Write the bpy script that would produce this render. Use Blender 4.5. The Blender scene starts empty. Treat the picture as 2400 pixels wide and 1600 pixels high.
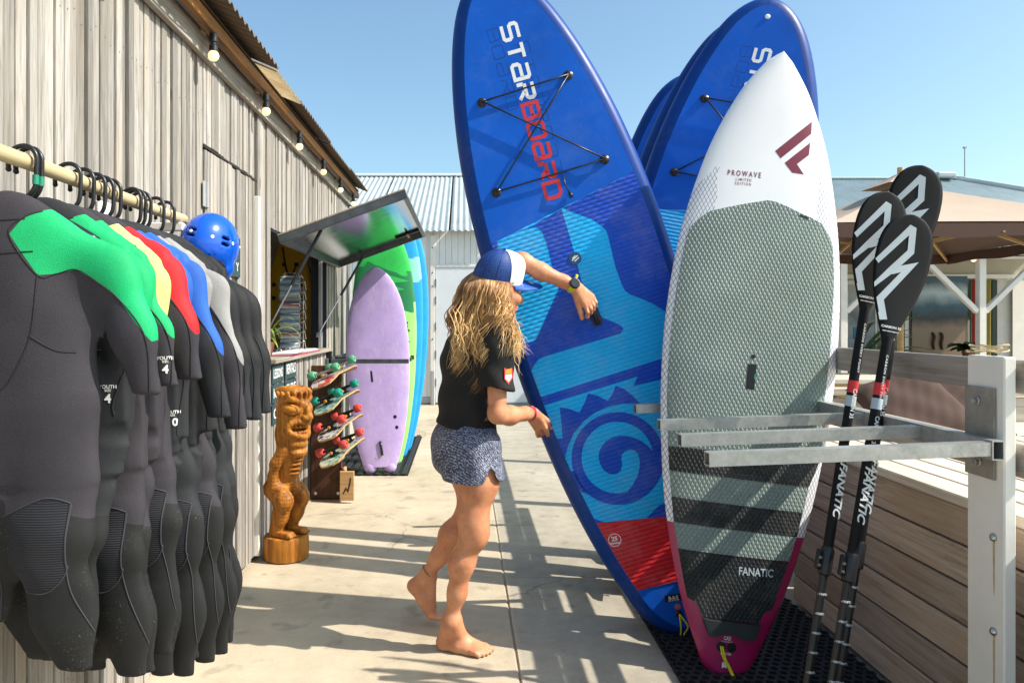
import bpy, bmesh, math, random
import numpy as np
from mathutils import Vector, Matrix, Euler
from mathutils.geometry import tessellate_polygon

rnd = random.Random(7)
SC = bpy.context.scene
COL = SC.collection
R = math.radians

# ------------------------------------------------------------------ camera
# metres; camera stands at the origin of the plan, eye height EYE, looking along +Y
EYE, FPX, VX, VY = 1.35, 1700.0, 1088.0, 751.0
cam_data = bpy.data.cameras.new('camera')
cam = bpy.data.objects.new('camera', cam_data)
COL.objects.link(cam)
cam.location = (0, 0, EYE)
cam.rotation_euler = (R(90), 0, 0)
cam_data.sensor_width = 36.0
cam_data.lens = 36.0 * FPX / 2400.0
cam_data.shift_x = (1200 - VX) / 2400.0
cam_data.shift_y = -(800 - VY) / 2400.0
cam_data.clip_start = 0.05
cam_data.clip_end = 2000
SC.camera = cam

# ------------------------------------------------------------------ sky, sun, exposure
SUN_DIR = Vector((0.973 * math.cos(R(44.5)), -0.23 * math.cos(R(44.5)), math.sin(R(44.5)))).normalized()
world = bpy.data.worlds.new('World')
SC.world = world
world.use_nodes = True
wn = world.node_tree
wn.nodes.clear()
sky_n = wn.nodes.new('ShaderNodeTexSky')
sky_n.sky_type = 'NISHITA'
sky_n.sun_disc = False
sky_n.sun_elevation = R(44.5)
sky_n.sun_rotation = math.atan2(SUN_DIR.x, SUN_DIR.y)
sky_n.air_density = 1.0
sky_n.dust_density = 2.0
sky_n.ozone_density = 1.0
bg_n = wn.nodes.new('ShaderNodeBackground')
bg_n.inputs['Strength'].default_value = 0.15
wo_n = wn.nodes.new('ShaderNodeOutputWorld')
wb_n = wn.nodes.new('ShaderNodeMix'); wb_n.data_type = 'RGBA'; wb_n.blend_type = 'MULTIPLY'    # the camera's white balance on the sky
wb_n.inputs[0].default_value = 1.0; wb_n.inputs[7].default_value = (0.90, 1.06, 1.03, 1)
wn.links.new(sky_n.outputs[0], wb_n.inputs[6])
wn.links.new(wb_n.outputs[2], bg_n.inputs[0])
wn.links.new(bg_n.outputs[0], wo_n.inputs[0])

sun_data = bpy.data.lights.new('sun', 'SUN')
sun_data.energy = 4.9
sun_data.angle = R(0.5)
sun_data.color = (1.0, 0.93, 0.82)
sun = bpy.data.objects.new('sun', sun_data)
COL.objects.link(sun)
sun.rotation_euler = SUN_DIR.to_track_quat('Z', 'Y').to_euler()
sun.location = (8, -3, 9)

vs = SC.view_settings
vs.view_transform = 'Standard'
vs.look = 'None'
vs.gamma = 1.0
vs.use_curve_mapping = False
vs.exposure = 0.55

# ------------------------------------------------------------------ small helpers
def P(px, py, Y):
    """the point at distance Y that the photograph shows at (px, py)"""
    return Vector(((px - VX) / FPX * Y, Y, EYE - (py - VY) / FPX * Y))

def link(o, parent=None):
    COL.objects.link(o)
    if parent is not None:
        o.parent = parent
    return o

def tag(o, label=None, cat=None, group=None, kind=None):
    if label: o['label'] = label
    if cat: o['category'] = cat
    if group: o['group'] = group
    if kind: o['kind'] = kind
    return o

def empty(name, loc=(0, 0, 0), label=None, cat=None, group=None, rot=(0, 0, 0)):
    o = bpy.data.objects.new(name, None)
    o.empty_display_size = 0.1
    link(o)
    o.location = loc
    o.rotation_euler = rot
    return tag(o, label, cat, group)

def copy_tree(o, parent=None):
    c = o.copy()
    link(c)
    if parent is not None:
        c.parent = parent
        c.matrix_parent_inverse = o.matrix_parent_inverse.copy()
    for ch in list(o.children):
        copy_tree(ch, c)
    return c

class MB:
    """collects shapes and links them as one mesh object"""
    def __init__(self):
        self.v, self.f, self.m = [], [], []
        self.mi = 0
    def add(self, vs, fs, mi=None):
        b = len(self.v)
        self.v += [tuple(p) for p in vs]
        self.f += [tuple(i + b for i in f) for f in fs]
        self.m += [self.mi if mi is None else mi] * len(fs)
        return self
    def box(self, lo, hi, mi=None, M=None, bev=0.0):
        x0, y0, z0 = lo; x1, y1, z1 = hi
        if bev <= 0:
            vs = [Vector(p) for p in ((x0,y0,z0),(x1,y0,z0),(x1,y1,z0),(x0,y1,z0),(x0,y0,z1),(x1,y0,z1),(x1,y1,z1),(x0,y1,z1))]
            fs = [(0,3,2,1),(4,5,6,7),(0,1,5,4),(1,2,6,5),(2,3,7,6),(3,0,4,7)]
        else:
            vs, fs = bevel_box(lo, hi, bev)
        if M is not None: vs = [M @ p for p in vs]
        return self.add(vs, fs, mi)
    def bar(self, a, b, w, h, up=(0, 0, 1), mi=None, bev=0.0):
        """box from a to b, w wide sideways, h high"""
        a, b = Vector(a), Vector(b)
        d = b - a; L = d.length
        y = d.normalized()
        x = y.cross(Vector(up))
        if x.length < 1e-6: x = y.cross(Vector((1, 0, 0)))
        x.normalize(); z = x.cross(y)
        M = Matrix((x, y, z)).transposed().to_4x4(); M.translation = a
        return self.box((-w/2, 0, -h/2), (w/2, L, h/2), mi, M, bev)
    def tube(self, pts, r, n=8, mi=None, cap=True, closed=False):
        pts = [Vector(p) for p in pts]
        k = len(pts)
        rr = list(r) if isinstance(r, (list, tuple)) else [r] * k
        vs, fs = [], []
        prev = None
        for i, p in enumerate(pts):
            if closed: t = pts[(i + 1) % k] - pts[i - 1]
            else: t = pts[min(i + 1, k - 1)] - pts[max(i - 1, 0)]
            t.normalize()
            if prev is None:
                a = t.cross(Vector((0, 0, 1)))
                if a.length < 1e-3: a = t.cross(Vector((1, 0, 0)))
            else:
                a = prev - t * prev.dot(t)
                if a.length < 1e-6: a = t.cross(Vector((0.3, 0.5, 1)))
            a.normalize(); prev = a
            b = t.cross(a)
            for j in range(n):
                w = 2 * math.pi * j / n
                vs.append(p + (a * math.cos(w) + b * math.sin(w)) * rr[i])
        for i in range(k if closed else k - 1):
            i2 = (i + 1) % k
            for j in range(n):
                j2 = (j + 1) % n
                fs.append((i*n + j, i*n + j2, i2*n + j2, i2*n + j))
        if cap and not closed:
            fs.append(tuple(range(n - 1, -1, -1)))
            fs.append(tuple((k - 1)*n + j for j in range(n)))
        return self.add(vs, fs, mi)
    def lathe(self, prof, n=20, axis=Matrix.Identity(4), mi=None):
        vs, fs = [], []
        for (r_, z_) in prof:
            for j in range(n):
                w = 2 * math.pi * j / n
                vs.append(axis @ Vector((r_*math.cos(w), r_*math.sin(w), z_)))
        k = len(prof)
        for i in range(k - 1):
            for j in range(n):
                j2 = (j + 1) % n
                fs.append((i*n + j, i*n + j2, (i+1)*n + j2, (i+1)*n + j))
        fs.append(tuple(range(n - 1, -1, -1)))
        fs.append(tuple((k-1)*n + j for j in range(n)))
        return self.add(vs, fs, mi)
    def prism(self, poly, z0, z1, M=Matrix.Identity(4), mi=None):
        """2-D polygon extruded along local z"""
        n = len(poly)
        area = sum(poly[i][0]*poly[(i+1) % n][1] - poly[(i+1) % n][0]*poly[i][1] for i in range(n))
        if area < 0: poly = poly[::-1]
        vs = [M @ Vector((x, y, z0)) for x, y in poly] + [M @ Vector((x, y, z1)) for x, y in poly]
        tri = tessellate_polygon([[Vector((x, y, 0)) for x, y in poly]])
        fs = []
        for t in tri:
            a, b, c = t
            s = (poly[b][0]-poly[a][0])*(poly[c][1]-poly[a][1]) - (poly[b][1]-poly[a][1])*(poly[c][0]-poly[a][0])
            if s < 0: a, c = c, a
            fs.append((c, b, a)); fs.append((a+n, b+n, c+n))
        for i in range(n):
            j = (i + 1) % n
            fs.append((i, j, j+n, i+n))
        return self.add(vs, fs, mi)
    def flat(self, poly, fn, mi=None):
        """2-D polygon laid on a surface by fn(x, y) -> point"""
        n = len(poly)
        tri = tessellate_polygon([[Vector((x, y, 0)) for x, y in poly]])
        fs = []
        for a, b, c in tri:
            s = (poly[b][0]-poly[a][0])*(poly[c][1]-poly[a][1]) - (poly[b][1]-poly[a][1])*(poly[c][0]-poly[a][0])
            if abs(s) < 1e-12: continue
            fs.append((a, b, c) if s > 0 else (c, b, a))
        return self.add([fn(x, y) for x, y in poly], fs, mi)
    def sphere(self, c, r, n=12, m=8, mi=None, sc=(1, 1, 1), M=None):
        vs, fs = [], []
        for i in range(m + 1):
            th = math.pi * i / m
            for j in range(n):
                ph = 2*math.pi*j/n
                p = Vector((r*sc[0]*math.sin(th)*math.cos(ph), r*sc[1]*math.sin(th)*math.sin(ph), r*sc[2]*math.cos(th)))
                if M is not None: p = M @ p
                vs.append(p + Vector(c))
        for i in range(m):
            for j in range(n):
                j2 = (j+1) % n
                fs.append((i*n+j, (i+1)*n+j, (i+1)*n+j2, i*n+j2))
        return self.add(vs, fs, mi)
    def build(self, name, mats, parent=None, smooth=False, auto=None):
        me = bpy.data.meshes.new(name)
        me.from_pydata(self.v, [], self.f)
        mats = mats if isinstance(mats, (list, tuple)) else [mats]
        for m in mats: me.materials.append(m)
        if len(mats) > 1:
            me.polygons.foreach_set('material_index', self.m)
        if smooth or auto:
            me.polygons.foreach_set('use_smooth', [True] * len(me.polygons))
        if auto:
            me.set_sharp_from_angle(angle=R(auto))
        me.update()
        o = bpy.data.objects.new(name, me)
        return link(o, parent)

def bevel_box(lo, hi, b):
    x0, y0, z0 = lo; x1, y1, z1 = hi
    b = min(b, 0.45*(x1-x0), 0.45*(y1-y0), 0.45*(z1-z0))
    vs, idx = [], {}
    for sx in (0, 1):
        for sy in (0, 1):
            for sz in (0, 1):
                X, Y, Z = (x1 if sx else x0), (y1 if sy else y0), (z1 if sz else z0)
                dx, dy, dz = (-b if sx else b), (-b if sy else b), (-b if sz else b)
                for k, p in enumerate(((X, Y+dy, Z+dz), (X+dx, Y, Z+dz), (X+dx, Y+dy, Z))):
                    idx[sx, sy, sz, k] = len(vs); vs.append(Vector(p))
    c = (Vector(lo) + Vector(hi)) / 2
    fs = []
    def face(ids):
        q = [vs[i] for i in ids]
        n = (q[1]-q[0]).cross(q[2]-q[0])
        m = sum(q, Vector()) / len(q) - c
        fs.append(tuple(ids) if n.dot(m) > 0 else tuple(ids[::-1]))
    for s in (0, 1):
        face([idx[s,0,0,0], idx[s,1,0,0], idx[s,1,1,0], idx[s,0,1,0]])
        face([idx[0,s,0,1], idx[1,s,0,1], idx[1,s,1,1], idx[0,s,1,1]])
        face([idx[0,0,s,2], idx[1,0,s,2], idx[1,1,s,2], idx[0,1,s,2]])
    for a in (0, 1):
        for b_ in (0, 1):
            face([idx[a,b_,0,0], idx[a,b_,1,0], idx[a,b_,1,1], idx[a,b_,0,1]])
            face([idx[a,0,b_,0], idx[a,1,b_,0], idx[a,1,b_,2], idx[a,0,b_,2]])
            face([idx[0,a,b_,1], idx[1,a,b_,1], idx[1,a,b_,2], idx[0,a,b_,2]])
            for c_ in (0, 1):
                face([idx[a,b_,c_,0], idx[a,b_,c_,1], idx[a,b_,c_,2]])
    return vs, fs

UNIT_MESH = {}
def plank(name, lo, hi, mat, parent=None, bev=0.003, jitter=True):
    """one board as an object of its own: bevelled box between lo and hi; alike sizes share their mesh"""
    lo, hi = Vector(lo), Vector(hi)
    d = hi - lo
    key = (name, round(d.x, 3), round(d.y, 3), round(d.z, 3), mat.name)
    me = UNIT_MESH.get(key)
    if me is None:
        vs, fs = bevel_box((-d.x/2, -d.y/2, -d.z/2), (d.x/2, d.y/2, d.z/2), bev)
        me = bpy.data.meshes.new(name)
        me.from_pydata([tuple(v) for v in vs], [], fs)
        me.materials.append(mat)
        UNIT_MESH[key] = me
    o = bpy.data.objects.new(name, me)
    link(o, parent)
    o.location = (lo + hi) / 2
    return o

def lerp(a, b, t): return a + (b - a) * t

def smooth_curve(pts, n=8):
    """Catmull-Rom through the points"""
    pts = [Vector(p) for p in pts]
    out = []
    for i in range(len(pts) - 1):
        p0, p1, p2, p3 = pts[max(i-1, 0)], pts[i], pts[i+1], pts[min(i+2, len(pts)-1)]
        for k in range(n):
            t = k / n
            out.append(0.5*((2*p1) + (p2-p0)*t + (2*p0-5*p1+4*p2-p3)*t*t + (3*p1-p0-3*p2+p3)*t**3))
    out.append(pts[-1])
    return out

def clip_convex(poly, clip):
    """polygon clipped by a convex counter-clockwise polygon"""
    out = list(poly)
    n = len(clip)
    for i in range(n):
        a, b = clip[i], clip[(i+1) % n]
        inp, out = out, []
        if not inp: break
        def side(p): return (b[0]-a[0])*(p[1]-a[1]) - (b[1]-a[1])*(p[0]-a[0])
        for k in range(len(inp)):
            p, q = inp[k-1], inp[k]
            sp, sq = side(p), side(q)
            if sq >= 0:
                if sp < 0: t = sp/(sp-sq); out.append((p[0]+(q[0]-p[0])*t, p[1]+(q[1]-p[1])*t))
                out.append(q)
            elif sp >= 0:
                t = sp/(sp-sq); out.append((p[0]+(q[0]-p[0])*t, p[1]+(q[1]-p[1])*t))
    res = []
    for p in out:
        if not res or (abs(p[0]-res[-1][0]) + abs(p[1]-res[-1][1])) > 1e-6: res.append(p)
    return res

# ------------------------------------------------------------------ lettering
TEXT_CACHE = {}
def text_shape(s, size=1.0, bold=0.0, xs=1.0, align='CENTER', shear=0.0, space=1.0):
    """2-D mesh of a word in the built-in face: list of points, list of faces"""
    key = (s, bold, align, shear, space)
    if key not in TEXT_CACHE:
        cu = bpy.data.curves.new('lettering', 'FONT')
        cu.body = s; cu.size = 1.0; cu.align_x = align; cu.align_y = 'CENTER'
        cu.offset = bold; cu.shear = shear; cu.space_character = space
        cu.resolution_u = 3
        ob = bpy.data.objects.new('lettering', cu)
        COL.objects.link(ob)
        dg = bpy.context.evaluated_depsgraph_get()
        me = bpy.data.meshes.new_from_object(ob.evaluated_get(dg))
        TEXT_CACHE[key] = ([tuple(v.co[:2]) for v in me.vertices], [tuple(p.vertices) for p in me.polygons])
        bpy.data.objects.remove(ob); bpy.data.curves.remove(cu); bpy.data.meshes.remove(me)
    vs, fs = TEXT_CACHE[key]
    return [(x*size*xs, y*size) for x, y in vs], fs

def lay_text(mb, s, fn, size, mi=None, **kw):
    """adds a word to a builder, laid on a surface by fn(x, y) -> point"""
    vs, fs = text_shape(s, size, **kw)
    mb.add([fn(x, y) for x, y in vs], fs, mi)

def stroke(pts, w, closed=False):
    """a polyline as a mitred band: points and quads in 2-D"""
    n = len(pts)
    L, Rr = [], []
    for i in range(n):
        p = Vector(pts[i]).to_2d() if len(pts[i]) > 2 else Vector(pts[i])
        a = Vector(pts[i-1]) if (closed or i > 0) else None
        b = Vector(pts[(i+1) % n]) if (closed or i < n-1) else None
        d1 = (p - a).normalized() if a is not None else None
        d2 = (b - p).normalized() if b is not None else None
        if d1 is None: d1 = d2
        if d2 is None: d2 = d1
        n1, n2 = Vector((-d1.y, d1.x)), Vector((-d2.y, d2.x))
        m = (n1 + n2)
        m = m / max(m.length_squared, 1e-6) * 2
        if m.length > 3: m = m.normalized()*3
        L.append(tuple(p + m*w/2)); Rr.append(tuple(p - m*w/2))
    vs = L + Rr
    fs = []
    for i in range(n if closed else n-1):
        j = (i+1) % n
        fs.append((i+n, j+n, j, i))
    return vs, fs

GLYPH = {
 'S': [([(1,1),(.12,1),(0,.9),(0,.62),(.12,.5),(.88,.5),(1,.38),(1,.1),(.88,0),(0,0)], 0)],
 'T': [([(0,1),(1,1)], 0), ([(.5,.9),(.5,0)], 0)],
 'a': [([(.05,1),(.88,1),(1,.9),(1,0),(.12,0),(0,.12),(0,.4),(.12,.52),(.9,.52)], 0)],
 'R': [([(0,0),(0,.42)], 0), ([(0,1),(.88,1),(1,.88),(1,.62),(.88,.5),(0,.5)], 0), ([(.5,.4),(1,0)], 0)],
 'B': [([(0,0),(0,1),(.85,1),(.95,.9),(.95,.6),(.88,.52),(1,.42),(1,.1),(.88,0)], 1), ([(.1,.52),(.82,.52)], 0)],
 'o': [([(.1,0),(0,.1),(0,.9),(.1,1),(.9,1),(1,.9),(1,.1),(.9,0)], 1)],
 'D': [([(0,0),(0,1),(.75,1),(1,.8),(1,.1),(.9,0)], 1)],
}
# ------------------------------------------------------------------ materials
class NT:
    """short hand for building a node material"""
    def __init__(self, name):
        self.mat = bpy.data.materials.new(name)
        self.mat.use_nodes = True
        self.t = self.mat.node_tree
        self.t.nodes.clear()
        self.out = self.n('ShaderNodeOutputMaterial')
        self.bs = self.n('ShaderNodeBsdfPrincipled')
        self.t.links.new(self.bs.outputs[0], self.out.inputs[0])
    def n(self, typ, props=None, **ins):
        nd = self.t.nodes.new(typ)
        for k, v in (props or {}).items(): setattr(nd, k, v)
        for k, v in ins.items(): self.set(nd, k, v)
        return nd
    def set(self, nd, k, v):
        s = nd.inputs[int(k[1:])] if (k[0] == 'i' and k[1:].isdigit()) else nd.inputs[k.replace('_', ' ')]
        if isinstance(v, bpy.types.NodeSocket): self.t.links.new(v, s)
        elif isinstance(v, bpy.types.Node): self.t.links.new(v.outputs[0], s)
        else:
            if isinstance(v, (tuple, list)) and len(v) == 3 and s.type == 'RGBA': v = (*v, 1)
            s.default_value = v
    def p(self, **ins):
        for k, v in ins.items(): self.set(self.bs, k, v)
        return self
    def math(self, op, a, b=0.0, c=0.0, clamp=False):
        return self.n('ShaderNodeMath', {'operation': op, 'use_clamp': clamp}, i0=a, i1=b, i2=c).outputs[0]
    def mix(self, f, a, b, blend='MIX'):
        nd = self.n('ShaderNodeMix', {'data_type': 'RGBA', 'blend_type': blend})
        for s, v in ((0, f), (6, a), (7, b)):
            if isinstance(v, bpy.types.NodeSocket): self.t.links.new(v, nd.inputs[s])
            else:
                if isinstance(v, (tuple, list)) and len(v) == 3: v = (*v, 1)
                nd.inputs[s].default_value = v
        return nd.outputs[2]
    def pos(self): return self.n('ShaderNodeNewGeometry').outputs['Position']
    def obj(self): return self.n('ShaderNodeTexCoord').outputs['Object']
    def rand(self): return self.n('ShaderNodeObjectInfo').outputs['Random']
    def attr(self, name): return self.n('ShaderNodeAttribute', {'attribute_name': name}).outputs['Fac']
    def map(self, vec, scale=(1, 1, 1), loc=(0, 0, 0), rot=(0, 0, 0)):
        return self.n('ShaderNodeMapping', Vector=vec, Scale=scale, Location=loc, Rotation=rot).outputs[0]
    def noise(self, vec, scale=5.0, detail=4.0, rough=0.55, dist=0.0):
        return self.n('ShaderNodeTexNoise', Vector=vec, Scale=scale, Detail=detail, Roughness=rough, Distortion=dist).outputs['Fac']
    def ramp(self, f, *stops):
        nd = self.n('ShaderNodeValToRGB', Fac=f)
        e = nd.color_ramp.elements
        while len(e) < len(stops): e.new(0.5)
        for el, (pos, c) in zip(e, stops):
            el.position = pos
            el.color = (*c, 1) if isinstance(c, (tuple, list)) else (c, c, c, 1)
        return nd.outputs[0]
    def sep(self, vec):
        return self.n('ShaderNodeSeparateXYZ', Vector=vec).outputs
    def shifted(self, vec, amount=50.0):
        """the vector moved by a per-object random amount"""
        r = self.rand()
        v = self.n('ShaderNodeCombineXYZ', X=self.math('MULTIPLY', r, amount), Y=self.math('MULTIPLY', r, amount*1.7), Z=self.math('MULTIPLY', r, amount*0.6))
        return self.n('ShaderNodeVectorMath', {'operation': 'ADD'}, i0=vec, i1=v).outputs[0]
    def bump(self, h, strength=0.3, dist=0.01):
        b = self.n('ShaderNodeBump', Height=h, Strength=strength, Distance=dist)
        self.set(self.bs, 'Normal', b.outputs[0])
        return self

def srgb(r, g, b):
    def f(c):
        c /= 255.0
        return c/12.92 if c <= 0.04045 else ((c+0.055)/1.055)**2.4
    return (f(r), f(g), f(b))

def plain(name, c, rough=0.5, metal=0.0, var=0.08, vs=8.0, bump=0.0, bscale=60.0, spec=0.5, coat=0.0, sheen=0.0):
    """a painted or moulded surface with slight blotches and fine grain"""
    m = NT(name)
    v = m.obj()
    nz = m.noise(m.shifted(v, 20), vs, 5, 0.6)
    lo = tuple(max(0, x*(1-var)) for x in c); hi = tuple(min(1, x*(1+var)) for x in c)
    m.p(Base_Color=m.ramp(nz, (0.3, lo), (0.7, hi)), Metallic=metal)
    m.p(Roughness=m.math('ADD', rough - 0.06, m.math('MULTIPLY', nz, 0.12)))
    m.set(m.bs, 'Specular IOR Level', spec)
    if coat: m.set(m.bs, 'Coat Weight', coat); m.set(m.bs, 'Coat Roughness', 0.08)
    if sheen: m.set(m.bs, 'Sheen Weight', sheen)
    if bump: m.bump(m.noise(v, bscale, 3), bump, 0.004)
    return m.mat

def wood(name, dark, mid, light, axis='z', scale=1.0, rough=0.75, knots=True, bump=0.5, var=0.25, warm=None, streak=1.0, blotch=0.22):
    """weathered or oiled boards: streaks along the grain, rings round knots, each board its own tone"""
    m = NT(name)
    v = m.shifted(m.pos(), 37.0)
    st = {'x': (0.06, 1, 1), 'y': (1, 0.06, 1), 'z': (1, 1, 0.06)}[axis]
    st2 = {'x': (0.02, 1, 1), 'y': (1, 0.02, 1), 'z': (1, 1, 0.02)}[axis]
    w1 = m.noise(v, 2.3, 2)
    vv = m.n('ShaderNodeVectorMath', {'operation': 'ADD'}, i0=m.map(v, st), i1=m.n('ShaderNodeCombineXYZ', X=m.math('MULTIPLY', w1, 0.03), Y=m.math('MULTIPLY', w1, 0.03), Z=m.math('MULTIPLY', w1, 0.03))).outputs[0]
    g1 = m.noise(vv, 38*scale, 5, 0.65)
    g2 = m.noise(m.map(v, st2), 130*scale, 3, 0.6)
    blot = m.noise(m.map(v, tuple(0.35 if q < 1 else 1 for q in st)), 4.5, 4, 0.6)
    g = m.math('ADD', m.math('MULTIPLY', g1, 0.6), m.math('MULTIPLY', g2, 0.4*streak))
    g = m.math('ADD', g, m.math('MULTIPLY', m.math('SUBTRACT', blot, 0.5), blotch))
    col = m.ramp(g, (0.30, dark), (0.47, mid), (0.66, light))
    if warm is not None:
        col = m.mix(m.math('MULTIPLY', m.ramp(m.noise(v, 2.1, 3), (0.5, 0.0), (0.75, 1.0)), 0.5), col, warm)
    tone = m.math('ADD', 1 - var, m.math('MULTIPLY', m.rand(), 2*var))
    tc = m.n('ShaderNodeCombineColor', Red=tone, Green=tone, Blue=tone).outputs[0]
    col = m.mix(1.0, col, tc, 'MULTIPLY')
    if knots:
        kv = m.map(v, {'x': (2.2, 9, 9), 'y': (9, 2.2, 9), 'z': (9, 9, 2.2)}[axis])
        vo = m.n('ShaderNodeTexVoronoi', Vector=kv, Scale=1.0).outputs['Distance']
        kn = m.ramp(vo, (0.05, 1.0), (0.11, 0.0))
        gate = m.ramp(m.noise(v, 3.0, 1), (0.52, 0.0), (0.56, 1.0))
        col = m.mix(m.math('MULTIPLY', m.math('MULTIPLY', kn, gate), 0.75), col, tuple(x*0.35 for x in dark))
    m.p(Base_Color=col, Roughness=rough)
    m.set(m.bs, 'Specular IOR Level', 0.25)
    m.bump(g, bump, 0.004)
    return m.mat

def galv(name):
    m = NT(name)
    v = m.shifted(m.obj(), 9)
    sp = m.n('ShaderNodeTexVoronoi', Vector=v, Scale=55.0).outputs['Color']
    spv = m.noise(m.map(v, (1, 1, 1)), 38, 4, 0.7, 0.8)
    bl = m.noise(v, 9, 5, 0.7)
    f = m.math('ADD', m.math('MULTIPLY', spv, 0.35), m.math('MULTIPLY', bl, 0.75))
    m.p(Base_Color=m.ramp(f, (0.25, (0.20, 0.20, 0.19)), (0.55, (0.42, 0.43, 0.42)), (0.8, (0.60, 0.61, 0.60))),
        Metallic=0.75, Roughness=m.ramp(f, (0.2, 0.55), (0.8, 0.38)))
    m.bump(bl, 0.15, 0.003)
    return m.mat

def concrete():
    m = NT('sandy_concrete')
    v = m.pos()
    big = m.noise(v, 0.9, 5, 0.6)
    mid = m.noise(v, 7, 6, 0.65)
    fine = m.noise(v, 160, 3, 0.7)
    f = m.math('ADD', m.math('ADD', m.math('MULTIPLY', big, 0.5), m.math('MULTIPLY', mid, 0.35)), m.math('MULTIPLY', fine, 0.22))
    base = m.ramp(f, (0.36, (0.33, 0.275, 0.195)), (0.52, (0.465, 0.395, 0.29)), (0.68, (0.56, 0.485, 0.365)))
    # the slabs right of the long joint are greyer, with damp blotches and less drifted sand
    x = m.sep(v)[0]
    right = m.ramp(m.math('ADD', x, m.math('MULTIPLY', m.math('SUBTRACT', mid, 0.5), 0.03)), (0.215, 0.0), (0.235, 1.0))
    grey = m.ramp(f, (0.36, (0.23, 0.205, 0.165)), (0.52, (0.36, 0.325, 0.26)), (0.68, (0.46, 0.42, 0.34)))
    col = m.mix(right, base, grey)
    damp = m.ramp(m.noise(v, 5.5, 4, 0.5), (0.60, 0.0), (0.68, 1.0))
    col = m.mix(m.math('MULTIPLY', damp, 0.35), col, (0.14, 0.13, 0.115))
    cr = m.n('ShaderNodeTexVoronoi', {'feature': 'DISTANCE_TO_EDGE'}, Vector=m.n('ShaderNodeVectorMath', {'operation': 'ADD'}, i0=v, i1=m.n('ShaderNodeVectorMath', {'operation': 'SCALE'}, i0=m.n('ShaderNodeTexNoise', Vector=v, Scale=6.0, Detail=5.0).outputs['Color'], Scale=0.16).outputs[0]).outputs[0], Scale=0.9).outputs['Distance']
    crk = m.math('MULTIPLY', m.ramp(cr, (0.0, 1.0), (0.006, 0.0)), m.ramp(m.noise(v, 0.8, 2), (0.50, 0.0), (0.58, 1.0)))
    col = m.mix(m.math('MULTIPLY', crk, 0.7), col, (0.10, 0.085, 0.065))
    scuff = m.ramp(m.noise(m.map(v, (1, 3.5, 1), rot=(0, 0, 0.6)), 11, 5, 0.75), (0.58, 0.0), (0.72, 1.0))
    col = m.mix(m.math('MULTIPLY', scuff, 0.35), col, (0.62, 0.56, 0.45))
    drip = m.ramp(m.n('ShaderNodeTexVoronoi', Vector=m.n('ShaderNodeVectorMath', {'operation': 'ADD'}, i0=v, i1=m.map(v, (0.2, 0.1, 0))).outputs[0], Scale=4.3).outputs['Distance'], (0.07, 1.0), (0.13, 0.0))
    col = m.mix(m.math('MULTIPLY', m.math('MULTIPLY', drip, m.ramp(m.noise(v, 1.7, 2), (0.48, 0.0), (0.56, 1.0))), 0.4), col, (0.15, 0.13, 0.105))
    spots = m.ramp(m.n('ShaderNodeTexVoronoi', Vector=v, Scale=26.0).outputs['Distance'], (0.03, 1.0), (0.06, 0.0))
    col = m.mix(m.math('MULTIPLY', spots, 0.5), col, (0.12, 0.10, 0.08))
    m.p(Base_Color=col, Roughness=0.85)
    m.set(m.bs, 'Specular IOR Level', 0.2)
    m.bump(m.math('ADD', fine, m.math('MULTIPLY', mid, 1.5)), 0.35, 0.003)
    return m.mat

def skin_mat(name='skin'):
    m = NT(name)
    v = m.obj()
    n1 = m.noise(v, 14, 4, 0.6); n2 = m.noise(v, 90, 3, 0.6)
    col = m.ramp(n1, (0.3, srgb(186, 116, 80)), (0.7, srgb(218, 154, 114)))
    col = m.mix(m.math('MULTIPLY', m.ramp(n2, (0.5, 0.0), (0.75, 1.0)), 0.25), col, srgb(184, 100, 74))
    n3 = m.noise(v, 34, 5, 0.7)
    col = m.mix(m.math('MULTIPLY', m.ramp(n3, (0.52, 0.0), (0.7, 1.0)), 0.13), col, srgb(228, 176, 140))
    low = m.ramp(m.math('ADD', m.sep(v)[2], m.math('MULTIPLY', m.math('SUBTRACT', n3, 0.5), 0.03)), (0.006, 1.0), (0.028, 0.0))
    col = m.mix(m.math('MULTIPLY', low, 0.6), col, srgb(168, 140, 108))
    mole = m.ramp(m.n('ShaderNodeTexVoronoi', Vector=v, Scale=11.0).outputs['Distance'], (0.018, 1.0), (0.028, 0.0))
    col = m.mix(m.math('MULTIPLY', mole, 0.5), col, srgb(120, 66, 44))
    m.p(Base_Color=col, Roughness=0.52)
    m.set(m.bs, 'Subsurface Weight', 0.12)
    m.set(m.bs, 'Subsurface Radius', (0.012, 0.005, 0.003))
    m.bump(m.math('ADD', n2, n3), 0.22, 0.003)
    return m.mat

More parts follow.
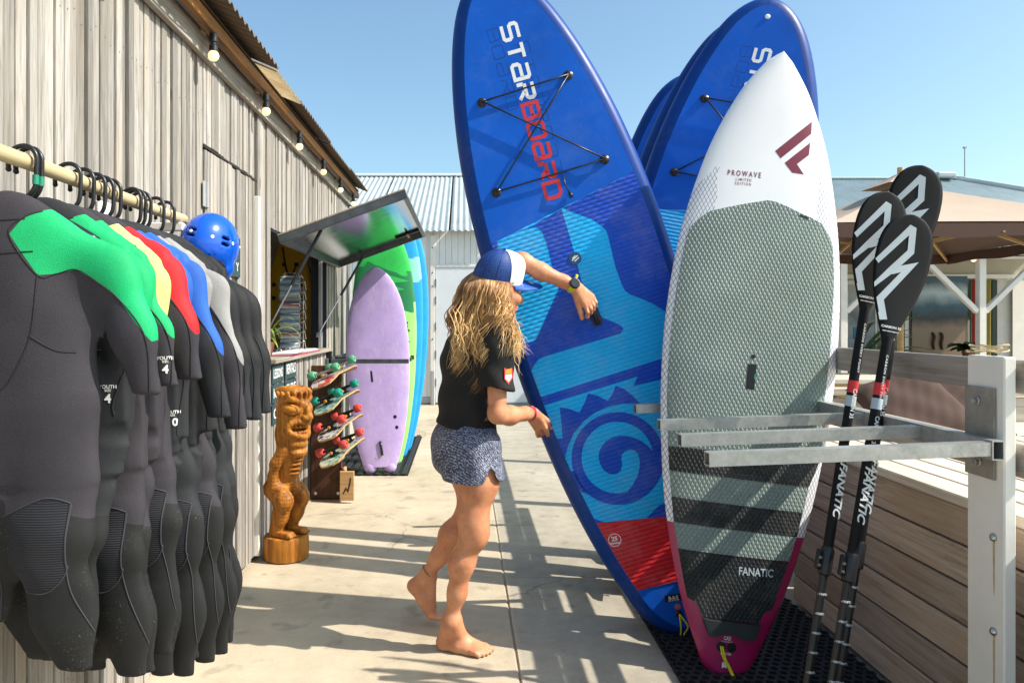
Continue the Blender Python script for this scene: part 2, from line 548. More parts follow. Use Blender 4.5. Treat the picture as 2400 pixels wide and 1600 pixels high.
def neoprene(name, c, rib=False, seam=True, dust=0.0, rough=0.78):
    """matt rubber cloth; a stitched seam where the 'seam' attribute is near zero; ribbed knees; dried sand"""
    m = NT(name)
    v = m.obj()
    n1 = m.noise(v, 6, 4, 0.6); n2 = m.noise(v, 420, 2, 0.6)
    f = m.math('ADD', m.math('MULTIPLY', n1, 0.6), m.math('MULTIPLY', n2, 0.4))
    col = m.ramp(f, (0.3, tuple(x*0.75 for x in c)), (0.7, tuple(min(1, x*1.3) for x in c)))
    h = n2
    if rib:
        z = m.sep(v)[2]
        rb = m.math('SINE', m.math('MULTIPLY', z, 1250.0))
        col = m.mix(m.math('MULTIPLY', m.math('ADD', rb, 1.0), 0.22), col, tuple(x*2.2 for x in c))
        h = rb
    if dust:
        lowz = m.ramp(m.sep(v)[2], (0.0, 1.0), (1.0, 0.0))
        d = m.math('MULTIPLY', m.ramp(m.noise(v, 190, 4, 0.75), (0.60, 0.0), (0.70, 1.0)), m.ramp(m.noise(v, 9, 3, 0.6), (0.52, 0.0), (0.68, 1.0)))
        col = m.mix(m.math('MULTIPLY', d, dust), col, (0.42, 0.34, 0.24))
    if seam:
        s = m.attr('seam')
        line = m.ramp(m.math('ABSOLUTE', s), (0.0016, 1.0), (0.0034, 0.0))
        groove = m.ramp(m.math('ABSOLUTE', s), (0.0, 1.0), (0.007, 0.0))
        col = m.mix(m.math('MULTIPLY', line, 0.6), col, tuple(min(1.0, x*0.35 + 0.004) for x in c) if max(c) > 0.12 else tuple(x*2.4 + 0.02 for x in c))
        h = m.math('SUBTRACT', m.math('MULTIPLY', h, 0.25), m.math('MULTIPLY', groove, 1.6))
    m.p(Base_Color=col, Roughness=rough)
    m.set(m.bs, 'Specular IOR Level', 0.35)
    m.bump(h, 0.35, 0.0025)
    return m.mat

def eva_pad(name, c, kind='dash', rough=0.6):
    """foam deck pad: 'dash' = rows of short grooves, 'diamond' = raised diamonds (object x across, z along the board)"""
    m = NT(name)
    v = m.obj(); s = m.sep(v)
    n1 = m.noise(v, 5, 3)
    col = m.ramp(n1, (0.3, tuple(x*0.88 for x in c)), (0.7, tuple(min(1, x*1.1) for x in c)))
    if kind == 'dash':
        row = m.math('MULTIPLY', s[2], 55.0)
        fr = m.math('FRACT', row)
        off = m.math('MULTIPLY', m.math('FLOOR', row), 0.5)
        cx = m.math('FRACT', m.math('ADD', m.math('MULTIPLY', s[0], 24.0), off))
        a = m.math('SUBTRACT', 1.0, m.math('ABSOLUTE', m.math('SUBTRACT', m.math('MULTIPLY', fr, 2.0), 1.0)))
        b = m.math('SUBTRACT', 1.0, m.math('ABSOLUTE', m.math('SUBTRACT', m.math('MULTIPLY', cx, 2.0), 1.0)))
        h = m.math('ADD', m.math('MULTIPLY', a, 0.75), m.math('MULTIPLY', b, 0.4), clamp=True)
        col = m.mix(m.math('MULTIPLY', m.ramp(h, (0.12, 1.0), (0.4, 0.0)), 0.45), col, tuple(x*0.35 for x in c))
        m.bump(h, 0.55, 0.006)
    else:
        u = m.math('MULTIPLY', s[0], 58.0); w = m.math('MULTIPLY', s[2], 34.0)
        a = m.math('ABSOLUTE', m.math('SUBTRACT', m.math('MULTIPLY', m.math('FRACT', m.math('ADD', u, w)), 2.0), 1.0))
        b = m.math('ABSOLUTE', m.math('SUBTRACT', m.math('MULTIPLY', m.math('FRACT', m.math('SUBTRACT', u, w)), 2.0), 1.0))
        h = m.math('MINIMUM', a, b)
        h2 = m.ramp(h, (0.08, 0.0), (0.75, 1.0))
        col = m.mix(m.math('MULTIPLY', m.ramp(h, (0.08, 1.0), (0.30, 0.0)), 0.4), col, tuple(x*0.3 for x in c))
        m.bump(h2, 0.65, 0.0055)
    dust = m.math('MULTIPLY', m.ramp(m.noise(v, 3.2, 6, 0.75), (0.48, 0.0), (0.72, 1.0)), 0.16)
    col = m.mix(dust, col, (0.50, 0.46, 0.40))
    sc = m.math('MULTIPLY', m.ramp(m.noise(m.map(v, (9, 9, 1.2), rot=(0, 0.5, 0)), 14, 3, .7), (0.66, 0.0), (0.72, 1.0)), 0.22)
    col = m.mix(sc, col, tuple(min(1, x*1.6 + .05) for x in c))
    m.p(Base_Color=col, Roughness=rough)
    m.set(m.bs, 'Specular IOR Level', 0.35)
    return m.mat

def corrugated(name, c, rough=0.5, metal=0.2, stain=(0.25, 0.17, 0.10), amt=0.3):
    m = NT(name)
    v = m.pos()
    n1 = m.noise(v, 2.2, 5, 0.65); n2 = m.noise(m.map(v, (1, 0.15, 0.3)), 14, 4, 0.6)
    col = m.ramp(n1, (0.3, tuple(x*0.85 for x in c)), (0.7, tuple(min(1, x*1.12) for x in c)))
    col = m.mix(m.math('MULTIPLY', m.ramp(n2, (0.5, 0.0), (0.75, 1.0)), amt), col, stain)
    m.p(Base_Color=col, Roughness=rough, Metallic=metal)
    return m.mat

def glass_mat(name='window_glass', tint=(0.75, 0.82, 0.85)):
    m = NT(name)
    n1 = m.noise(m.obj(), 3, 2)
    m.p(Base_Color=m.ramp(n1, (0.3, tuple(x*0.96 for x in tint)), (0.7, tint)), Roughness=0.03)
    m.set(m.bs, 'Transmission Weight', 0.92); m.set(m.bs, 'IOR', 1.1)
    return m.mat

def picture_mat(name, stops, scale=3.0, axis=2, wob=0.35, z0=0.0, z1=1.0):
    """a printed picture: wavy colour bands along one object axis"""
    m = NT(name)
    v = m.shifted(m.obj(), 11)
    n1 = m.noise(v, scale, 5, 0.6)
    z = m.math('DIVIDE', m.math('SUBTRACT', m.sep(m.obj())[axis], z0), z1 - z0)
    f = m.math('ADD', z, m.math('MULTIPLY', m.math('SUBTRACT', n1, 0.5), wob))
    m.p(Base_Color=m.ramp(f, *stops), Roughness=0.35)
    return m.mat

MAT = {}
W = MAT
W['wall_wood'] = wood('weathered_grey_boards', (0.15, 0.13, 0.11), (0.295, 0.272, 0.247), (0.415, 0.39, 0.362), 'z', 2.2, 0.85, True, 0.6, 0.36, warm=(0.33, 0.27, 0.19))
W['fascia'] = wood('weathered_fascia', (0.14, 0.115, 0.09), (0.31, 0.27, 0.225), (0.43, 0.39, 0.335), 'y', 0.8, 0.85, True, 0.5, 0.1)
W['brown_beam'] = wood('brown_oiled_wood', (0.12, 0.045, 0.012), (0.30, 0.13, 0.035), (0.42, 0.20, 0.06), 'y', 0.8, 0.6, False, 0.3, 0.1)
W['deck_front'] = wood('brown_deck_boards', (0.22, 0.145, 0.10), (0.45, 0.335, 0.25), (0.56, 0.45, 0.35), 'y', 1.3, 0.8, True, 0.6, 0.2, warm=(0.42, 0.27, 0.16))
W['deck_top'] = wood('sun_bleached_boards', (0.40, 0.32, 0.23), (0.55, 0.47, 0.37), (0.66, 0.585, 0.485), 'y', 1.2, 0.8, True, 0.4, 0.10)
W['deck_grey'] = wood('grey_rail_board', (0.16, 0.135, 0.115), (0.31, 0.27, 0.235), (0.43, 0.385, 0.34), 'y', 0.8, 0.85, True, 0.45, 0.1)
W['bench_x'] = wood('bench_boards', (0.30, 0.24, 0.17), (0.55, 0.48, 0.38), (0.68, 0.61, 0.51), 'x', 0.8, 0.8, True, 0.35, 0.08)
W['table_wood'] = wood('table_wood', (0.30, 0.17, 0.06), (0.52, 0.33, 0.13), (0.62, 0.43, 0.20), 'x', 0.8, 0.6, False, 0.2, 0.08)
W['pole_wood'] = wood('peeled_round_pole', (0.30, 0.21, 0.10), (0.52, 0.40, 0.23), (0.64, 0.53, 0.34), 'y', 0.9, 0.6, True, 0.35, 0.02)
W['tiki'] = wood('oiled_carved_wood', (0.17, 0.052, 0.007), (0.45, 0.175, 0.024), (0.60, 0.275, 0.055), 'z', 0.8, 0.48, True, 0.5, 0.02, streak=0.6)
W['dark_panel'] = wood('dark_brown_plywood', (0.035, 0.015, 0.008), (0.075, 0.033, 0.018), (0.11, 0.05, 0.028), 'z', 0.6, 0.55, False, 0.15, 0.05)
W['ply'] = wood('plywood', (0.30, 0.17, 0.07), (0.45, 0.27, 0.12), (0.55, 0.35, 0.18), 'x', 0.8, 0.6, False, 0.2, 0.1)
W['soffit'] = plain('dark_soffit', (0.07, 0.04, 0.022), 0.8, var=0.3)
W['galv'] = galv('galvanised_steel')
W['concrete'] = concrete()
W['white_paint'] = plain('white_paint', (0.80, 0.76, 0.69), 0.5, var=0.05, vs=5, bump=0.1)
W['white_wall'] = plain('white_boards', (0.76, 0.76, 0.73), 0.55, var=0.06, vs=3, bump=0.08)
W['grey_paint'] = plain('grey_paint', (0.35, 0.36, 0.37), 0.5)
W['black_plastic'] = plain('black_plastic', (0.012, 0.012, 0.014), 0.35, var=0.2)
W['black_rubber'] = plain('black_rubber', (0.014, 0.014, 0.015), 0.7, var=0.35, vs=30, bump=0.3)
W['black_steel'] = plain('black_steel', (0.03, 0.032, 0.035), 0.45, metal=0.6, var=0.3)
W['bare_steel'] = plain('bare_steel', (0.55, 0.55, 0.54), 0.3, metal=1.0, var=0.15, vs=20)
W['dark_gap'] = plain('dark_backing', (0.022, 0.017, 0.013), 0.95)
W['roof_zinc'] = corrugated('zinc_sheets', (0.40, 0.46, 0.48), 0.5, 0.15, (0.30, 0.26, 0.22), 0.25)
W['roof_brown'] = corrugated('brown_weathered_sheets', (0.13, 0.085, 0.05), 0.7, 0.0, (0.05, 0.03, 0.02), 0.6)
W['roof_blue'] = corrugated('blue_grey_sheets', (0.25, 0.33, 0.36), 0.5, 0.15, (0.20, 0.19, 0.17), 0.3)
W['white'] = plain('white_print', (0.80, 0.80, 0.80), 0.5, var=0.03)
W['grey_print'] = plain('pale_grey_print', (0.44, 0.50, 0.54), 0.5, var=0.03)
W['red'] = plain('red_print', (0.60, 0.025, 0.03), 0.45, var=0.05)
W['navy'] = plain('navy_print', (0.004, 0.02, 0.13), 0.45, var=0.05)
W['maroon'] = plain('maroon_print', (0.17, 0.012, 0.035), 0.4, var=0.05)
W['green_tape'] = plain('green_tape', (0.01, 0.22, 0.13), 0.5)
W['yellow_cord'] = plain('yellow_cord', (0.75, 0.62, 0.02), 0.6)
W['lime_strap'] = plain('lime_strap', (0.52, 0.60, 0.02), 0.5)
W['pink_cord'] = plain('pink_cord', (0.62, 0.02, 0.09), 0.6)

# light that gets through thin, sunlit fibre sheets
_m = NT('pale_fibre_sheet')
_n = _m.noise(_m.pos(), 6, 4)
_c = _m.ramp(_n, (0.3, (0.55, 0.46, 0.33)), (0.7, (0.72, 0.63, 0.48)))
_m.p(Base_Color=_c, Roughness=0.7)
_tr = _m.n('ShaderNodeBsdfTranslucent', Color=_c)
_mx = _m.n('ShaderNodeMixShader', i0=0.8)
_m.t.links.new(_m.bs.outputs[0], _mx.inputs[1]); _m.t.links.new(_tr.outputs[0], _mx.inputs[2])
_m.t.links.new(_mx.outputs[0], _m.out.inputs[0])
W['fibre'] = _m.mat

_m = NT('lit_bulb')
_n = _m.noise(_m.obj(), 8, 2)
_m.p(Base_Color=(0.9, 0.75, 0.5), Roughness=0.3, Emission_Color=_m.ramp(_n, (0.3, (1.0, 0.60, 0.25)), (0.7, (1.0, 0.70, 0.36))), Emission_Strength=0.9)
W['bulb'] = _m.mat

_m = NT('worn_stainless')          # the underside of the flap mirrors the boards below it
_v = _m.obj()
_n = _m.noise(_m.map(_v, (1, 4, 1)), 9, 5, 0.7)
_m.p(Base_Color=_m.ramp(_n, (0.3, (0.30, 0.30, 0.30)), (0.7, (0.55, 0.55, 0.54))), Metallic=1.0, Roughness=_m.ramp(_n, (0.3, 0.10), (0.7, 0.24)))
_m.bump(_m.noise(_v, 5, 3), 0.08, 0.01)
W['stainless'] = _m.mat
# ------------------------------------------------------------------ sculpting: a distance field and the surface drawn from it
class Field:
    """organic shapes: smooth unions of tapered limbs and ellipsoids on a grid, meshed by surface nets"""
    def __init__(self, lo, hi, h):
        self.lo = np.array(lo, float); self.h = h
        self.n = np.ceil((np.array(hi, float) - self.lo) / h).astype(int) + 1
        self.d = np.full(tuple(self.n), 1.0, np.float32)
        self.ax = [(self.lo[i] + h*np.arange(self.n[i])).astype(np.float32) for i in range(3)]
    def _box(self, lo, hi, m):
        s = []
        for i in range(3):
            a = int(max(0, math.floor((lo[i] - m - self.lo[i]) / self.h)))
            b = int(min(self.n[i], math.ceil((hi[i] + m - self.lo[i]) / self.h) + 1))
            if b <= a: return None
            s.append(slice(a, b))
        return tuple(s)
    def _grid(self, s):
        return (self.ax[0][s[0]][:, None, None], self.ax[1][s[1]][None, :, None], self.ax[2][s[2]][None, None, :])
    def _put(self, s, d, k, sub=False):
        c = self.d[s]
        if sub:
            if k <= 0: self.d[s] = np.maximum(c, -d)
            else:
                q = np.maximum(k - np.abs(c + d), 0) / k
                self.d[s] = np.maximum(c, -d) + q*q*k*0.25
        else:
            if k <= 0: self.d[s] = np.minimum(c, d)
            else:
                q = np.maximum(k - np.abs(c - d), 0) / k
                self.d[s] = np.minimum(c, d) - q*q*k*0.25
    def cap(self, a, b, ra, rb=None, k=0.02, sc=(1, 1, 1), sub=False):
        """tapered limb from a to b; sc squeezes its cross-section along the axes"""
        rb = ra if rb is None else rb
        a = np.array(a, float); b = np.array(b, float); sc = np.array(sc, float)
        m = max(ra, rb) * max(sc) + k + 2*self.h
        s = self._box(np.minimum(a, b), np.maximum(a, b), m)
        if s is None: return self
        g = self._grid(s)
        p = [(g[i] - a[i]) / sc[i] for i in range(3)]
        e = (b - a) / sc
        ee = float(e @ e) or 1e-9
        t = np.clip((p[0]*e[0] + p[1]*e[1] + p[2]*e[2]) / ee, 0, 1)
        d = np.sqrt((p[0]-e[0]*t)**2 + (p[1]-e[1]*t)**2 + (p[2]-e[2]*t)**2) - (ra + (rb-ra)*t)
        self._put(s, (d*min(sc)).astype(np.float32), k, sub)
        return self
    def chain(self, pts, rs, k=0.02, sc=(1, 1, 1), sub=False):
        for i in range(len(pts)-1):
            self.cap(pts[i], pts[i+1], rs[i], rs[i+1], k, sc, sub)
        return self
    def ell(self, c, r, k=0.02, rot=None, sub=False):
        c = np.array(c, float); r = np.array(r, float)
        m = max(r) + k + 2*self.h
        s = self._box(c, c, m)
        if s is None: return self
        g = self._grid(s)
        p = [g[i] - c[i] for i in range(3)]
        if rot is not None:
            Mx = np.array(Euler(rot).to_matrix().transposed())
            p = [Mx[i,0]*p[0] + Mx[i,1]*p[1] + Mx[i,2]*p[2] for i in range(3)]
        k0 = np.sqrt((p[0]/r[0])**2 + (p[1]/r[1])**2 + (p[2]/r[2])**2)
        k1 = np.sqrt((p[0]/r[0]**2)**2 + (p[1]/r[1]**2)**2 + (p[2]/r[2]**2)**2) + 1e-9
        self._put(s, (k0*(k0-1)/k1).astype(np.float32), k, sub)
        return self
    def box(self, c, r, k=0.01, rot=None, sub=False, rad=0.004):
        c = np.array(c, float); r = np.array(r, float)
        m = float(np.linalg.norm(r)) + k + 2*self.h
        s = self._box(c, c, m)
        if s is None: return self
        g = self._grid(s)
        p = [g[i] - c[i] for i in range(3)]
        if rot is not None:
            Mx = np.array(Euler(rot).to_matrix().transposed())
            p = [Mx[i,0]*p[0] + Mx[i,1]*p[1] + Mx[i,2]*p[2] for i in range(3)]
        q = [np.abs(p[i]) - (r[i]-rad) for i in range(3)]
        d = np.sqrt(np.maximum(q[0],0)**2 + np.maximum(q[1],0)**2 + np.maximum(q[2],0)**2) + np.minimum(np.maximum(np.maximum(q[0], q[1]), q[2]), 0) - rad
        self._put(s, d.astype(np.float32), k, sub)
        return self
    def every(self, fn):
        """fn(x, y, z, d) -> d over the whole grid"""
        g = self._grid((slice(None),)*3)
        self.d = fn(g[0], g[1], g[2], self.d).astype(np.float32)
        return self
    def mesh(self, relax=1):
        d = self.d
        nx, ny, nz = d.shape
        sg = d < 0
        cnt = np.zeros((nx-1, ny-1, nz-1), np.int8)
        for i in (0, 1):
            for j in (0, 1):
                for k in (0, 1):
                    cnt += sg[i:nx-1+i, j:ny-1+j, k:nz-1+k]
        act = np.argwhere((cnt > 0) & (cnt < 8))
        idx = np.full(cnt.shape, -1, np.int32)
        idx[act[:,0], act[:,1], act[:,2]] = np.arange(len(act))
        acc = np.zeros((len(act), 3)); w = np.zeros(len(act))
        for a in range(3):
            o1, o2 = [x for x in range(3) if x != a]
            for u in (0, 1):
                for v in (0, 1):
                    p = act.copy(); p[:, o1] += u; p[:, o2] += v
                    q = p.copy(); q[:, a] += 1
                    da = d[p[:,0], p[:,1], p[:,2]]; db = d[q[:,0], q[:,1], q[:,2]]
                    m = (da < 0) != (db < 0)
                    t = da[m] / (da[m] - db[m])
                    c = p[m].astype(float); c[:, a] += t
                    acc[m] += c; w[m] += 1
        V = self.lo + self.h * (acc / w[:, None])
        F = []
        for a in range(3):
            o1, o2 = [(1, 2), (2, 0), (0, 1)][a]
            sl0 = [slice(None)]*3; sl1 = [slice(None)]*3
            sl0[a] = slice(0, -1); sl1[a] = slice(1, None)
            s0, s1 = sg[tuple(sl0)], sg[tuple(sl1)]
            e = np.argwhere(s0 != s1)
            ok = (e[:, o1] > 0) & (e[:, o2] > 0) & (e[:, o1] < d.shape[o1]-1) & (e[:, o2] < d.shape[o2]-1)
            e = e[ok]
            ins = s0[e[:,0], e[:,1], e[:,2]]
            def cell(du, dv):
                c = e.copy(); c[:, o1] -= du; c[:, o2] -= dv
                return idx[c[:,0], c[:,1], c[:,2]]
            q = np.stack([cell(1,1), cell(0,1), cell(0,0), cell(1,0)], 1)
            q[~ins] = q[~ins][:, ::-1]
            F.append(q)
        F = np.concatenate(F)
        F = F[(F >= 0).all(1)]
        used, inv = np.unique(F, return_inverse=True)
        V = V[used]; F = inv.reshape(F.shape)
        for _ in range(relax):
            s = np.zeros_like(V); c = np.zeros(len(V))
            for i in range(4):
                np.add.at(s, F[:, i], V[F[:, (i+1) % 4]] + V[F[:, (i-1) % 4]]); np.add.at(c, F[:, i], 2)
            V = 0.5*V + 0.5*s/np.maximum(c, 1)[:, None]
        return V, F

def np_mesh(name, V, F, mat, parent=None, attrs=None, smooth=True):
    me = bpy.data.meshes.new(name)
    k = F.shape[1]
    me.vertices.add(len(V)); me.loops.add(F.size); me.polygons.add(len(F))
    me.vertices.foreach_set('co', np.ascontiguousarray(V, np.float32).ravel())
    me.loops.foreach_set('vertex_index', np.ascontiguousarray(F, np.int32).ravel())
    me.polygons.foreach_set('loop_start', np.arange(0, F.size, k, dtype=np.int32))
    me.update(calc_edges=True)
    me.validate()
    if smooth: me.polygons.foreach_set('use_smooth', [True]*len(me.polygons))
    for an, av in (attrs or {}).items():
        at = me.attributes.new(an, 'FLOAT', 'POINT')
        at.data.foreach_set('value', np.ascontiguousarray(av, np.float32))
    for m in (mat if isinstance(mat, (list, tuple)) else [mat]): me.materials.append(m)
    o = bpy.data.objects.new(name, me)
    return link(o, parent)

def to_tris(F):
    if F.shape[1] == 3: return F
    return np.concatenate([F[:, [0,1,2]], F[:, [0,2,3]]])

def cut(V, T, s, attrs):
    """splits a triangle mesh along s = 0; returns (V, T, attrs) for s > 0 and for s <= 0 (attrs: dict of per-vertex floats)"""
    s = np.where(np.abs(s) < 1e-7, 1e-7, s)
    V = list(map(tuple, V)); A = {k: list(v) for k, v in attrs.items()}; S = list(s)
    pos = s > 0
    c = pos[T].sum(1)
    keepP = [tuple(t) for t in T[c == 3]]; keepN = [tuple(t) for t in T[c == 0]]
    mid = {}
    def edge(a, b):
        key = (a, b) if a < b else (b, a)
        if key not in mid:
            t = S[a] / (S[a] - S[b])
            mid[key] = len(V)
            V.append(tuple(V[a][i] + (V[b][i]-V[a][i])*t for i in range(3)))
            for k in A: A[k].append(A[k][a] + (A[k][b]-A[k][a])*t)
        return mid[key]
    for t in T[(c > 0) & (c < 3)]:
        t = [int(x) for x in t]
        lone_pos = pos[t].sum() == 1
        for r_ in range(3):
            if pos[t[r_]] == lone_pos: break
        a, b, d = t[r_], t[(r_+1) % 3], t[(r_+2) % 3]
        ab, ad = edge(a, b), edge(a, d)
        one = [(a, ab, ad)]; two = [(ab, b, d), (ab, d, ad)]
        if lone_pos: keepP += one; keepN += two
        else: keepN += one; keepP += two
    V = np.array(V); A = {k: np.array(v) for k, v in A.items()}
    def pack(tr):
        tr = np.array(tr, int).reshape(-1, 3)
        u, inv = np.unique(tr, return_inverse=True)
        return V[u], inv.reshape(-1, 3), {k: v[u] for k, v in A.items()}
    return pack(keepP), pack(keepN)
# ------------------------------------------------------------------ ground
ground = empty('ground')
tag(ground, kind='structure')
_mb = MB()
_mb.box((-120, -60, -0.30), (120, 240, -0.007))
sand = NT('pale_sand')
_n = sand.noise(sand.pos(), 3, 6, 0.65)
sand.p(Base_Color=sand.ramp(_n, (0.3, (0.24, 0.20, 0.145)), (0.7, (0.42, 0.36, 0.27))), Roughness=0.95)
sand.bump(sand.noise(sand.pos(), 90, 4), 0.3, 0.01)
_o = _mb.build('sand_bed', sand.mat, ground)
_ys = [-2.0, -0.05, 1.87, 3.82, 5.75, 7.70, 9.65, 11.66]
_xs = [-3.2, -1.28, 0.210, 2.20, 4.2, 6.2, 8.2, 10.2]
for i in range(len(_ys)-1):
    for j in range(len(_xs)-1):
        dz = 0.0015 * ((i*7 + j*3) % 3) - 0.0015
        plank('slab', (_xs[j]+0.004, _ys[i]+0.003, -0.06), (_xs[j+1]-0.004, _ys[i+1]-0.003, dz), W['concrete'], ground, 0.004)

# ------------------------------------------------------------------ the boarded shed on the left
XW = -1.18
shed = empty('wooden_shed', (XW, 4.4, 0), 'weathered grey shed clad in narrow upright boards with open hatch, along the left side', 'shed')
def shed_part(o):
    o.matrix_parent_inverse = Matrix.Translation((-XW, -4.4, 0))
    return o
def wall_planks(y0, y1, z0, z1, parent=None, x=XW, wmin=0.040, wmax=0.070, th=0.02, fix=True):
    y = y0
    while y < y1 - 0.012:
        w = min(rnd.choice([0.036, 0.041, 0.046, 0.051, 0.057]), y1 - y)
        if y1 - y - w < 0.03: w = y1 - y
        out = rnd.choice([-0.003, 0, 0.002, 0.005, 0.007, 0.009])
        o = plank('plank', (x - th, y + 0.0035, z0 + rnd.uniform(0, .003)), (x + out, y + w - 0.0035, z1), W['wall_wood'], parent or shed, 0.0025)
        if fix: shed_part(o)
        y += w
DY0, DY1, DZ = 3.27, 4.08, 2.125
WY0, WY1, WZ0, WZ1 = 4.39, 6.20, 1.115, 1.90
wall_planks(1.15, DY0, 0.01, 2.56)
wall_planks(DY0, DY1, DZ + 0.02, 2.56)
wall_planks(DY1 + 0.035, WY0, 0.01, 2.56)
wall_planks(WY0, WY1, 0.01, WZ0 - 0.02)
wall_planks(WY0, WY1, WZ1 + 0.01, 2.56)
wall_planks(WY1, 7.42, 0.01, 2.56)
# nail heads, two rows on the long boards
_mb = MB()
for o in [q for q in shed.children if q.name.startswith('plank')]:
    zs = [0.28, 1.22, 2.28] if o.dimensions.z > 2 else [o.location.z - o.dimensions.z*.38, o.location.z + o.dimensions.z*.38]
    for z in zs:
        x = o.location.x + o.dimensions.x/2 + 0.0006; y = o.location.y + rnd.uniform(-.006, .006); z += rnd.uniform(-.02, .02)
        _mb.add([(x, y + .0028*math.cos(a), z + .0028*math.sin(a)) for a in (0, 1.05, 2.1, 3.14, 4.19, 5.24)], [(0, 1, 2, 3, 4, 5)])
_o = shed_part(_mb.build('nail_head', plain('rusty_nail', (0.09, 0.05, 0.03), .7), shed)); _o['kind'] = 'stuff'
# what is behind the boards, with the window cut out
_mb = MB()
_xb0, _xb1 = XW - 0.06, XW - 0.0225
_mb.box((_xb0, 1.1, 0), (_xb1, WY0, 2.56)); _mb.box((_xb0, WY1, 0), (_xb1, 7.42, 2.56))
_mb.box((_xb0, WY0, 0), (_xb1, WY1, WZ0 - .03)); _mb.box((_xb0, WY0, WZ1 + .01), (_xb1, WY1, 2.56))
_mb.box((-5.2, 7.405, 0), (_xb0 - .003, 7.42, 2.56)); _mb.box((-5.2, 1.1, 0), (_xb0 - .003, 1.12, 2.56))
_mb.box((-5.2, 1.13, 0), (-5.15, 7.4, 3.6))
shed_part(_mb.build('frame_wall', W['dark_gap'], shed))
# room behind the hatch
_mb = MB()
_mb.box((-3.4, 4.0, 0.02), (-3.36, 6.9, 2.5)); _mb.box((-3.35, 6.86, 0.02), (_xb0-.004, 6.9, 2.5)); _mb.box((-3.35, 4.0, 0.02), (_xb0-.004, 4.04, 2.5))
_mb.box((-3.35, 4.05, 2.44), (_xb0-.004, 6.85, 2.48))
shed_part(_mb.build('interior', plain('cream_interior', (0.62, 0.56, 0.45), 0.8), shed))
# far end boards facing nobody, gable
_mb = MB()
_mb.box((XW - 0.02, 7.424, 0), (XW + 0.004, 7.45, 2.56))
shed_part(_mb.build('corner_board', W['wall_wood'], shed))
# fascia and brown beam
shed_part(plank('fascia_board', (XW + 0.006, 1.1, 2.515), (XW + 0.034, 7.44, 2.665), W['fascia'], shed, 0.004))
shed_part(plank('eave_beam', (XW + 0.052, 1.1, 2.602), (XW + 0.098, 7.46, 2.660), W['brown_beam'], shed, 0.004))
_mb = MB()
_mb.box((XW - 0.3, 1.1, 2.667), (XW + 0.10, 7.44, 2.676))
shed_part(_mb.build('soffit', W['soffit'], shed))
for k in range(8):
    y = 1.5 + 0.82 * k
    shed_part(plank('rafter_end', (XW + 0.036, y, 2.60), (XW + 0.05, y + 0.05, 2.664), W['fascia'], shed, 0.002))

def sheet(name, y0, y1, xe, mat, parent, fix, z_e=2.70, slope=0.42, run=2.6, pitch=0.072, amp=0.0105, sag=0.0):
    """a corrugated sheet, waves along Y, rising away from its eave edge at x = xe"""
    n = int((y1 - y0) / pitch * 8)
    vs, fs = [], []
    ph = rnd.uniform(0, 6)
    xr = [0, 0.12, 0.3, run]
    for i in range(n + 1):
        y = y0 + (y1 - y0) * i / n
        wz = amp * math.sin(2*math.pi*y/pitch + ph)
        for k, d in enumerate(xr):
            vs.append((xe - d, y, z_e + d*slope + wz + (sag if k == 0 else 0)))
        for k, d in enumerate(xr):
            vs.append((xe - d + 0.001, y, z_e + d*slope + wz - 0.004 + (sag if k == 0 else 0)))
    m = len(xr); q = 2*m
    for i in range(n):
        for k in range(m-1):
            a = i*q + k
            fs.append((a, a+1, a+1+q, a+q))
            a += m
            fs.append((a, a+q, a+1+q, a+1))
        fs.append((i*q, i*q+q, i*q+q+m, i*q+m))
    mb = MB(); mb.add(vs, fs)
    o = mb.build(name, mat, parent, smooth=True)
    return fix(o) if fix else o
_edge = [(1.0, 2.20, -1.000, 'fibre', 2.676), (2.18, 3.03, -1.010, 'fibre', 2.682), (3.01, 3.87, -0.985, 'roof_brown', 2.690), (3.85, 4.46, -1.000, 'fibre', 2.684),
         (4.44, 5.46, -1.000, 'roof_brown', 2.688), (5.44, 6.42, -1.006, 'roof_brown', 2.678), (6.40, 7.52, -1.000, 'roof_brown', 2.688)]
for (a, b, xe, mt, ze) in _edge:
    sheet('roof_sheet', a, b, xe, W[mt], shed, shed_part, ze)

# door in the boards
door = shed_part(MB().box((XW - 0.021, DY0 + .004, 0.03), (XW - 0.017, DY1 - .004, DZ)).build('door', W['dark_gap'], shed))
wall_planks(DY0 + 0.006, DY1 - 0.03, 0.035, DZ, door, XW + 0.008, th=0.023, fix=False)
plank('edge_strip', (XW - 0.02, DY1 - 0.028, 0.035), (XW + 0.034, DY1 + 0.006, DZ - 0.08), W['white_paint'], door, 0.003)
for z in (1.86, 0.32):
    _mb = MB()
    _mb.box((XW + 0.010, DY0 - 0.03, z), (XW + 0.017, DY0 + 0.035, z + 0.115), bev=.002)
    _mb.tube([(XW + 0.02, DY0 + .003, z), (XW + 0.02, DY0 + .003, z + 0.115)], 0.008, 8)
    _mb.build('hinge', W['grey_paint'], door)
_mb = MB()
_mb.box((XW + 0.021, DY1 - 0.024, 0.98), (XW + 0.030, DY1 - 0.002, 1.02), bev=.002)
_mb.tube([(XW + 0.03, DY1 - 0.012, 1.0), (XW + 0.06, DY1 - 0.012, 1.0), (XW + 0.062, DY1 - 0.08, 1.0)], 0.007, 8)
_mb.build('door_handle', plain('brass', (0.45, 0.36, 0.16), 0.35, metal=0.9), door)
_mb = MB()
_mb.box((XW + 0.0095, DY0 - .01, DZ + 0.004), (XW + 0.013, DY1 + .01, DZ + 0.014))
_mb.build('top_gap', W['dark_gap'], door)

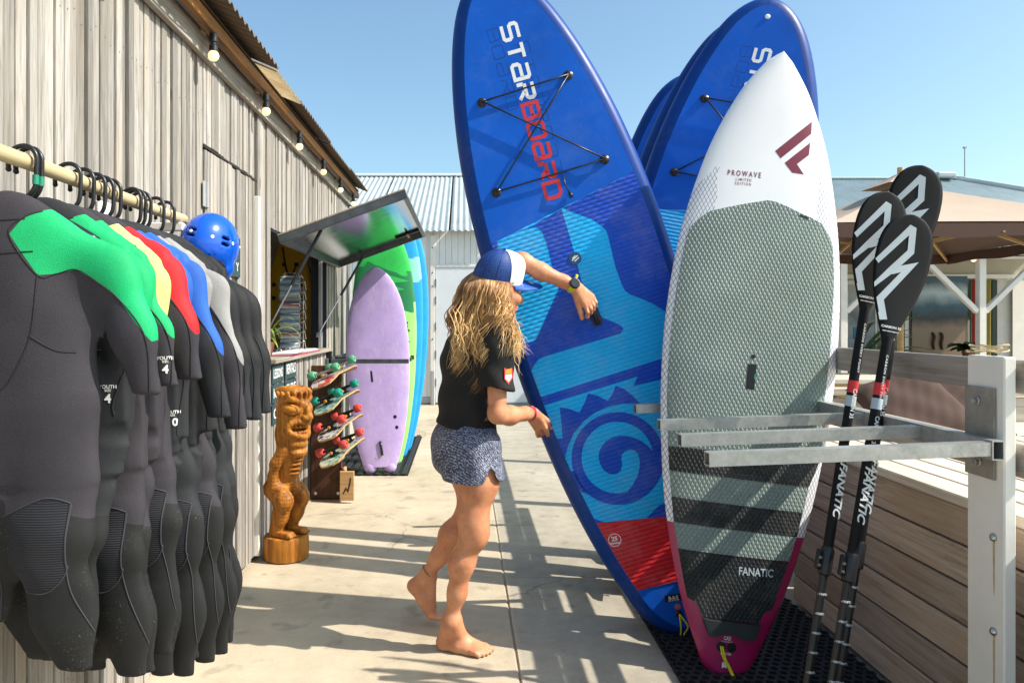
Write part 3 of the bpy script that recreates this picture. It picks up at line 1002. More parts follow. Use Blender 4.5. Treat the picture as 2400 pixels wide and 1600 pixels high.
# window opening: frame, sill, counter
wf = shed_part(MB().box((XW - 0.13, WY1 - 0.004, WZ0), (XW + 0.004, WY1 + 0.0, WZ1)).box((XW - 0.13, WY0, WZ0), (XW + 0.004, WY0 + 0.004, WZ1))
               .box((XW - 0.13, WY0 + .005, WZ1 - .004), (XW + 0.004, WY1 - .005, WZ1 + .002)).build('window_frame', plain('dark_blue_steel', (0.03, 0.035, 0.05), 0.4, metal=0.4), shed))
_mb = MB(); _mb.box((XW - 0.06, WY1 - 0.035, WZ0 + .002), (XW - 0.03, WY1 - .005, WZ1 - .006), bev=.003)
_mb.build('frame_bar', W['grey_paint'], wf)
shed_part(plank('window_sill', (XW - 0.45, WY0 - 0.01, WZ0 - 0.028), (XW + 0.045, WY1 + 0.02, WZ0 + 0.001), W['fascia'], shed, 0.004))

# the flap, propped open on two gas struts
def flap_pt(s, y, off=0.0):
    a = math.atan2(0.285, 0.785)
    return Vector((XW + 0.01 + s*math.cos(a) + off*math.sin(a), y, 1.885 + s*math.sin(a) - off*math.cos(a)))
HY0, HY1, HL = 4.52, 6.62, 0.85
flap = shed_part(MB().build('window_flap', W['black_steel'], shed))
tag(flap)
def flap_box(s0, s1, y0, y1, o0, o1, mat, name, bev=0.003):
    mb = MB()
    a = math.atan2(0.285, 0.785)
    M = Matrix.Translation((XW + 0.01, 0, 1.885)) @ Matrix.Rotation(-a, 4, 'Y')
    mb.box((s0, y0, -o1), (s1, y1, -o0), M=M, bev=bev)
    return mb.build(name, mat, flap)
flap_box(0.0, HL, HY0, HY1, 0.0, 0.012, W['fascia'], 'top_board')
flap_box(0.012, HL - .012, HY0 + .012, HY1 - .012, 0.014, 0.020, W['stainless'], 'steel_lining', 0)
edge_mat = plain('grey_steel_edge', (0.10, 0.11, 0.12), 0.45, metal=0.5, var=0.3, vs=12)
flap_box(0.0, HL, HY0, HY0 + 0.03, 0.0135, 0.062, edge_mat, 'rim')
flap_box(0.0, HL, HY1 - 0.03, HY1, 0.0135, 0.062, edge_mat, 'rim')
flap_box(HL - 0.03, HL, HY0 + .031, HY1 - .031, 0.0135, 0.062, edge_mat, 'rim')
flap_box(0.0, 0.03, HY0 + .031, HY1 - .031, 0.0135, 0.062, edge_mat, 'rim')
flap_box(0.60, 0.84, HY1 - 0.34, HY1 - 0.31, 0.0205, 0.04, W['black_steel'], 'latch_bar')
flap_box(0.70, 0.72, HY1 - 0.44, HY1 - 0.22, 0.041, 0.055, W['brown_beam'], 'latch_bar')
for ya, yb in ((HY0 + 0.09, WY0 + 0.05), (HY1 - 0.09, WY1 - 0.06)):
    a, b = flap_pt(0.26, ya, 0.05), Vector((XW - 0.05, yb, 1.24))
    m = a.lerp(b, 0.52)
    st = MB().tube([a, m], 0.0115, 10).build('gas_strut', W['black_plastic'], flap, auto=40)
    MB().tube([m, b], 0.0055, 8).build('strut_rod', W['bare_steel'], flap, auto=40)
    MB().box(b - Vector((.02, .02, .03)), b + Vector((.02, .02, .012)), bev=.003).build('strut_bracket', W['bare_steel'], flap)

# ------------------------------------------------------------------ lamps strung under the eave
sl = empty('string_light', (XW + 0.09, 5, 2.6), 'string of small warm lit bulbs hanging under the shed eave', 'string light')
sl_fix = Matrix.Translation((-(XW + 0.09), -5, -2.6))
_ys = [1.5, 2.33, 3.16, 4.0, 4.81, 5.63, 6.41, 7.15]
pts = []
for i, y in enumerate(_ys):
    pts.append((XW + 0.085, y, 2.592))
    if i < len(_ys)-1: pts.append((XW + 0.083, (y + _ys[i+1])/2, 2.575))
_o = MB().tube(smooth_curve(pts, 6), 0.004, 6).build('cable', W['black_plastic'], sl); _o.matrix_parent_inverse = sl_fix
for y in _ys[1:]:
    T = Matrix.Translation((XW + 0.088, y, 2.50))
    h = MB().lathe([(0.010, .098), (0.017, .096), (0.018, .062), (0.0135, .058), (0.0135, .05), (0.019, .044), (0.020, .022), (0.0155, .02)], 14, T).build('lamp_holder', W['black_plastic'], sl, auto=35)
    h.matrix_parent_inverse = sl_fix
    MB().sphere((XW + 0.088, y, 2.502), 0.0235, 16, 10).build('bulb', W['bulb'], h, smooth=True)

# ------------------------------------------------------------------ white building across the yard
WBY = 11.7
wb = empty('white_building', (0, WBY, 0), 'low white boarded building with grey corrugated roof at the end of the yard', 'building')
wb_fix = Matrix.Translation((0, -WBY, 0))
def wbp(o):
    o.matrix_parent_inverse = wb_fix
    return o
x = -2.6
while x < 3.6:
    z0, z1 = 0.12, 2.80
    if -0.47 < x < 1.60: z0 = 2.24
    wbp(plank('wall_board', (x + 0.002, WBY - 0.018, z0), (x + 0.098, WBY + 0.01, z1), W['white_wall'], wb, 0.004))
    x += 0.1
wbp(MB().box((-2.7, WBY + 0.012, 0), (3.7, WBY + 0.1, 2.8)).box((-2.7, WBY + 0.11, 0), (-2.6, 19.4, 2.8)).box((3.6, WBY + 0.11, 0), (3.7, 19.4, 2.8)).build('wall', W['white_wall'], wb))
wbp(MB().box((-2.6, WBY - 0.03, 0.03), (-0.5, WBY + 0.01, 0.118), bev=.004).build('plinth', W['grey_paint'], wb))
for xx in (-0.545, 1.56):
    wbp(plank('door_post', (xx, WBY - 0.05, 0.0), (xx + 0.075, WBY - 0.02, 2.72), W['white_paint'], wb, 0.004))
wbp(plank('door_head', (-0.468, WBY - 0.05, 2.205), (1.558, WBY - 0.02, 2.245), W['white_paint'], wb, 0.004))
for (a, b) in ((-0.462, 0.535), (0.545, 1.552)):
    d = wbp(MB().box((a, WBY - 0.04, 0.035), (b, WBY + .008, 2.2), bev=.004).build('door', plain('white_door', (0.74, 0.76, 0.78), 0.45, var=0.03), wb))
    hx = a + 0.012 if a < 0 else b - 0.012
    for z in (0.3, 0.75, 1.2, 1.62, 1.9):
        MB().tube([(hx, WBY - 0.05, z), (hx, WBY - 0.05, z + 0.12)], 0.011, 8).build('hinge', W['grey_paint'], d)
wbp(MB().box((-0.535, WBY - 0.085, 0.0), (-0.475, WBY - 0.052, 0.55), bev=.008).build('stop_post', W['grey_paint'], wb))
mb = MB()
for xx in (-0.51,):
    for z in (1.05, 1.9, 2.12, 2.52): mb.sphere((xx, WBY - 0.052, z), 0.012, 8, 6)
wbp(mb.build('bolt_head', W['black_steel'], wb))

def roof_front(name, x0, x1, ya, za, yb, zb, mat, parent, fix, pitch=0.10, amp=0.013, x0b=None, x1b=None, th=0.004):
    """corrugated slope facing the camera; waves across X"""
    n = int((x1 - x0)/pitch*6)
    vs, fs = [], []
    x0b = x0 if x0b is None else x0b; x1b = x1 if x1b is None else x1b
    for i in range(n+1):
        t = i/n
        w = amp*math.sin(2*math.pi*(x0 + (x1-x0)*t)/pitch)
        vs += [(lerp(x0, x1, t), ya, za + w), (lerp(x0b, x1b, t), yb, zb + w), (lerp(x0, x1, t), ya, za + w - th), (lerp(x0b, x1b, t), yb, zb + w - th)]
    for i in range(n):
        a = i*4
        fs += [(a, a+4, a+5, a+1), (a+2, a+3, a+7, a+6), (a, a+2, a+6, a+4)]
    mb = MB(); mb.add(vs, fs)
    o = mb.build(name, mat, parent, smooth=True)
    return fix(o) if fix else o
for (a, b) in ((-2.75, -1.5), (-1.47, -0.25), (-0.22, 0.62)):
    roof_front('roof_sheet', a, b, 11.52, 2.77 + 0.004*(a+2), 15.5, 4.42, W['roof_zinc'], wb, wbp)
roof_front('roof_sheet', 0.66, 3.7, 11.60, 2.79, 15.5, 4.40, corrugated('pale_sheets', (0.55, 0.57, 0.56), 0.5, 0.1, (0.35, 0.25, 0.16), 0.35), wb, wbp)
wbp(MB().box((-2.75, 15.44, 4.43), (3.7, 15.6, 4.48), bev=.01).build('ridge_cap', W['white_wall'], wb))
wbp(plank('gutter_board', (0.6, 11.50, 2.98), (3.7, 11.53, 3.03), W['brown_beam'], wb, .004))
wbp(MB().box((-2.7, 15.62, 2.8), (3.7, 19.4, 2.85)).add([(-2.75, 15.6, 4.44), (3.7, 15.6, 4.44), (3.7, 19.4, 2.85), (-2.75, 19.4, 2.85)], [(0, 1, 2, 3)]).build('rear_roof', W['roof_zinc'], wb))

# ------------------------------------------------------------------ beach restaurant on the right
RY = 10.7
rest = empty('restaurant', (6.6, RY, 0), 'white beach restaurant with open veranda and blue grey roof, behind the wooden deck', 'building')
rfixm = Matrix.Translation((-6.6, -RY, 0))
def rp(o):
    o.matrix_parent_inverse = rfixm
    return o
for xx in (3.62, 5.58, 7.62, 9.66):
    rp(plank('post', (xx - 0.05, RY - 0.05, 0), (xx + 0.05, RY + 0.05, 2.26), W['white_paint'], rest, .006))
rp(plank('beam', (3.4, RY - 0.052, 2.262), (10.2, RY + 0.06, 2.36), W['white_paint'], rest, .006))
rp(plank('eave_board', (3.4, RY - 0.24, 2.365), (10.3, RY - 0.19, 2.41), W['table_wood'], rest, .003))
for xx, sx in ((5.58, 1), (7.62, -1), (7.62, 1), (3.62, 1), (9.66, -1)):
    a = Vector((xx + sx*0.055, RY, 1.48)); b = Vector((xx + sx*0.85, RY, 2.26))
    rp(MB().bar(a, b, 0.07, 0.075, up=(0, 1, 0), bev=.004).build('brace', W['white_paint'], rest))
roof_front('porch_sheet', 3.3, 6.25, RY - 0.28, 2.405, 12.7, 2.93, W['roof_zinc'], rest, rp)
roof_front('porch_sheet', 6.28, 7.9, RY - 0.30, 2.410, 12.7, 2.93, W['roof_zinc'], rest, rp)
roof_front('porch_sheet', 7.93, 10.4, RY - 0.28, 2.53, 12.7, 3.02, W['roof_zinc'], rest, rp)
roof_front('roof_sheet', 2.6, 13.6, 12.6, 2.93, 15.2, 4.30, W['roof_blue'], rest, rp, 0.12, 0.016, 2.6, 10.35)
rp(MB().tube([(10.30, 15.2, 4.33), (13.65, 12.6, 2.98)], 0.06, 8).build('hip_cap', W['roof_zinc'], rest))
rp(MB().box((2.6, 15.15, 4.31), (10.35, 15.3, 4.345), bev=.01).build('ridge_cap', W['roof_zinc'], rest))
rp(MB().add([(10.35, 15.25, 4.3), (13.6, 12.6, 2.93), (13.6, 18.2, 2.93)], [(0, 1, 2)]).add([(10.35, 15.25, 4.3), (13.6, 18.2, 2.93), (2.6, 18.2, 2.93), (2.6, 15.25, 4.3)], [(0, 1, 2, 3)]).build('rear_roof', W['roof_blue'], rest))
rp(MB().box((12.15, 13.8, 3.3), (12.65, 14.2, 3.86), bev=.01).box((12.6, 14.22, 3.3), (12.75, 14.4, 3.95), bev=.01).build('chimney', W['grey_paint'], rest))
rp(MB().box((9.8, 15.0, 4.31), (10.2, 15.5, 4.43), bev=.03).build('roof_vent', W['roof_zinc'], rest))
rp(MB().tube([(10.42, 15.1, 4.28), (10.42, 15.1, 4.93)], 0.012, 6).box((10.39, 15.07, 4.93), (10.45, 15.13, 4.965), bev=.005).build('antenna', W['grey_paint'], rest))
# back wall of the veranda
WY = 12.7
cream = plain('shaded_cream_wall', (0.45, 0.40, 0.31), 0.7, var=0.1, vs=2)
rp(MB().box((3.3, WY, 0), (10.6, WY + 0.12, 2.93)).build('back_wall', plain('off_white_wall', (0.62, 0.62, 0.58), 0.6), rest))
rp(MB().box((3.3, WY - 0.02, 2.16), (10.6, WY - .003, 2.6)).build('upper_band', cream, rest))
rp(plank('wall_beam', (3.3, WY - 0.08, 2.08), (10.6, WY - 0.022, 2.155), W['white_paint'], rest, .004))
rp(MB().box((3.3, RY - .2, 0.0), (10.6, WY - .005, 0.09)).build('veranda_floor', W['deck_grey'], rest))
def window(x0, x1, z0, z1, ya=WY - 0.06):
    f = rp(MB().box((x0, ya, z0), (x0+.07, WY-.004, z1), bev=.004).box((x1-.07, ya, z0), (x1, WY-.004, z1), bev=.004)
           .box((x0+.072, ya, z0), (x1-.072, WY-.004, z0+.07), bev=.004).box((x0+.072, ya, z1-.07), (x1-.072, WY-.004, z1), bev=.004).build('window', W['white_paint'], rest))
    MB().box((x0+.072, WY-.04, z0+.072), (x1-.072, WY-.03, z1-.072)).build('pane', picture_mat('dim_window', [(0.2, (0.10, 0.10, 0.11)), (0.45, (0.30, 0.33, 0.36)), (0.6, (0.14, 0.16, 0.18)), (0.8, (0.40, 0.42, 0.43))], 1.6, 2, 0.5, z0, z1), f)
    MB().box(((x0+x1)/2-.012, WY-.05, z0+.072), ((x0+x1)/2+.012, WY-.041, z1-.072)).build('glazing_bar', W['white_paint'], f)
    return f
window(6.62, 7.75, 0.55, 2.05)
window(9.72, 10.5, 0.6, 2.0)
d = rp(MB().box((9.55, WY - 0.07, 0.1), (10.55, WY - .062, 2.06), bev=.002).build('glass_door', W['white_paint'], rest))
rp(MB().box((9.18, WY - .05, 0.1), (9.30, WY - .004, 2.06), bev=.004).build('door_frame', W['black_plastic'], rest))
# framed surf picture leaning on the back wall, painted boards beside the door
surf = picture_mat('wave_picture', [(0.05, (0.22, 0.15, 0.10)), (0.40, (0.24, 0.17, 0.12)), (0.52, (0.015, 0.02, 0.03)), (0.66, (0.03, 0.10, 0.15)), (0.82, (0.45, 0.55, 0.60)), (0.95, (0.05, 0.10, 0.14))], 4.0, 2, 0.16, 0.62, 2.1)
tag(MB().box((7.78, WY - 0.095, 0.62), (8.75, WY - .062, 2.12), bev=.004).build('surf_poster', surf), 'large poster of a dark wave above brown sand on the veranda wall', 'poster')
stripe = NT('striped_cloth')
_x = stripe.math('FRACT', stripe.math('MULTIPLY', stripe.sep(stripe.pos())[0], 2.35))
stripe.p(Base_Color=stripe.ramp(_x, (0.0, (0.32, 0.03, 0.02)), (0.16, (0.05, 0.12, 0.05)), (0.34, (0.42, 0.30, 0.07)), (0.52, (0.03, 0.10, 0.05)), (0.72, (0.36, 0.04, 0.03)), (0.9, (0.45, 0.36, 0.14))), Roughness=0.8)
for nd in stripe.t.nodes:
    if nd.type == 'VALTORGB': nd.color_ramp.interpolation = 'CONSTANT'
mb = MB()
vs, fs = [], []
for i in range(41):
    xx = 8.78 + 0.40*i/40
    for z in (0.12, 2.06): vs.append((xx, WY - 0.10 - 0.018*math.sin(i*0.95), z))
for i in range(40): fs.append((2*i, 2*i+2, 2*i+3, 2*i+1))
mb.add(vs, fs)
tag(mb.build('curtain', stripe.mat, smooth=True), 'curtain with red, green and yellow stripes beside the veranda door', 'curtain')
vl = empty('string_light', (7.5, RY - .1, 2.3), 'warm bulbs on a black cable along the veranda beam', 'string light')
vfix = Matrix.Translation((-7.5, -(RY - .1), -2.3))
pts = []
for i in range(6):
    pts.append((5.6 + 1.0*i, RY - .085, 2.335)); pts.append((6.1 + 1.0*i, RY - .085, 2.295))
_o = MB().tube(smooth_curve(pts, 5), 0.008, 5).build('cable', W['black_plastic'], vl); _o.matrix_parent_inverse = vfix
for xx in (7.45, 8.75):
    h = MB().lathe([(0.02, .05), (0.028, .045), (0.026, .0)], 10, Matrix.Translation((xx, RY - .09, 2.265))).build('lamp_holder', W['black_plastic'], vl, auto=35); h.matrix_parent_inverse = vfix
    MB().sphere((xx, RY - .09, 2.24), 0.036, 12, 8).build('bulb', W['bulb'], h, smooth=True)

# ------------------------------------------------------------------ parasol over the deck
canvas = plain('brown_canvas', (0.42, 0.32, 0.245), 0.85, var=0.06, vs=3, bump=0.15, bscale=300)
par = empty('parasol', (4.57, 7.6, 0), 'large square brown parasol on a wooden pole over the deck', 'parasol')
pfix = Matrix.Translation((-4.57, -7.6, 0))
def pp(o):
    o.matrix_parent_inverse = pfix
    return o
apex = Vector((4.57, 7.6, 2.78)); hs = 1.46
cor = [apex + Vector((sx*hs, sy*hs, -0.60)) for sx, sy in ((-1,-1),(1,-1),(1,1),(-1,1))]
vs, fs = [], []
for k in range(4):
    a, b = cor[k], cor[(k+1) % 4]
    n = 10; base = len(vs)
    for i in range(n+1):
        for j in range(n+1):
            t = j/n; s = i/n
            e = a.lerp(b, t)
            p = apex.lerp(e, s)
            p.z -= 0.05*math.sin(math.pi*s)*(0.4+1.0*math.sin(math.pi*t)) - 0.01*math.sin(math.pi*t)*s
            vs.append(p)
    for i in range(n):
        for j in range(n):
            q = base + i*(n+1) + j
            fs.append((q, q+n+1, q+n+2, q+1))
mb = MB(); mb.add(vs, fs)
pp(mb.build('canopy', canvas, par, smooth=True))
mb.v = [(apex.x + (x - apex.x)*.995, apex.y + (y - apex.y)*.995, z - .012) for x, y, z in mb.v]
pp(mb.build('shaded_underside', plain('shade_brown_underside', (0.12, 0.075, 0.055), 0.9), par, smooth=True))  # added sheet: the shade under the canopy put into a darker brown
mb = MB()
for k in range(4):
    a, b = cor[k], cor[(k+1) % 4]
    n = 16; base = len(mb.v)
    vv, ff = [], []
    for j in range(n+1):
        e = a.lerp(b, j/n)
        vv.append(e + Vector((0, 0, -0.005))); vv.append(e + Vector((0, 0, -0.12 - 0.012*math.sin(j*1.3))))
    for j in range(n): ff.append((2*j, 2*j+1, 2*j+3, 2*j+2))
    mb.add(vv, ff)
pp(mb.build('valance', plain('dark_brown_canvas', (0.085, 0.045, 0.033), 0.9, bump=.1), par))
v2 = [apex + Vector((sx*0.27, sy*0.27, -0.03)) for sx, sy in ((-1,-1),(1,-1),(1,1),(-1,1))] + [apex + Vector((0, 0, 0.12))]
pp(MB().add(v2, [(0,1,4),(1,2,4),(2,3,4),(3,0,4)]).build('vent_cap', canvas, par))
pp(MB().tube([(4.57, 7.6, 0), (4.57, 7.6, 2.95)], 0.03, 12).build('pole', W['table_wood'], par, auto=40))
for k in range(8):
    e = cor[k//2] if k % 2 == 0 else cor[k//2].lerp(cor[(k//2+1) % 4], 0.5)
    pp(MB().bar(apex + Vector((0, 0, -0.17)), e + Vector((0, 0, -0.085)), 0.022, 0.03).build('rib', W['table_wood'], par))
    pp(MB().bar(Vector((4.57, 7.6, 2.1)), apex.lerp(e, 0.55) + Vector((0, 0, -.14)), 0.02, 0.026).build('strut', W['table_wood'], par))
pp(MB().box((4.2, 7.23, 0.0), (4.94, 7.97, 0.08), bev=.01).build('base', W['grey_paint'], par))

# ------------------------------------------------------------------ deck box, rail fence, back bench
BX, BZ = 1.57, 0.80
bench = empty('deck_platform', (BX + .6, 2.6, 0), 'raised wooden platform boarded in brown planks, behind the white post', 'platform')
bfix = Matrix.Translation((-(BX + .6), -2.6, 0))
def bp(o):
    o.matrix_parent_inverse = bfix
    return o
z = 0.763
for k in range(6):
    bp(plank('front_plank', (BX, 0.4, z - 0.117), (BX + 0.028, 3.46, z), W['deck_front'], bench, .004))
    bp(plank('end_plank', (BX + .03, 3.432, z - 0.117), (3.9, 3.46, z), W['deck_front'], bench, .004))
    z -= 0.125
x = BX - 0.012
for k in range(19):
    bp(plank('top_plank', (x, 0.4, BZ - 0.034), (x + 0.115, 3.47, BZ), W['deck_top'], bench, .005))
    x += 0.123
bp(MB().box((BX + .035, 0.45, 0.0), (3.88, 3.425, BZ - .04)).build('frame', W['dark_gap'], bench))
# corner post at the far end of the platform
fence = empty('rail_fence', (1.47, 3.2, 0), 'low fence of white posts and grey horizontal boards along the deck', 'fence')
ffix = Matrix.Translation((-1.47, -3.2, 0))
def fp(o):
    o.matrix_parent_inverse = ffix
    return o
PXF = 1.45                       # left face of the posts
post0 = fp(plank('post', (PXF, 1.948, 0), (PXF + 0.034, 2.092, 1.252), W['white_paint'], fence, .004))
for y in (3.50, 5.1, 6.7):
    fp(plank('post', (PXF, y, 0), (PXF + 0.045, y + 0.10, 1.252), W['white_paint'], fence, .004))
fp(plank('rail', (PXF + 0.048, 1.93, 1.152), (PXF + 0.074, 6.9, 1.242), W['deck_grey'], fence, .004))
fp(plank('rail', (PXF + 0.048, 1.93, 0.925), (PXF + 0.074, 3.40, 1.015), W['deck_grey'], fence, .004))
for z in (0.757, 0.50):
    mb = MB()
    M = Matrix.Translation((PXF - 0.001, 1.985, z)) @ Matrix.Rotation(R(-90), 4, 'Y')
    mb.lathe([(0.0115, 0), (0.0115, .003), (0.008, .007), (0.003, .0085)], 12, M)
    mb.build('bolt', W['bare_steel'], post0, smooth=True).matrix_parent_inverse = Matrix.Translation(-post0.location)
rust = NT('rust_run')
_f = rust.noise(rust.map(rust.pos(), (1, 25, 4)), 8, 3)
rust.p(Base_Color=rust.ramp(_f, (0.35, (0.46, 0.27, 0.08)), (0.65, (0.60, 0.47, 0.30))), Roughness=0.8)
mb = MB()
for z, L in ((0.745, .14), (0.488, .2)):
    mb.flat([(1.981, z), (1.989, z), (1.9865, z - L), (1.984, z - L*1.02), (1.9825, z - L*.8)], lambda y, zz: (PXF - 0.0008, y, zz))
mb.build('rust_stain', rust.mat, post0).matrix_parent_inverse = Matrix.Translation(-post0.location)
# coil of thin rope on the post top
pts = [(PXF + 0.03 + (0.035 + .012*math.sin(a*.31))*math.cos(a*0.9) + .006*math.sin(a*2.3), 2.05 + (0.05 + .015*math.cos(a*.37))*math.sin(a*0.9), 1.2565 + 0.0012*a + .004*math.sin(a*1.7)**2) for a in [i*0.25 for i in range(84)]]
tag(MB().tube(pts, 0.0021, 5).build('rope_coil', plain('pale_rope', (0.55, 0.43, 0.24), 0.8), smooth=True), 'small coil of pale thin rope on top of the white post', 'rope')

back = empty('bench', (2.9, 3.9, 0), 'sun bleached wooden bench with plank backrest across the deck behind the cushions', 'bench')
kfix = Matrix.Translation((-2.9, -3.9, 0))
for (y0, y1, z0, z1) in ((3.92, 3.99, 0.945, 0.985), (3.945, 3.97, 0.80, 0.93), (3.945, 3.97, 0.655, 0.785), (3.945, 3.97, 0.51, 0.64), (3.945, 3.97, 0.365, 0.495)):
    o = plank('back_plank', (1.62, y0, z0), (5.2, y1, z1), W['bench_x'], back, .004); o.matrix_parent_inverse = kfix
for k in range(3):
    o = plank('seat_plank', (1.62, 3.50 + .14*k, 0.766), (5.2, 3.63 + .14*k, 0.80), W['bench_x'], back, .004); o.matrix_parent_inverse = kfix
for xx in (1.75, 2.9, 4.0, 5.0):
    o = plank('upright', (xx, 3.972, 0), (xx + .07, 4.03, 0.94), W['bench_x'], back, .004); o.matrix_parent_inverse = kfix
    o = plank('leg', (xx, 3.52, 0), (xx + .07, 3.58, 0.764), W['bench_x'], back, .004); o.matrix_parent_inverse = kfix
# picnic tables further back
tabs = []
for (tx, ty, tw) in ((4.0, 6.3, 2.1), (6.7, 6.9, 1.9)):
    t = empty('picnic_table', (tx, ty, 0), None, 'table', 'tables on the deck')
    for k in range(5):
        plank('top_plank', (-tw/2, -0.36 + .145*k, 0.83), (tw/2, -0.225 + .145*k, 0.87), W['bench_x'], t, .004)
    plank('apron', (-tw/2 + .02, -0.34, 0.765), (tw/2 - .02, -0.31, 0.828), W['table_wood'], t, .004)
    for sx in (-1, 1):
        for sy in (-1, 1):
            plank('leg', (sx*(tw/2 - .2) - .04, sy*.27 - .035, 0), (sx*(tw/2 - .2) + .04, sy*.27 + .035, 0.828 if sy > 0 else .764), W['table_wood'], t, .004)
    tabs.append(t)
tabs[0]['label'] = 'pale plank table under the parasol, nearest behind the paddles'
tabs[1]['label'] = 'pale plank table at the right edge before the veranda'
# ------------------------------------------------------------------ boards
def rig(loc, roll, lean=0.0, yaw=0.0):
    return Matrix.Translation(loc) @ Matrix.Rotation(R(yaw), 4, 'Z') @ Matrix.Rotation(R(lean), 4, 'X') @ Matrix.Rotation(R(roll), 4, 'Y')

def spread(prof, n):
    """half-width profile [(v, w)...] -> n smooth samples, denser at both ends"""
    pts = smooth_curve([(v, w, 0) for v, w in prof], 14)
    V = np.array([p.x for p in pts]); Wd = np.array([p.y for p in pts])
    L = V[-1]
    t = (1 - np.cos(np.linspace(0, math.pi, n)))/2
    v = V[0] + (L - V[0])*t
    o = np.argsort(V)
    return v, np.maximum(np.interp(v, V[o], Wd[o]), 0.0)

def loop_of(prof, n=60):
    """closed counter-clockwise outline, seen from the deck side"""
    v, w = spread(prof, n)
    right = [(w[i], v[i]) for i in range(n)]
    left = [(-w[i], v[i]) for i in range(n-1, -1, -1)]
    pts = right + left
    res = []
    for p in pts:
        if not res or math.dist(p, res[-1]) > 1e-4: res.append(p)
    if math.dist(res[0], res[-1]) < 1e-4: res.pop()
    return res

def inset(loop, r):
    n = len(loop); out = []
    for i in range(n):
        a, b = Vector(loop[i-1]), Vector(loop[(i+1) % n])
        t = (b - a).normalized()
        nrm = Vector((t.y, -t.x))
        out.append((loop[i][0] - nrm.x*r, loop[i][1] - nrm.y*r))
    return out

def hull2(pts):
    pts = sorted(set((round(x, 6), round(y, 6)) for x, y in pts))
    def half(ps):
        h = []
        for p in ps:
            while len(h) > 1 and (h[-1][0]-h[-2][0])*(p[1]-h[-2][1]) - (h[-1][1]-h[-2][1])*(p[0]-h[-2][0]) <= 1e-12: h.pop()
            h.append(p)
        return h
    a, b = half(pts), half(pts[::-1])
    return a[:-1] + b[:-1]

class Inflatable:
    """flat deck, full half-round rails; x across, z along, deck at y = -t/2"""
    def __init__(self, prof, t, label, group, deck_mat, rail_mat, base_mat, loc, roll, lean=0, yaw=0, name='paddleboard', cat='paddleboard'):
        self.t = t
        self.M = rig(loc, roll, lean, yaw)
        self.root = empty(name, loc, label, cat, group)
        self.root.rotation_euler = (self.M.to_3x3()).to_euler()
        self.loop = loop_of(prof)
        r = t/2
        self.deck = inset(self.loop, r*0.98)
        n = len(self.loop)
        mb = MB(); vs, fs = [], []
        K = 10
        for i in range(n):
            c = Vector(self.deck[i]); d = (Vector(self.loop[i]) - c)
            for k in range(K+1):
                a = math.pi*k/K
                q = c + d*math.sin(a)
                vs.append((q.x, -r*math.cos(a), q.y))
        for i in range(n):
            j = (i+1) % n
            for k in range(K):
                fs.append((i*(K+1)+k, j*(K+1)+k, j*(K+1)+k+1, i*(K+1)+k+1))
        mb.add(vs, fs)
        mb.build('rail', rail_mat, self.root, smooth=True)
        mb = MB()
        mb.flat(self.deck, lambda x, z: (x, -r, z))
        mb.build('deck', deck_mat, self.root)
        mb = MB(); mb.flat(self.deck[::-1], lambda x, z: (x, r, z)); mb.build('base', base_mat, self.root)
        A = np.array(self.loop); I = inset(self.loop, r*1.02)
        self.clip = hull2([p for p in I if np.min(np.hypot(A[:, 0] - p[0], A[:, 1] - p[1])) > r*0.97])
    def loc(self, px, py):
        o = Vector((0, 0, EYE)); d = Vector(((px-VX)/FPX, 1, -(py-VY)/FPX))
        p = self.M @ Vector((0, -self.t/2, 0)); nn = self.M.to_3x3() @ Vector((0, -1, 0))
        h = o + d*((p-o).dot(nn)/d.dot(nn))
        q = self.M.inverted() @ h
        return (q.x, q.z)
    def surf(self, off):
        return lambda x, z: (x, -self.t/2 - off, z)
    def patch(self, polys, off, mat, name, clip=True, parent=None):
        mb = MB()
        for pl in polys:
            if sum(pl[i-1][0]*pl[i][1] - pl[i][0]*pl[i-1][1] for i in range(len(pl))) < 0: pl = pl[::-1]
            if clip: pl = clip_convex(pl, self.clip)
            if len(pl) > 2: mb.flat(pl, self.surf(off))
        return mb.build(name, mat, parent or self.root)

s23 = 2400/2352.0
def c3(x, y): return (1020 + x/2.6133, y/2.6133)
def c4(x, y): return (1180 + x/2.6135, 500 + y/2.6135)
def c5(x, y): return (1200 + x/2.614, 1000 + y/2.614)
def c6(x, y): return (1450 + x/3.136, y/3.136)
def c7(x, y): return (1500 + x/2.614, 400 + y/2.614)
def c8(x, y): return (1500 + x/2.412, 950 + y/2.412)

SUP_PROF = [(0, 0), (.02, .082), (.036, .110), (.072, .153), (.128, .195), (.222, .238), (.44, .300), (.69, .349), (.977, .384), (1.3, .402), (1.556, .406), (1.75, .405), (1.91, .399),
            (2.11, .384), (2.33, .355), (2.56, .307), (2.75, .25), (2.89, .19), (2.98, .128), (3.035, .06), (3.05, 0)]
def vinyl(name, c, rough=0.48):
    m = NT(name)
    v = m.obj()
    n1 = m.noise(v, 2.5, 4, 0.6); n2 = m.noise(m.map(v, (1, 1, .25)), 40, 3)
    col = m.ramp(n1, (0.3, tuple(x*0.86 for x in c)), (0.7, tuple(min(1, x*1.14) for x in c)))
    sc = m.math('MULTIPLY', m.ramp(m.noise(m.map(v, (7, 7, .9), rot=(0, -.4, 0)), 12, 4, .75), (0.64, 0.0), (0.72, 1.0)), 0.10)
    du = m.math('MULTIPLY', m.ramp(m.noise(v, 4.0, 6, .75), (0.5, 0.0), (0.75, 1.0)), 0.07)
    col = m.mix(m.math('ADD', sc, du), col, (0.45, 0.47, 0.50))
    m.p(Base_Color=col, Roughness=m.math('ADD', rough, m.math('MULTIPLY', m.math('SUBTRACT', n2, .5), 0.25)))
    m.set(m.bs, 'Specular IOR Level', 0.22)
    m.bump(n1, 0.05, 0.01)
    return m.mat
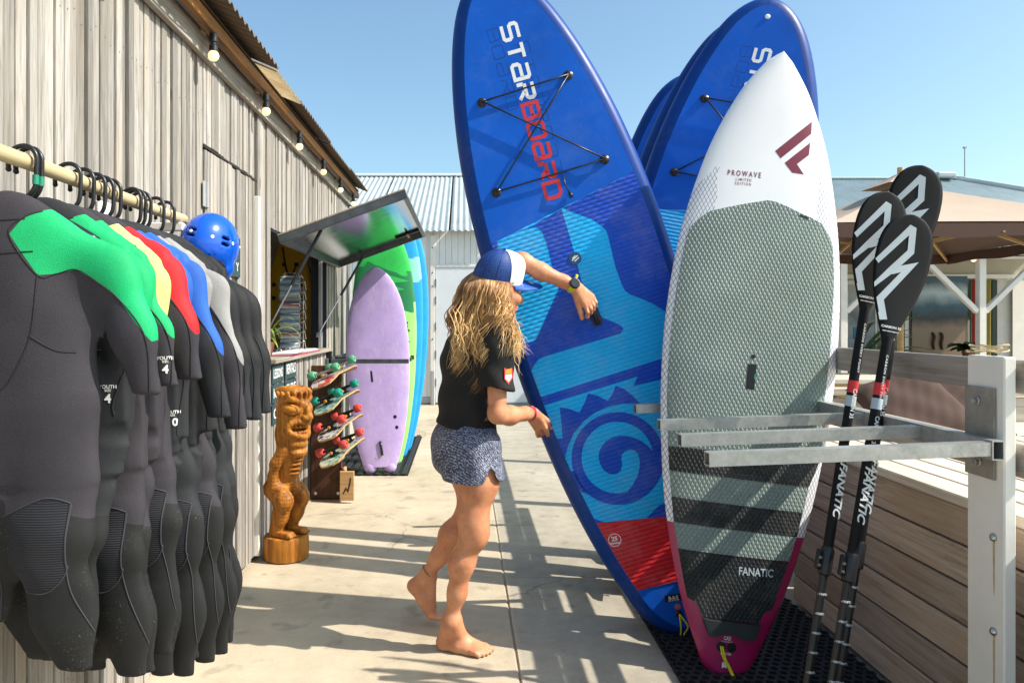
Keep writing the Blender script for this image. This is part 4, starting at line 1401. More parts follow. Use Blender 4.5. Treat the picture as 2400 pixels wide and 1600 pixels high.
W['sup_blue'] = vinyl('royal_blue_vinyl', (0.001, 0.098, 0.54))
W['sup_rail'] = vinyl('navy_blue_vinyl', (0.001, 0.040, 0.23), 0.4)
W['sup_base'] = vinyl('pale_vinyl', (0.4, 0.5, 0.65))
W['pad_cyan'] = eva_pad('cyan_foam_pad', (0.002, 0.42, 0.90))
W['pad_blue'] = eva_pad('dark_blue_foam_pad', (0.002, 0.065, 0.52))
W['pad_red'] = eva_pad('red_foam_pad', (0.60, 0.012, 0.022))

def stroke_word(mb, word, fn, adv=1.18, w=0.22, wx=0.86, mi=None):
    """techno capitals made of mitred bands, fn(x, y) maps letter space to the surface"""
    x = 0.0
    for ch in word:
        for pts, closed in GLYPH[ch]:
            vs, fs = stroke([(x + a*wx, b) for a, b in pts], w, bool(closed))
            mb.add([fn(p[0], p[1]) for p in vs], fs, mi)
        x += adv

def make_sup(label, group, loc, roll, lean, yaw):
    b = Inflatable(SUP_PROF, 0.12, label, group, W['sup_blue'], W['sup_rail'], W['sup_base'], loc, roll, lean, yaw)
    T = lambda conv, pts: [b.loc(*conv(x, y)) for x, y in pts]
    # foam deck pad
    pad = T(c3, [(280, 1530), (1225, 1045), (1500, 900)]) + T(c5, [(1500, 480), (911, 550), (485, 588), (200, 620)]) + T(c3, [(-100, 2500), (-100, 1725)])
    b.patch([pad], 0.004, W['pad_cyan'], 'deck_pad')
    red = T(c5, [(400, 594), (485, 589), (911, 551), (1400, 500), (1400, 830), (985, 947), (745, 1005), (560, 1050)])
    b.patch([red], 0.0045, W['pad_red'], 'deck_pad')
    # lip of the pad
    e0, e1 = T(c3, [(280, 1530), (1225, 1045)])
    d2 = T(c4, [(120, 105), (180, 75), (355, -25), (395, 110), (440, 260), (480, 430), (520, 560), (570, 622), (690, 672), (722, 690), (734, 708), (715, 735), (400, 830), (250, 876),
                (215, 892), (190, 925), (135, 1030), (0, 1000), (60, 840), (100, 805), (135, 790), (170, 788), (195, 776), (215, 740), (275, 600), (340, 460), (300, 330), (262, 175), (235, 112), (200, 82)])
    d3 = T(c4, [(365, -32), (807, -261), (1200, -460), (1200, 700), (975, 592), (925, 560), (850, 525), (770, 495), (745, 475), (725, 440), (685, 330), (640, 140), (628, 105), (600, 78), (540, 35), (425, -5)])
    d1 = T(c3, [(280, 1530), (376, 1478), (384, 1508), (360, 1560), (260, 1600)])
    d4 = T(c4, [(130, 1155), (960, 891), (1100, 850), (1100, 960), (960, 1018), (795, 1055), (820, 997), (205, 1187)])
    d5 = T(c4, [(280, 1377), (362, 1376), (352, 1260), (343, 1186), (400, 1195), (465, 1219), (500, 1150), (517, 1100), (580, 1117), (638, 1147), (670, 1100), (685, 1053), (740, 1075), (790, 1115), (845, 1171),
                (790, 1163), (720, 1165), (640, 1182), (560, 1218), (490, 1272), (430, 1345), (392, 1430), (370, 1540)]) + T(c5, [(330, 145), (322, 180), (318, 214), (300, 208), (270, 150), (232, 90)])
    circ = lambda cx, cy, r, a0=0, a1=360, n=40: [(cx + r*math.cos(R(a0 + (a1-a0)*i/n)), cy - r*math.sin(R(a0 + (a1-a0)*i/n))) for i in range(n + (0 if a1-a0 >= 360 else 1))]
    ring = T(c5, circ(648, 192, 284))
    tail_band = T(c5, [(312, 268), (380, 268), (420, 340), (470, 410), (430, 400), (385, 345), (345, 318), (320, 318)])
    low1 = T(c5, [(440, 530), (480, 552), (560, 580), (640, 577), (480, 590), (420, 560)])
    low2 = T(c5, [(822, 557), (900, 478), (1000, 440), (1000, 560), (911, 550)])
    b.patch([d1, d2, d3, d4, d5, ring, tail_band, low1, low2], 0.0046, W['pad_blue'], 'pad_graphic')
    light = T(c5, circ(644, 186, 219))
    b.patch([light], 0.0052, W['pad_cyan'], 'pad_graphic')
    blob = T(c5, [(529, 185), (533, 150), (548, 118), (575, 86), (612, 64), (655, 53), (700, 54), (745, 64), (790, 84), (830, 115), (864, 150), (872, 250), (850, 310), (800, 380), (745, 400), (705, 395),
                  (745, 345), (600, 300), (560, 265), (537, 225)])
    b.patch([blob], 0.0058, W['pad_blue'], 'pad_graphic')
    comma = T(c5, [(674, 228), (668, 196), (672, 168), (690, 146), (722, 135), (752, 144), (772, 168), (781, 205), (780, 245), (767, 300), (738, 348), (700, 384), (650, 403), (600, 402), (550, 385), (505, 350), (470, 300), (455, 250),
                   (530, 190), (538, 225), (560, 263), (590, 284), (622, 290), (648, 282), (666, 262)])
    b.patch([comma], 0.0064, W['pad_cyan'], 'pad_graphic')
    # brand word down the board with thin navy echo lines
    o = b.loc(*c3(447, 152)); q = b.loc(*c3(730, 1208))
    ln = (Vector(q) - Vector(o)); L = ln.length; d = ln / L; up = Vector((-d.y, d.x))
    if up.x < 0: up = -up
    unit = L/(8*1.18 + 0.86)
    H = 0.066
    def fw(off, dx=0.0):
        def f(x, y):
            p = Vector(o) + d*(x*unit) + up*((y - 0.5)*H + dx)
            return (p.x, -b.t/2 - off, p.y)
        return f
    mb = MB(); stroke_word(mb, 'STaR', fw(0.0006)); lw = mb.build('lettering', W['white'], b.root)
    mb = MB()
    f0 = fw(0.0006)
    stroke_word(mb, 'BoaRD', lambda x, y: f0(x + 4*1.18, y)); mb.build('lettering', W['red'], b.root)
    mb = MB()
    for dx, off in ((-0.062, 0.0), (0.05, 1.2)):
        f1 = fw(0.0004, dx)
        stroke_word(mb, 'BoaRD' if dx < 0 else 'STaRBoaR', lambda x, y: f1(x*0.86 + off, y*0.72), 1.18, 0.035)
    mb.build('lettering', W['navy'], b.root)
    # bungee
    A = [b.loc(*c3(x, y)) for x, y in ((815, 462), (287, 630), (1037, 978), (375, 1180))]
    Sf = b.surf(0.0)
    mb = MB()
    anch = []
    for (x, z) in A:
        m2 = MB()
        m2.lathe([(0.021, 0), (0.021, 0.003), (0.014, 0.009), (0.006, 0.012)], 14, Matrix.Translation((x, -b.t/2 + .0005, z)) @ Matrix.Rotation(R(90), 4, 'X'))
        m2.build('cord_anchor', W['black_plastic'], b.root, auto=40)
    def cord(i, j, h=0.016):
        p, q2 = Vector(A[i]), Vector(A[j])
        return [Vector((lerp(p.x, q2.x, t), -b.t/2 - h, lerp(p.y, q2.y, t))) for t in (0, .25, .5, .75, 1)]
    for (i, j, h) in ((1, 0, .014), (0, 3, .013), (1, 2, .021), (3, 2, .014)):
        MB().tube(cord(i, j, h), 0.0038, 6).build('bungee_cord', W['black_plastic'], b.root, smooth=True)
    t0, t1 = b.loc(*c3(780, 1072)), b.loc(*c3(826, 1196))
    MB().tube([(t0[0], -b.t/2 - .014, t0[1]), (lerp(t0[0], t1[0], .4) - .006, -b.t/2 - .02, lerp(t0[1], t1[1], .5)), (t1[0], -b.t/2 - .012, t1[1])], 0.0032, 6).tube(
        [(t1[0], -b.t/2 - .012, t1[1] + .01), (t1[0] + .004, -b.t/2 - .012, t1[1] - .012)], 0.008, 8).build('cord_toggle', W['black_plastic'], b.root, smooth=True)
    # centre handle, round badge, tail prints
    hc = b.loc(*c4(543, 592))
    ang = math.atan2(b.loc(*c4(560, 628))[1] - b.loc(*c4(520, 540))[1], b.loc(*c4(560, 628))[0] - b.loc(*c4(520, 540))[0])
    hx, hz = math.cos(ang), math.sin(ang)
    pts = [(hc[0] + hx*s*0.062, -b.t/2 - 0.010 - 0.028*math.cos(s*1.45), hc[1] + hz*s*0.062) for s in (-1, -.8, -.4, 0, .4, .8, 1)]
    MB().tube(smooth_curve(pts, 3), 0.0125, 8).build('carry_handle', W['black_plastic'], b.root, smooth=True)
    # dark cut-out in the pad under the handle
    b.patch([[(hc[0] + hx*u*0.075 - hz*w*0.024, hc[1] + hz*u*0.075 + hx*w*0.024) for u, w in ((-1, -.5), (-.8, -1), (.8, -1), (1, -.5), (1, .5), (.8, 1), (-.8, 1), (-1, .5))]], 0.0066, W['navy'], 'handle_recess', clip=False)
    bc = b.loc(*c4(438, 276))
    mb = MB(); mb.flat([(bc[0] + .027*math.cos(a*.2618), bc[1] + .027*math.sin(a*.2618)) for a in range(24)], b.surf(0.0072)); bd = mb.build('badge', plain('teal_badge', (0.005, 0.06, 0.16), .4), b.root)
    mb = MB()
    for x0, z0, x1, z1 in ((-.016, -.006, .014, .009), (-.012, .002, .004, .011), (-.006, -.012, .016, -.001)):
        vs, fs = stroke([(bc[0]+x0, bc[1]+z0), (bc[0]+x1, bc[1]+z1)], 0.004); mb.add([b.surf(.0076)(*p) for p in vs], fs)
    mb.build('badge_mark', W['white'], bd)
    c25 = b.loc(*c5(628, 690))
    tl = lambda off, cx, cz, rot=0.0: (lambda x, y: (cx + x*math.cos(rot) - y*math.sin(rot), -b.t/2 - off, cz + x*math.sin(rot) + y*math.cos(rot)))
    vs, fs = stroke([(.0265*math.cos(a*.2618), .0265*math.sin(a*.2618)) for a in range(24)], 0.0026, True)
    mb = MB()
    fr = tl(.0056, c25[0], c25[1], R(roll) + R(8))
    mb.add([fr(*p) for p in vs], fs)
    lay_text(mb, '25', lambda x, y: fr(x, y + .005), 0.026, bold=0.03)
    mb.add([fr(*p) for p in ((-.023, -.010), (.023, -.010), (.0215, -.0125), (-.0215, -.0125))], [(3, 2, 1, 0)])
    mb.add([fr(*p) for p in ((-.021, -.014), (.021, -.014), (.019, -.0165), (-.019, -.0165))], [(3, 2, 1, 0)])
    mb.build('size_badge', W['white'], b.root)
    ca = b.loc(*c5(988, 1046)); fr2 = tl(.0008, ca[0], ca[1], R(roll) + R(8)); fr3 = tl(.0013, ca[0], ca[1], R(roll) + R(8))
    mb = MB(); mb.add([fr2(*p) for p in ((-.036, -.015), (.036, -.015), (.036, .015), (-.036, .015))], [(0, 1, 2, 3)]); lb = mb.build('tail_label', W['black_plastic'], b.root)
    mb = MB(); lay_text(mb, 'a.s.t', lambda x, y: fr3(x, y + .004), 0.026, bold=.03); lay_text(mb, 'AIR SYSTEM', lambda x, y: fr3(x, y - .010), 0.009, bold=.02); mb.build('lettering', W['white'], lb)
    pc = b.loc(*c5(1016, 1100))
    MB().lathe([(0.013, 0), (0.013, .002), (.009, .003)], 14, Matrix.Translation((pc[0], -b.t/2, pc[1])) @ Matrix.Rotation(R(90), 4, 'X')).build('warning_dot', plain('red_dot', (.5, .12, .1), .5), b.root)
    lc = b.loc(*c5(1022, 1142)); le = b.loc(*c5(1048, 1290))
    MB().lathe([(0.016, 0), (0.016, .004), (.012, .006)], 14, Matrix.Translation((lc[0], -b.t/2, lc[1])) @ Matrix.Rotation(R(90), 4, 'X')).build('leash_ring', W['black_plastic'], b.root, auto=40)
    y0 = -b.t/2 - .008
    loop = [(lc[0], y0, lc[1]), (lc[0] - .012, y0 - .012, lerp(lc[1], le[1], .5)), (le[0] - .012, y0 - .004, le[1] + .008), (le[0], y0 - .004, le[1] + .002), (le[0] + .006, y0 - .008, le[1] + .02), (lc[0] + .018, y0 - .012, lerp(lc[1], le[1], .5)), (lc[0], y0, lc[1])]
    MB().tube(smooth_curve(loop, 5), 0.0034, 6).sphere(loop[3], .008, 8, 6).build('leash_loop', W['yellow_cord'], b.root, smooth=True)
    vz = b.t/2
    pv = (0, 2.955)
    MB().lathe([(.012, 0), (.012, .002), (.008, .004)], 14, Matrix.Translation((0, -vz, 2.93)) @ Matrix.Rotation(R(90), 4, 'X')).build('valve_cap', W['white'], b.root, auto=40)
    mb = MB(); mb.prism([(.02, .0), (.20, .0), (.12, .10), (.06, .20), (.02, .22)], -.006, .006, Matrix.Translation((0, vz - .002, .16)) @ Matrix.Rotation(R(90), 4, 'Z') @ Matrix.Rotation(R(90), 4, 'X') @ Matrix.Rotation(R(90), 4, 'Z'))
    mb.build('fin', W['black_plastic'], b.root)
    return b

SUP_G = 'blue inflatable paddleboards standing in the rack'
held = make_sup('blue inflatable paddleboard with cyan pattern tilted left in the arms of the woman', None, P(1600*s23, 1455*s23, 3.15), -17.5, -0.5, -2.5)
tail_z = held.M.translation.z
for lab, loc, roll, lean, yaw in (
        ('tallest blue paddleboard, right behind the white board, its nose tip in view', (0.855, 3.60, 0.03), 12.6, -2.5, -11),
        ('blue paddleboard sandwiched behind the tallest one, only its left rail showing', (0.862, 3.83, 0.03), 12.2, -2.4, -11),
        ('blue paddleboard rearmost in the row, its rounded shoulder peeping out at the left', (0.98, 4.12, 0.03), 6.2, -2.0, -11)):
    c = copy_tree(held.root)
    c['label'] = lab; c['group'] = SUP_G
    M = rig(loc, roll, lean, yaw)
    c.location = loc; c.rotation_euler = M.to_3x3().to_euler()
    c.scale = (1.06, 1, .98) if loc[1] < 3.9 else (.96, 1, .90)

# ------------------------------------------------------------------ the white board with the grey-green pad
class HardBoard:
    def __init__(self, prof, th, label, mats, loc, roll, lean, yaw, name, cat, group=None, rocker=(0.0, 0.0), soft=False, n=70, splitv=None):
        self.prof = prof; self.th = th; self.rocker = rocker
        self.M = rig(loc, roll, lean, yaw)
        self.root = empty(name, loc, label, cat, group); self.root.rotation_euler = self.M.to_3x3().to_euler()
        self.v, self.w = spread(prof, n)
        self.L = self.v[-1]
        K = 28
        self.n = n; self.K = K; self.soft = soft
    def tk(self, v):
        t = min(max(v/self.L, 0), 1)
        return self.th*0.5*(0.35 + 0.65*(max(0.0, math.sin(math.pi*(0.06 + 0.88*t)))**0.5))
    def rk(self, v):
        t = v/self.L
        return -self.rocker[0]*max(0, (t-0.5)*2)**2.2 - self.rocker[1]*max(0, (0.3-t)/0.3)**2
    def deck_y(self, u, v, off=0.0):
        w = max(float(np.interp(v, self.v, self.w)), 1e-4)
        s = min(abs(u)/w, 1.0)
        return self.rk(v) - self.tk(v)*max(0.0, 1 - s**3.2)**0.55*(1.0 - 0.12*s*s) - off
    def build(self, mats_fn):
        """mats_fn -> list of (name, material, v0, v1): bands along the board"""
        for name, mat, v0, v1, tilt in mats_fn:
            mb = MB(); vs, fs = [], []
            vv = [x for x in self.v if v0 < x < v1]
            vv = [v0] + vv + [v1]
            J = self.K*2
            for v in vv:
                for j in range(J):
                    a = 2*math.pi*j/J
                    s = math.cos(a)
                    dv = 0.0
                    w0 = float(np.interp(v, self.v, self.w))
                    u = s*w0
                    ve = v + tilt*u*(1 if (v in (v0, v1) and 0.02 < v < self.L - .02) else 0)
                    w = float(np.interp(ve, self.v, self.w)); u = s*w
                    # deck on the a in (0, pi) side
                    s2 = abs(s)
                    prof = max(0.0, 1 - s2**3.2)**0.55*(1 - 0.12*s2*s2)
                    y = self.rk(ve) - self.tk(ve)*prof*(1 if a < math.pi else -1)
                    vs.append((u, y, ve))
            m = len(vv)
            for i in range(m-1):
                for j in range(J):
                    j2 = (j+1) % J
                    fs.append((i*J+j, (i+1)*J+j, (i+1)*J+j2, i*J+j2))
            fs.append(tuple(range(J))); fs.append(tuple((m-1)*J + j for j in range(J-1, -1, -1)))
            mb.add(vs, fs)
            mb.build(name, mat, self.root, auto=50)
    def loc(self, px, py):
        o = Vector((0, 0, EYE)); d = Vector(((px-VX)/FPX, 1, -(py-VY)/FPX))
        Mi = self.M.inverted(); o2 = Mi @ o; d2 = Mi.to_3x3() @ d
        y = -self.th/2
        for _ in range(4):
            t = (y - o2.y)/d2.y
            h = o2 + d2*t
            y = self.deck_y(h.x, h.z)
        return (h.x, h.z)
    def dense(self, poly, step):
        out = []
        for i in range(len(poly)):
            a, b = Vector(poly[i-1]), Vector(poly[i])
            k = max(1, int((b-a).length/step))
            out += [tuple(a.lerp(b, (t+1)/k)) for t in range(k)]
        return out
    def slab(self, poly, off, mat, name, step=0.03, thick=True, parent=None):
        """a sheet that follows the deck: inside points on a grid so that it bends with the dome"""
        poly = self.dense(poly, step)
        bm = bmesh.new()
        ring = [bm.verts.new((x, 0, z)) for x, z in poly]
        f = bm.faces.new(ring)
        xs = [p[0] for p in poly]; zs = [p[1] for p in poly]
        for axis, lo, hi in ((0, min(xs), max(xs)), (2, min(zs), max(zs))):
            k = lo + step
            while k < hi:
                co = [0, 0, 0]; no = [0, 0, 0]; co[axis] = k; no[axis] = 1
                bmesh.ops.bisect_plane(bm, geom=bm.verts[:] + bm.edges[:] + bm.faces[:], plane_co=co, plane_no=no)
                k += step
        bmesh.ops.triangulate(bm, faces=[f for f in bm.faces if len(f.verts) > 4])
        if thick:
            be = [e for e in bm.edges if len(e.link_faces) == 1]
            top = bm.verts[:]
            r = bmesh.ops.extrude_edge_only(bm, edges=be)
            low = [g for g in r['geom'] if isinstance(g, bmesh.types.BMVert)]
            lowset = set(low)
        else: lowset = set()
        for v in bm.verts:
            v.co.y = self.deck_y(v.co.x, v.co.z, -0.002 if v in lowset else off)
        bmesh.ops.recalc_face_normals(bm, faces=bm.faces[:])
        me = bpy.data.meshes.new(name); bm.to_mesh(me); bm.free()
        # deck side must face the viewer
        me.materials.append(mat)
        if sum(p.normal.y*p.area for p in me.polygons) > 0: me.flip_normals()
        me.polygons.foreach_set('use_smooth', [True]*len(me.polygons)); me.set_sharp_from_angle(angle=R(40))
        return link(bpy.data.objects.new(name, me), parent or self.root)
    def fn(self, cx, cz, rot=0.0, off=0.001):
        def f(x, y):
            u = cx + x*math.cos(rot) - y*math.sin(rot); v = cz + x*math.sin(rot) + y*math.cos(rot)
            return (u, self.deck_y(u, v, off), v)
        return f

WHITE_PROF = [(0, .062), (.012, .078), (.05, .105), (.255, .190), (.46, .252), (.66, .295), (.87, .325), (1.07, .344), (1.28, .352), (1.48, .346), (1.69, .326), (1.89, .289), (2.1, .232), (2.3, .146), (2.42, .066), (2.455, .028), (2.47, 0)]
# white lacquer with a printed black net along the rails
net = NT('white_lacquer_with_net')
_v = net.obj(); _s = net.sep(_v)
_ux = net.math('ABSOLUTE', _s[0])
_a = net.math('ABSOLUTE', net.math('SUBTRACT', net.math('MULTIPLY', net.math('FRACT', net.math('ADD', net.math('MULTIPLY', _s[0], 64.0), net.math('MULTIPLY', _s[2], 32.0))), 2.0), 1.0))
_b = net.math('ABSOLUTE', net.math('SUBTRACT', net.math('MULTIPLY', net.math('FRACT', net.math('SUBTRACT', net.math('MULTIPLY', _s[0], 64.0), net.math('MULTIPLY', _s[2], 32.0))), 2.0), 1.0))
_line = net.ramp(net.math('MAXIMUM', _a, _b), (0.84, 0.0), (0.90, 1.0))
# the net covers everything below a ragged slanting edge, outside |x| = 0.19
_jag = net.math('MULTIPLY', net.math('SUBTRACT', net.noise(net.map(_v, (60, 60, 18)), 1.0, 1), 0.5), 0.06)
_top = net.math('GREATER_THAN', net.math('ADD', 1.86, net.math('ADD', _jag, net.math('MULTIPLY', net.math('SUBTRACT', 0.30, _ux), 1.3))), _s[2])
_in = net.math('GREATER_THAN', net.math('ADD', _ux, net.math('MULTIPLY', _jag, 0.5)), 0.205)
_mask = net.math('MULTIPLY', net.math('MULTIPLY', _line, _top), _in)
_base = net.ramp(net.noise(_v, 3, 3), (0.3, (0.76, 0.76, 0.79)), (0.7, (0.82, 0.82, 0.84)))
net.p(Base_Color=net.mix(net.math('MULTIPLY', _mask, 0.85), _base, (0.035, 0.03, 0.12)), Roughness=0.42)
net.set(net.bs, 'Coat Weight', 0.15); net.set(net.bs, 'Coat Roughness', 0.25)
W['net'] = net.mat
W['magenta'] = plain('magenta_lacquer', (0.36, 0.008, 0.085), 0.35, var=0.06, vs=3, coat=0.3)
W['pad_green'] = eva_pad('grey_green_diamond_pad', (0.215, 0.275, 0.255), 'diamond')
W['pad_black'] = eva_pad('black_diamond_pad', (0.016, 0.020, 0.022), 'diamond')
wbrd = HardBoard(WHITE_PROF, 0.10, 'white stand up paddleboard with grey green diamond pad and magenta tail, in front', None, P(1696, 1571, 2.80), 7.0, -6.0, 0.0, 'paddleboard', 'paddleboard', None, (0.07, 0.02))
wv = [wbrd.loc(*c8(120, 645)), wbrd.loc(*c8(905, 745))]
_t = (wv[1][1] - wv[0][1])/(wv[1][0] - wv[0][0]); _v0 = wv[0][1] - _t*wv[0][0]
wbrd.build([('tail', W['magenta'], 0.0, _v0, _t), ('hull', W['net'], _v0, wbrd.L - .001, _t)])
T7 = lambda pts: [wbrd.loc(*c7(x, y)) for x, y in pts]
T8 = lambda pts: [wbrd.loc(*c8(x, y)) for x, y in pts]
pad_l = T7([(780, 183), (640, 205), (500, 232), (420, 252), (360, 295), (302, 350), (285, 410), (268, 480), (240, 620), (218, 760), (198, 900), (182, 1060), (170, 1240), (165, 1400)]) + T8([(155, 70), (158, 223)])
pad_r = T8([(1012, 320), (1045, 100)]) + T7([(1120, 1450), (1140, 1300), (1160, 1120), (1175, 900), (1184, 740), (1184, 600), (1178, 480), (1165, 425), (1140, 375), (1110, 328), (1050, 292), (980, 262), (900, 222), (830, 193)])
wbrd.slab(pad_l + pad_r, 0.005, W['pad_green'], 'deck_pad')
def band(l0, l1, r1, r0, mat, nm='deck_pad'):
    return wbrd.slab(T8([l0, l1, r1, r0]), 0.005, mat, nm)
band((159, 226), (165, 364), (951, 461), (1010, 322), W['pad_black'])
band((166, 367), (178, 509), (920, 602), (950, 464), W['pad_green'])
band((178, 512), (190, 654), (884, 740), (917, 605), W['pad_black'])
band((191, 657), (214, 803), (840, 878), (882, 743), W['pad_green'])
kick = T8([(215, 806), (240, 950), (265, 1080), (292, 1097), (318, 1108), (335, 1150), (350, 1190), (380, 1200), (500, 1212), (672, 1235), (690, 1180), (702, 1165), (745, 1150), (775, 1060), (812, 960), (838, 882)])
wbrd.slab(kick, 0.005, W['pad_black'], 'deck_pad')
kick2 = T8([(350, 1194), (368, 1250), (386, 1292), (420, 1298), (450, 1288), (510, 1284), (545, 1300), (580, 1318), (630, 1322), (650, 1300), (671, 1239), (500, 1216), (400, 1206)])
wbrd.slab(kick2, 0.022, plain('black_foam', (0.018, 0.024, 0.026), .55, var=.2), 'kick_pad')
mb = MB()
for s in ('FANATIC',):
    a, b_ = wbrd.loc(*c8(555, 933)), wbrd.loc(*c8(748, 948))
    rot = math.atan2(b_[1]-a[1], b_[0]-a[0]); L = math.dist(a, b_)
    vs_, _f = text_shape(s, 1.0, bold=.02)
    wid = max(v[0] for v in vs_) - min(v[0] for v in vs_)
    lay_text(mb, s, wbrd.fn((a[0]+b_[0])/2, (a[1]+b_[1])/2, rot, .0066), 0.042, xs=L/wid/0.042, bold=.02)
mb.build('lettering', W['grey_print'], wbrd.root)
T6 = lambda pts: [wbrd.loc(*c6(x, y)) for x, y in pts]
wbrd.slab(T6([(1150, 1110), (1420, 895), (1415, 985), (1190, 1165)]), 0.0008, W['maroon'], 'emblem', thick=False)
wbrd.slab(T6([(1220, 1198), (1407, 1050), (1398, 1140), (1310, 1207), (1360, 1283), (1275, 1270)]), 0.0008, W['maroon'], 'emblem', thick=False)
def word(s, p0, p1, size, mat, conv, bold=0.01, off=.0008, space=1.0, nm='lettering'):
    a, b_ = wbrd.loc(*conv(*p0)), wbrd.loc(*conv(*p1))
    rot = math.atan2(b_[1]-a[1], b_[0]-a[0]); L = math.dist(a, b_)
    vs_, _f = text_shape(s, 1.0, bold=bold, space=space)
    wid = max(v[0] for v in vs_) - min(v[0] for v in vs_)
    mb = MB(); lay_text(mb, s, wbrd.fn((a[0]+b_[0])/2, (a[1]+b_[1])/2, rot, off), size, xs=L/wid/size, bold=bold, space=space)
    return mb.build(nm, mat, wbrd.root)
word('PROWAVE', (800, 1270), (1045, 1292), 0.031, W['maroon'], c6, .02, space=1.5)
word('LIMITED', (860, 1318), (975, 1328), 0.016, W['maroon'], c6, .015, space=1.5)
word('EDITION', (855, 1348), (972, 1358), 0.016, W['maroon'], c6, .015, space=1.5)
word('CAD', (474, 1312), (514, 1317), 0.020, W['white'], c8, .02, .0012)
word('CENTRE OF ADVANCED DESIGN', (458, 1330), (522, 1336), 0.006, W['white'], c8, .0, .0012)
word('MASTER', (455, 1400), (514, 1405), 0.012, W['white'], c8, .01, .0012)
wbrd.slab(T8([(463, 1448), (490, 1450), (489, 1484), (476, 1476), (462, 1482)]), .001, W['white'], 'emblem', thick=False)
wbrd.slab(T7([(658, 1183), (712, 1187), (697, 1341), (645, 1335)]), 0.0058, W['black_plastic'], 'handle_recess', thick=False)
wbrd.slab(T7([(698, 1245), (709, 1246), (706, 1277), (695, 1276)]), 0.0062, W['green_tape'], 'handle_tab', thick=False)
wbrd.slab(T7([(978, 268), (1030, 290), (1024, 302), (973, 280)]), 0.006, W['black_plastic'], 'pad_tag', thick=False)
q = wbrd.loc(*c7(691, 1138))
MB().lathe([(.008, 0), (.008, .004), (.003, .004)], 12, Matrix.Translation((q[0], wbrd.deck_y(*q, .003), q[1])) @ Matrix.Rotation(R(90), 4, 'X')).build('vent_plug', W['black_plastic'], wbrd.root, auto=40)
for x, y in ((459, 1360), (517, 1366)):
    q = wbrd.loc(*c8(x, y))
    MB().lathe([(.0185, -.002), (.0185, .0018), (.012, .0022)], 18, Matrix.Translation((q[0], wbrd.deck_y(*q, 0), q[1])) @ Matrix.Rotation(R(90), 4, 'X')).build('leash_plug', W['black_plastic'], wbrd.root, auto=40)
q = [wbrd.loc(*c8(x, y)) for x, y in ((459, 1356), (470, 1420), (500, 1480), (518, 1530), (522, 1550))]
ys_ = [wbrd.deck_y(*p, o) for p, o in zip(q, (.004, .014, .016, .03, .04))]
for sh in (-.004, .004):
    MB().tube(smooth_curve([(p[0] + sh*(1 - i*.1), y, max(p[1], -.02)) for i, (p, y) in enumerate(zip(q, ys_))], 5), .0032, 6).build('leash_loop', W['yellow_cord'], wbrd.root, smooth=True)

# ------------------------------------------------------------------ foam boards by the shed wall
def soft_mat(name, c, blotch=None, amt=0.3):
    m = NT(name)
    v = m.obj()
    n1 = m.noise(v, 7, 6, 0.7); n2 = m.noise(v, 60, 3, 0.6); n3 = m.noise(m.map(v, (1, 1, .3)), 22, 4, .7)
    col = m.ramp(n1, (0.3, tuple(x*0.86 for x in c)), (0.7, tuple(min(1, x*1.1) for x in c)))
    if blotch is not None:
        col = m.mix(m.math('MULTIPLY', m.ramp(n3, (0.52, 0.0), (0.72, 1.0)), amt), col, blotch)
    m.p(Base_Color=col, Roughness=0.6)
    m.bump(m.math('ADD', n2, m.math('MULTIPLY', n1, 1.5)), 0.25, 0.004)
    return m.mat
FOAM_PROF = [(0, .13), (.012, .145), (.06, .163), (.25, .212), (.55, .258), (.85, .278), (1.05, .278), (1.25, .262), (1.42, .232), (1.56, .185), (1.66, .13), (1.72, .075), (1.75, .03), (1.757, 0)]
def scaled(prof, k, w): return [(v*k, u*w) for v, u in prof]
SURF_G = 'foam surfboards standing in the wall rack'
purple = HardBoard(FOAM_PROF, 0.075, 'lilac foam surfboard with swallow tail, foremost by the shed', None, (-0.735, 6.36, 0.025), -1.5, -5, 4, 'surfboard', 'surfboard', None, (0.05, 0.01))
W['lilac'] = soft_mat('lilac_foam', (0.47, 0.35, 0.68), (0.62, 0.52, 0.66), 0.5)
purple.build([('hull', W['lilac'], 0.0, purple.L - .001, 0)])
def cp(x, y): return (580 + x/2.705, 800 + y/2.705)
TP = lambda pts: [purple.loc(*cp(x, y)) for x, y in pts]
purple.slab(TP([(778, 218), (790, 220), (798, 290), (784, 288)]), .001, W['black_plastic'], 'handle_slot', thick=False)
for x, y in ((935, 509), (946, 576), (822, 770)):
    q = purple.loc(*cp(x, y))
    MB().lathe([(.016, -.001), (.016, .0015), (.010, .0018)], 14, Matrix.Translation((q[0], purple.deck_y(*q, 0), q[1])) @ Matrix.Rotation(R(90), 4, 'X')).build('fin_plug', W['black_plastic'] if x > 900 else W['grey_paint'], purple.root, auto=40)
q = TP([(842, 664), (848, 700), (855, 752)])
MB().tube([(p[0], purple.deck_y(*p, .006), p[1]) for p in q], .011, 8).build('tail_strap', W['black_plastic'], purple.root, smooth=True)
# swallow tail: two stubby lobes
MB().sphere((-.085, 0, .0), .058, 14, 10, sc=(1.0, .62, 1.0)).sphere((.085, 0, .0), .058, 14, 10, sc=(1.0, .62, 1.0)).build('tail_lobe', W['lilac'], purple.root, smooth=True)
purple.root.location.z += 0.045

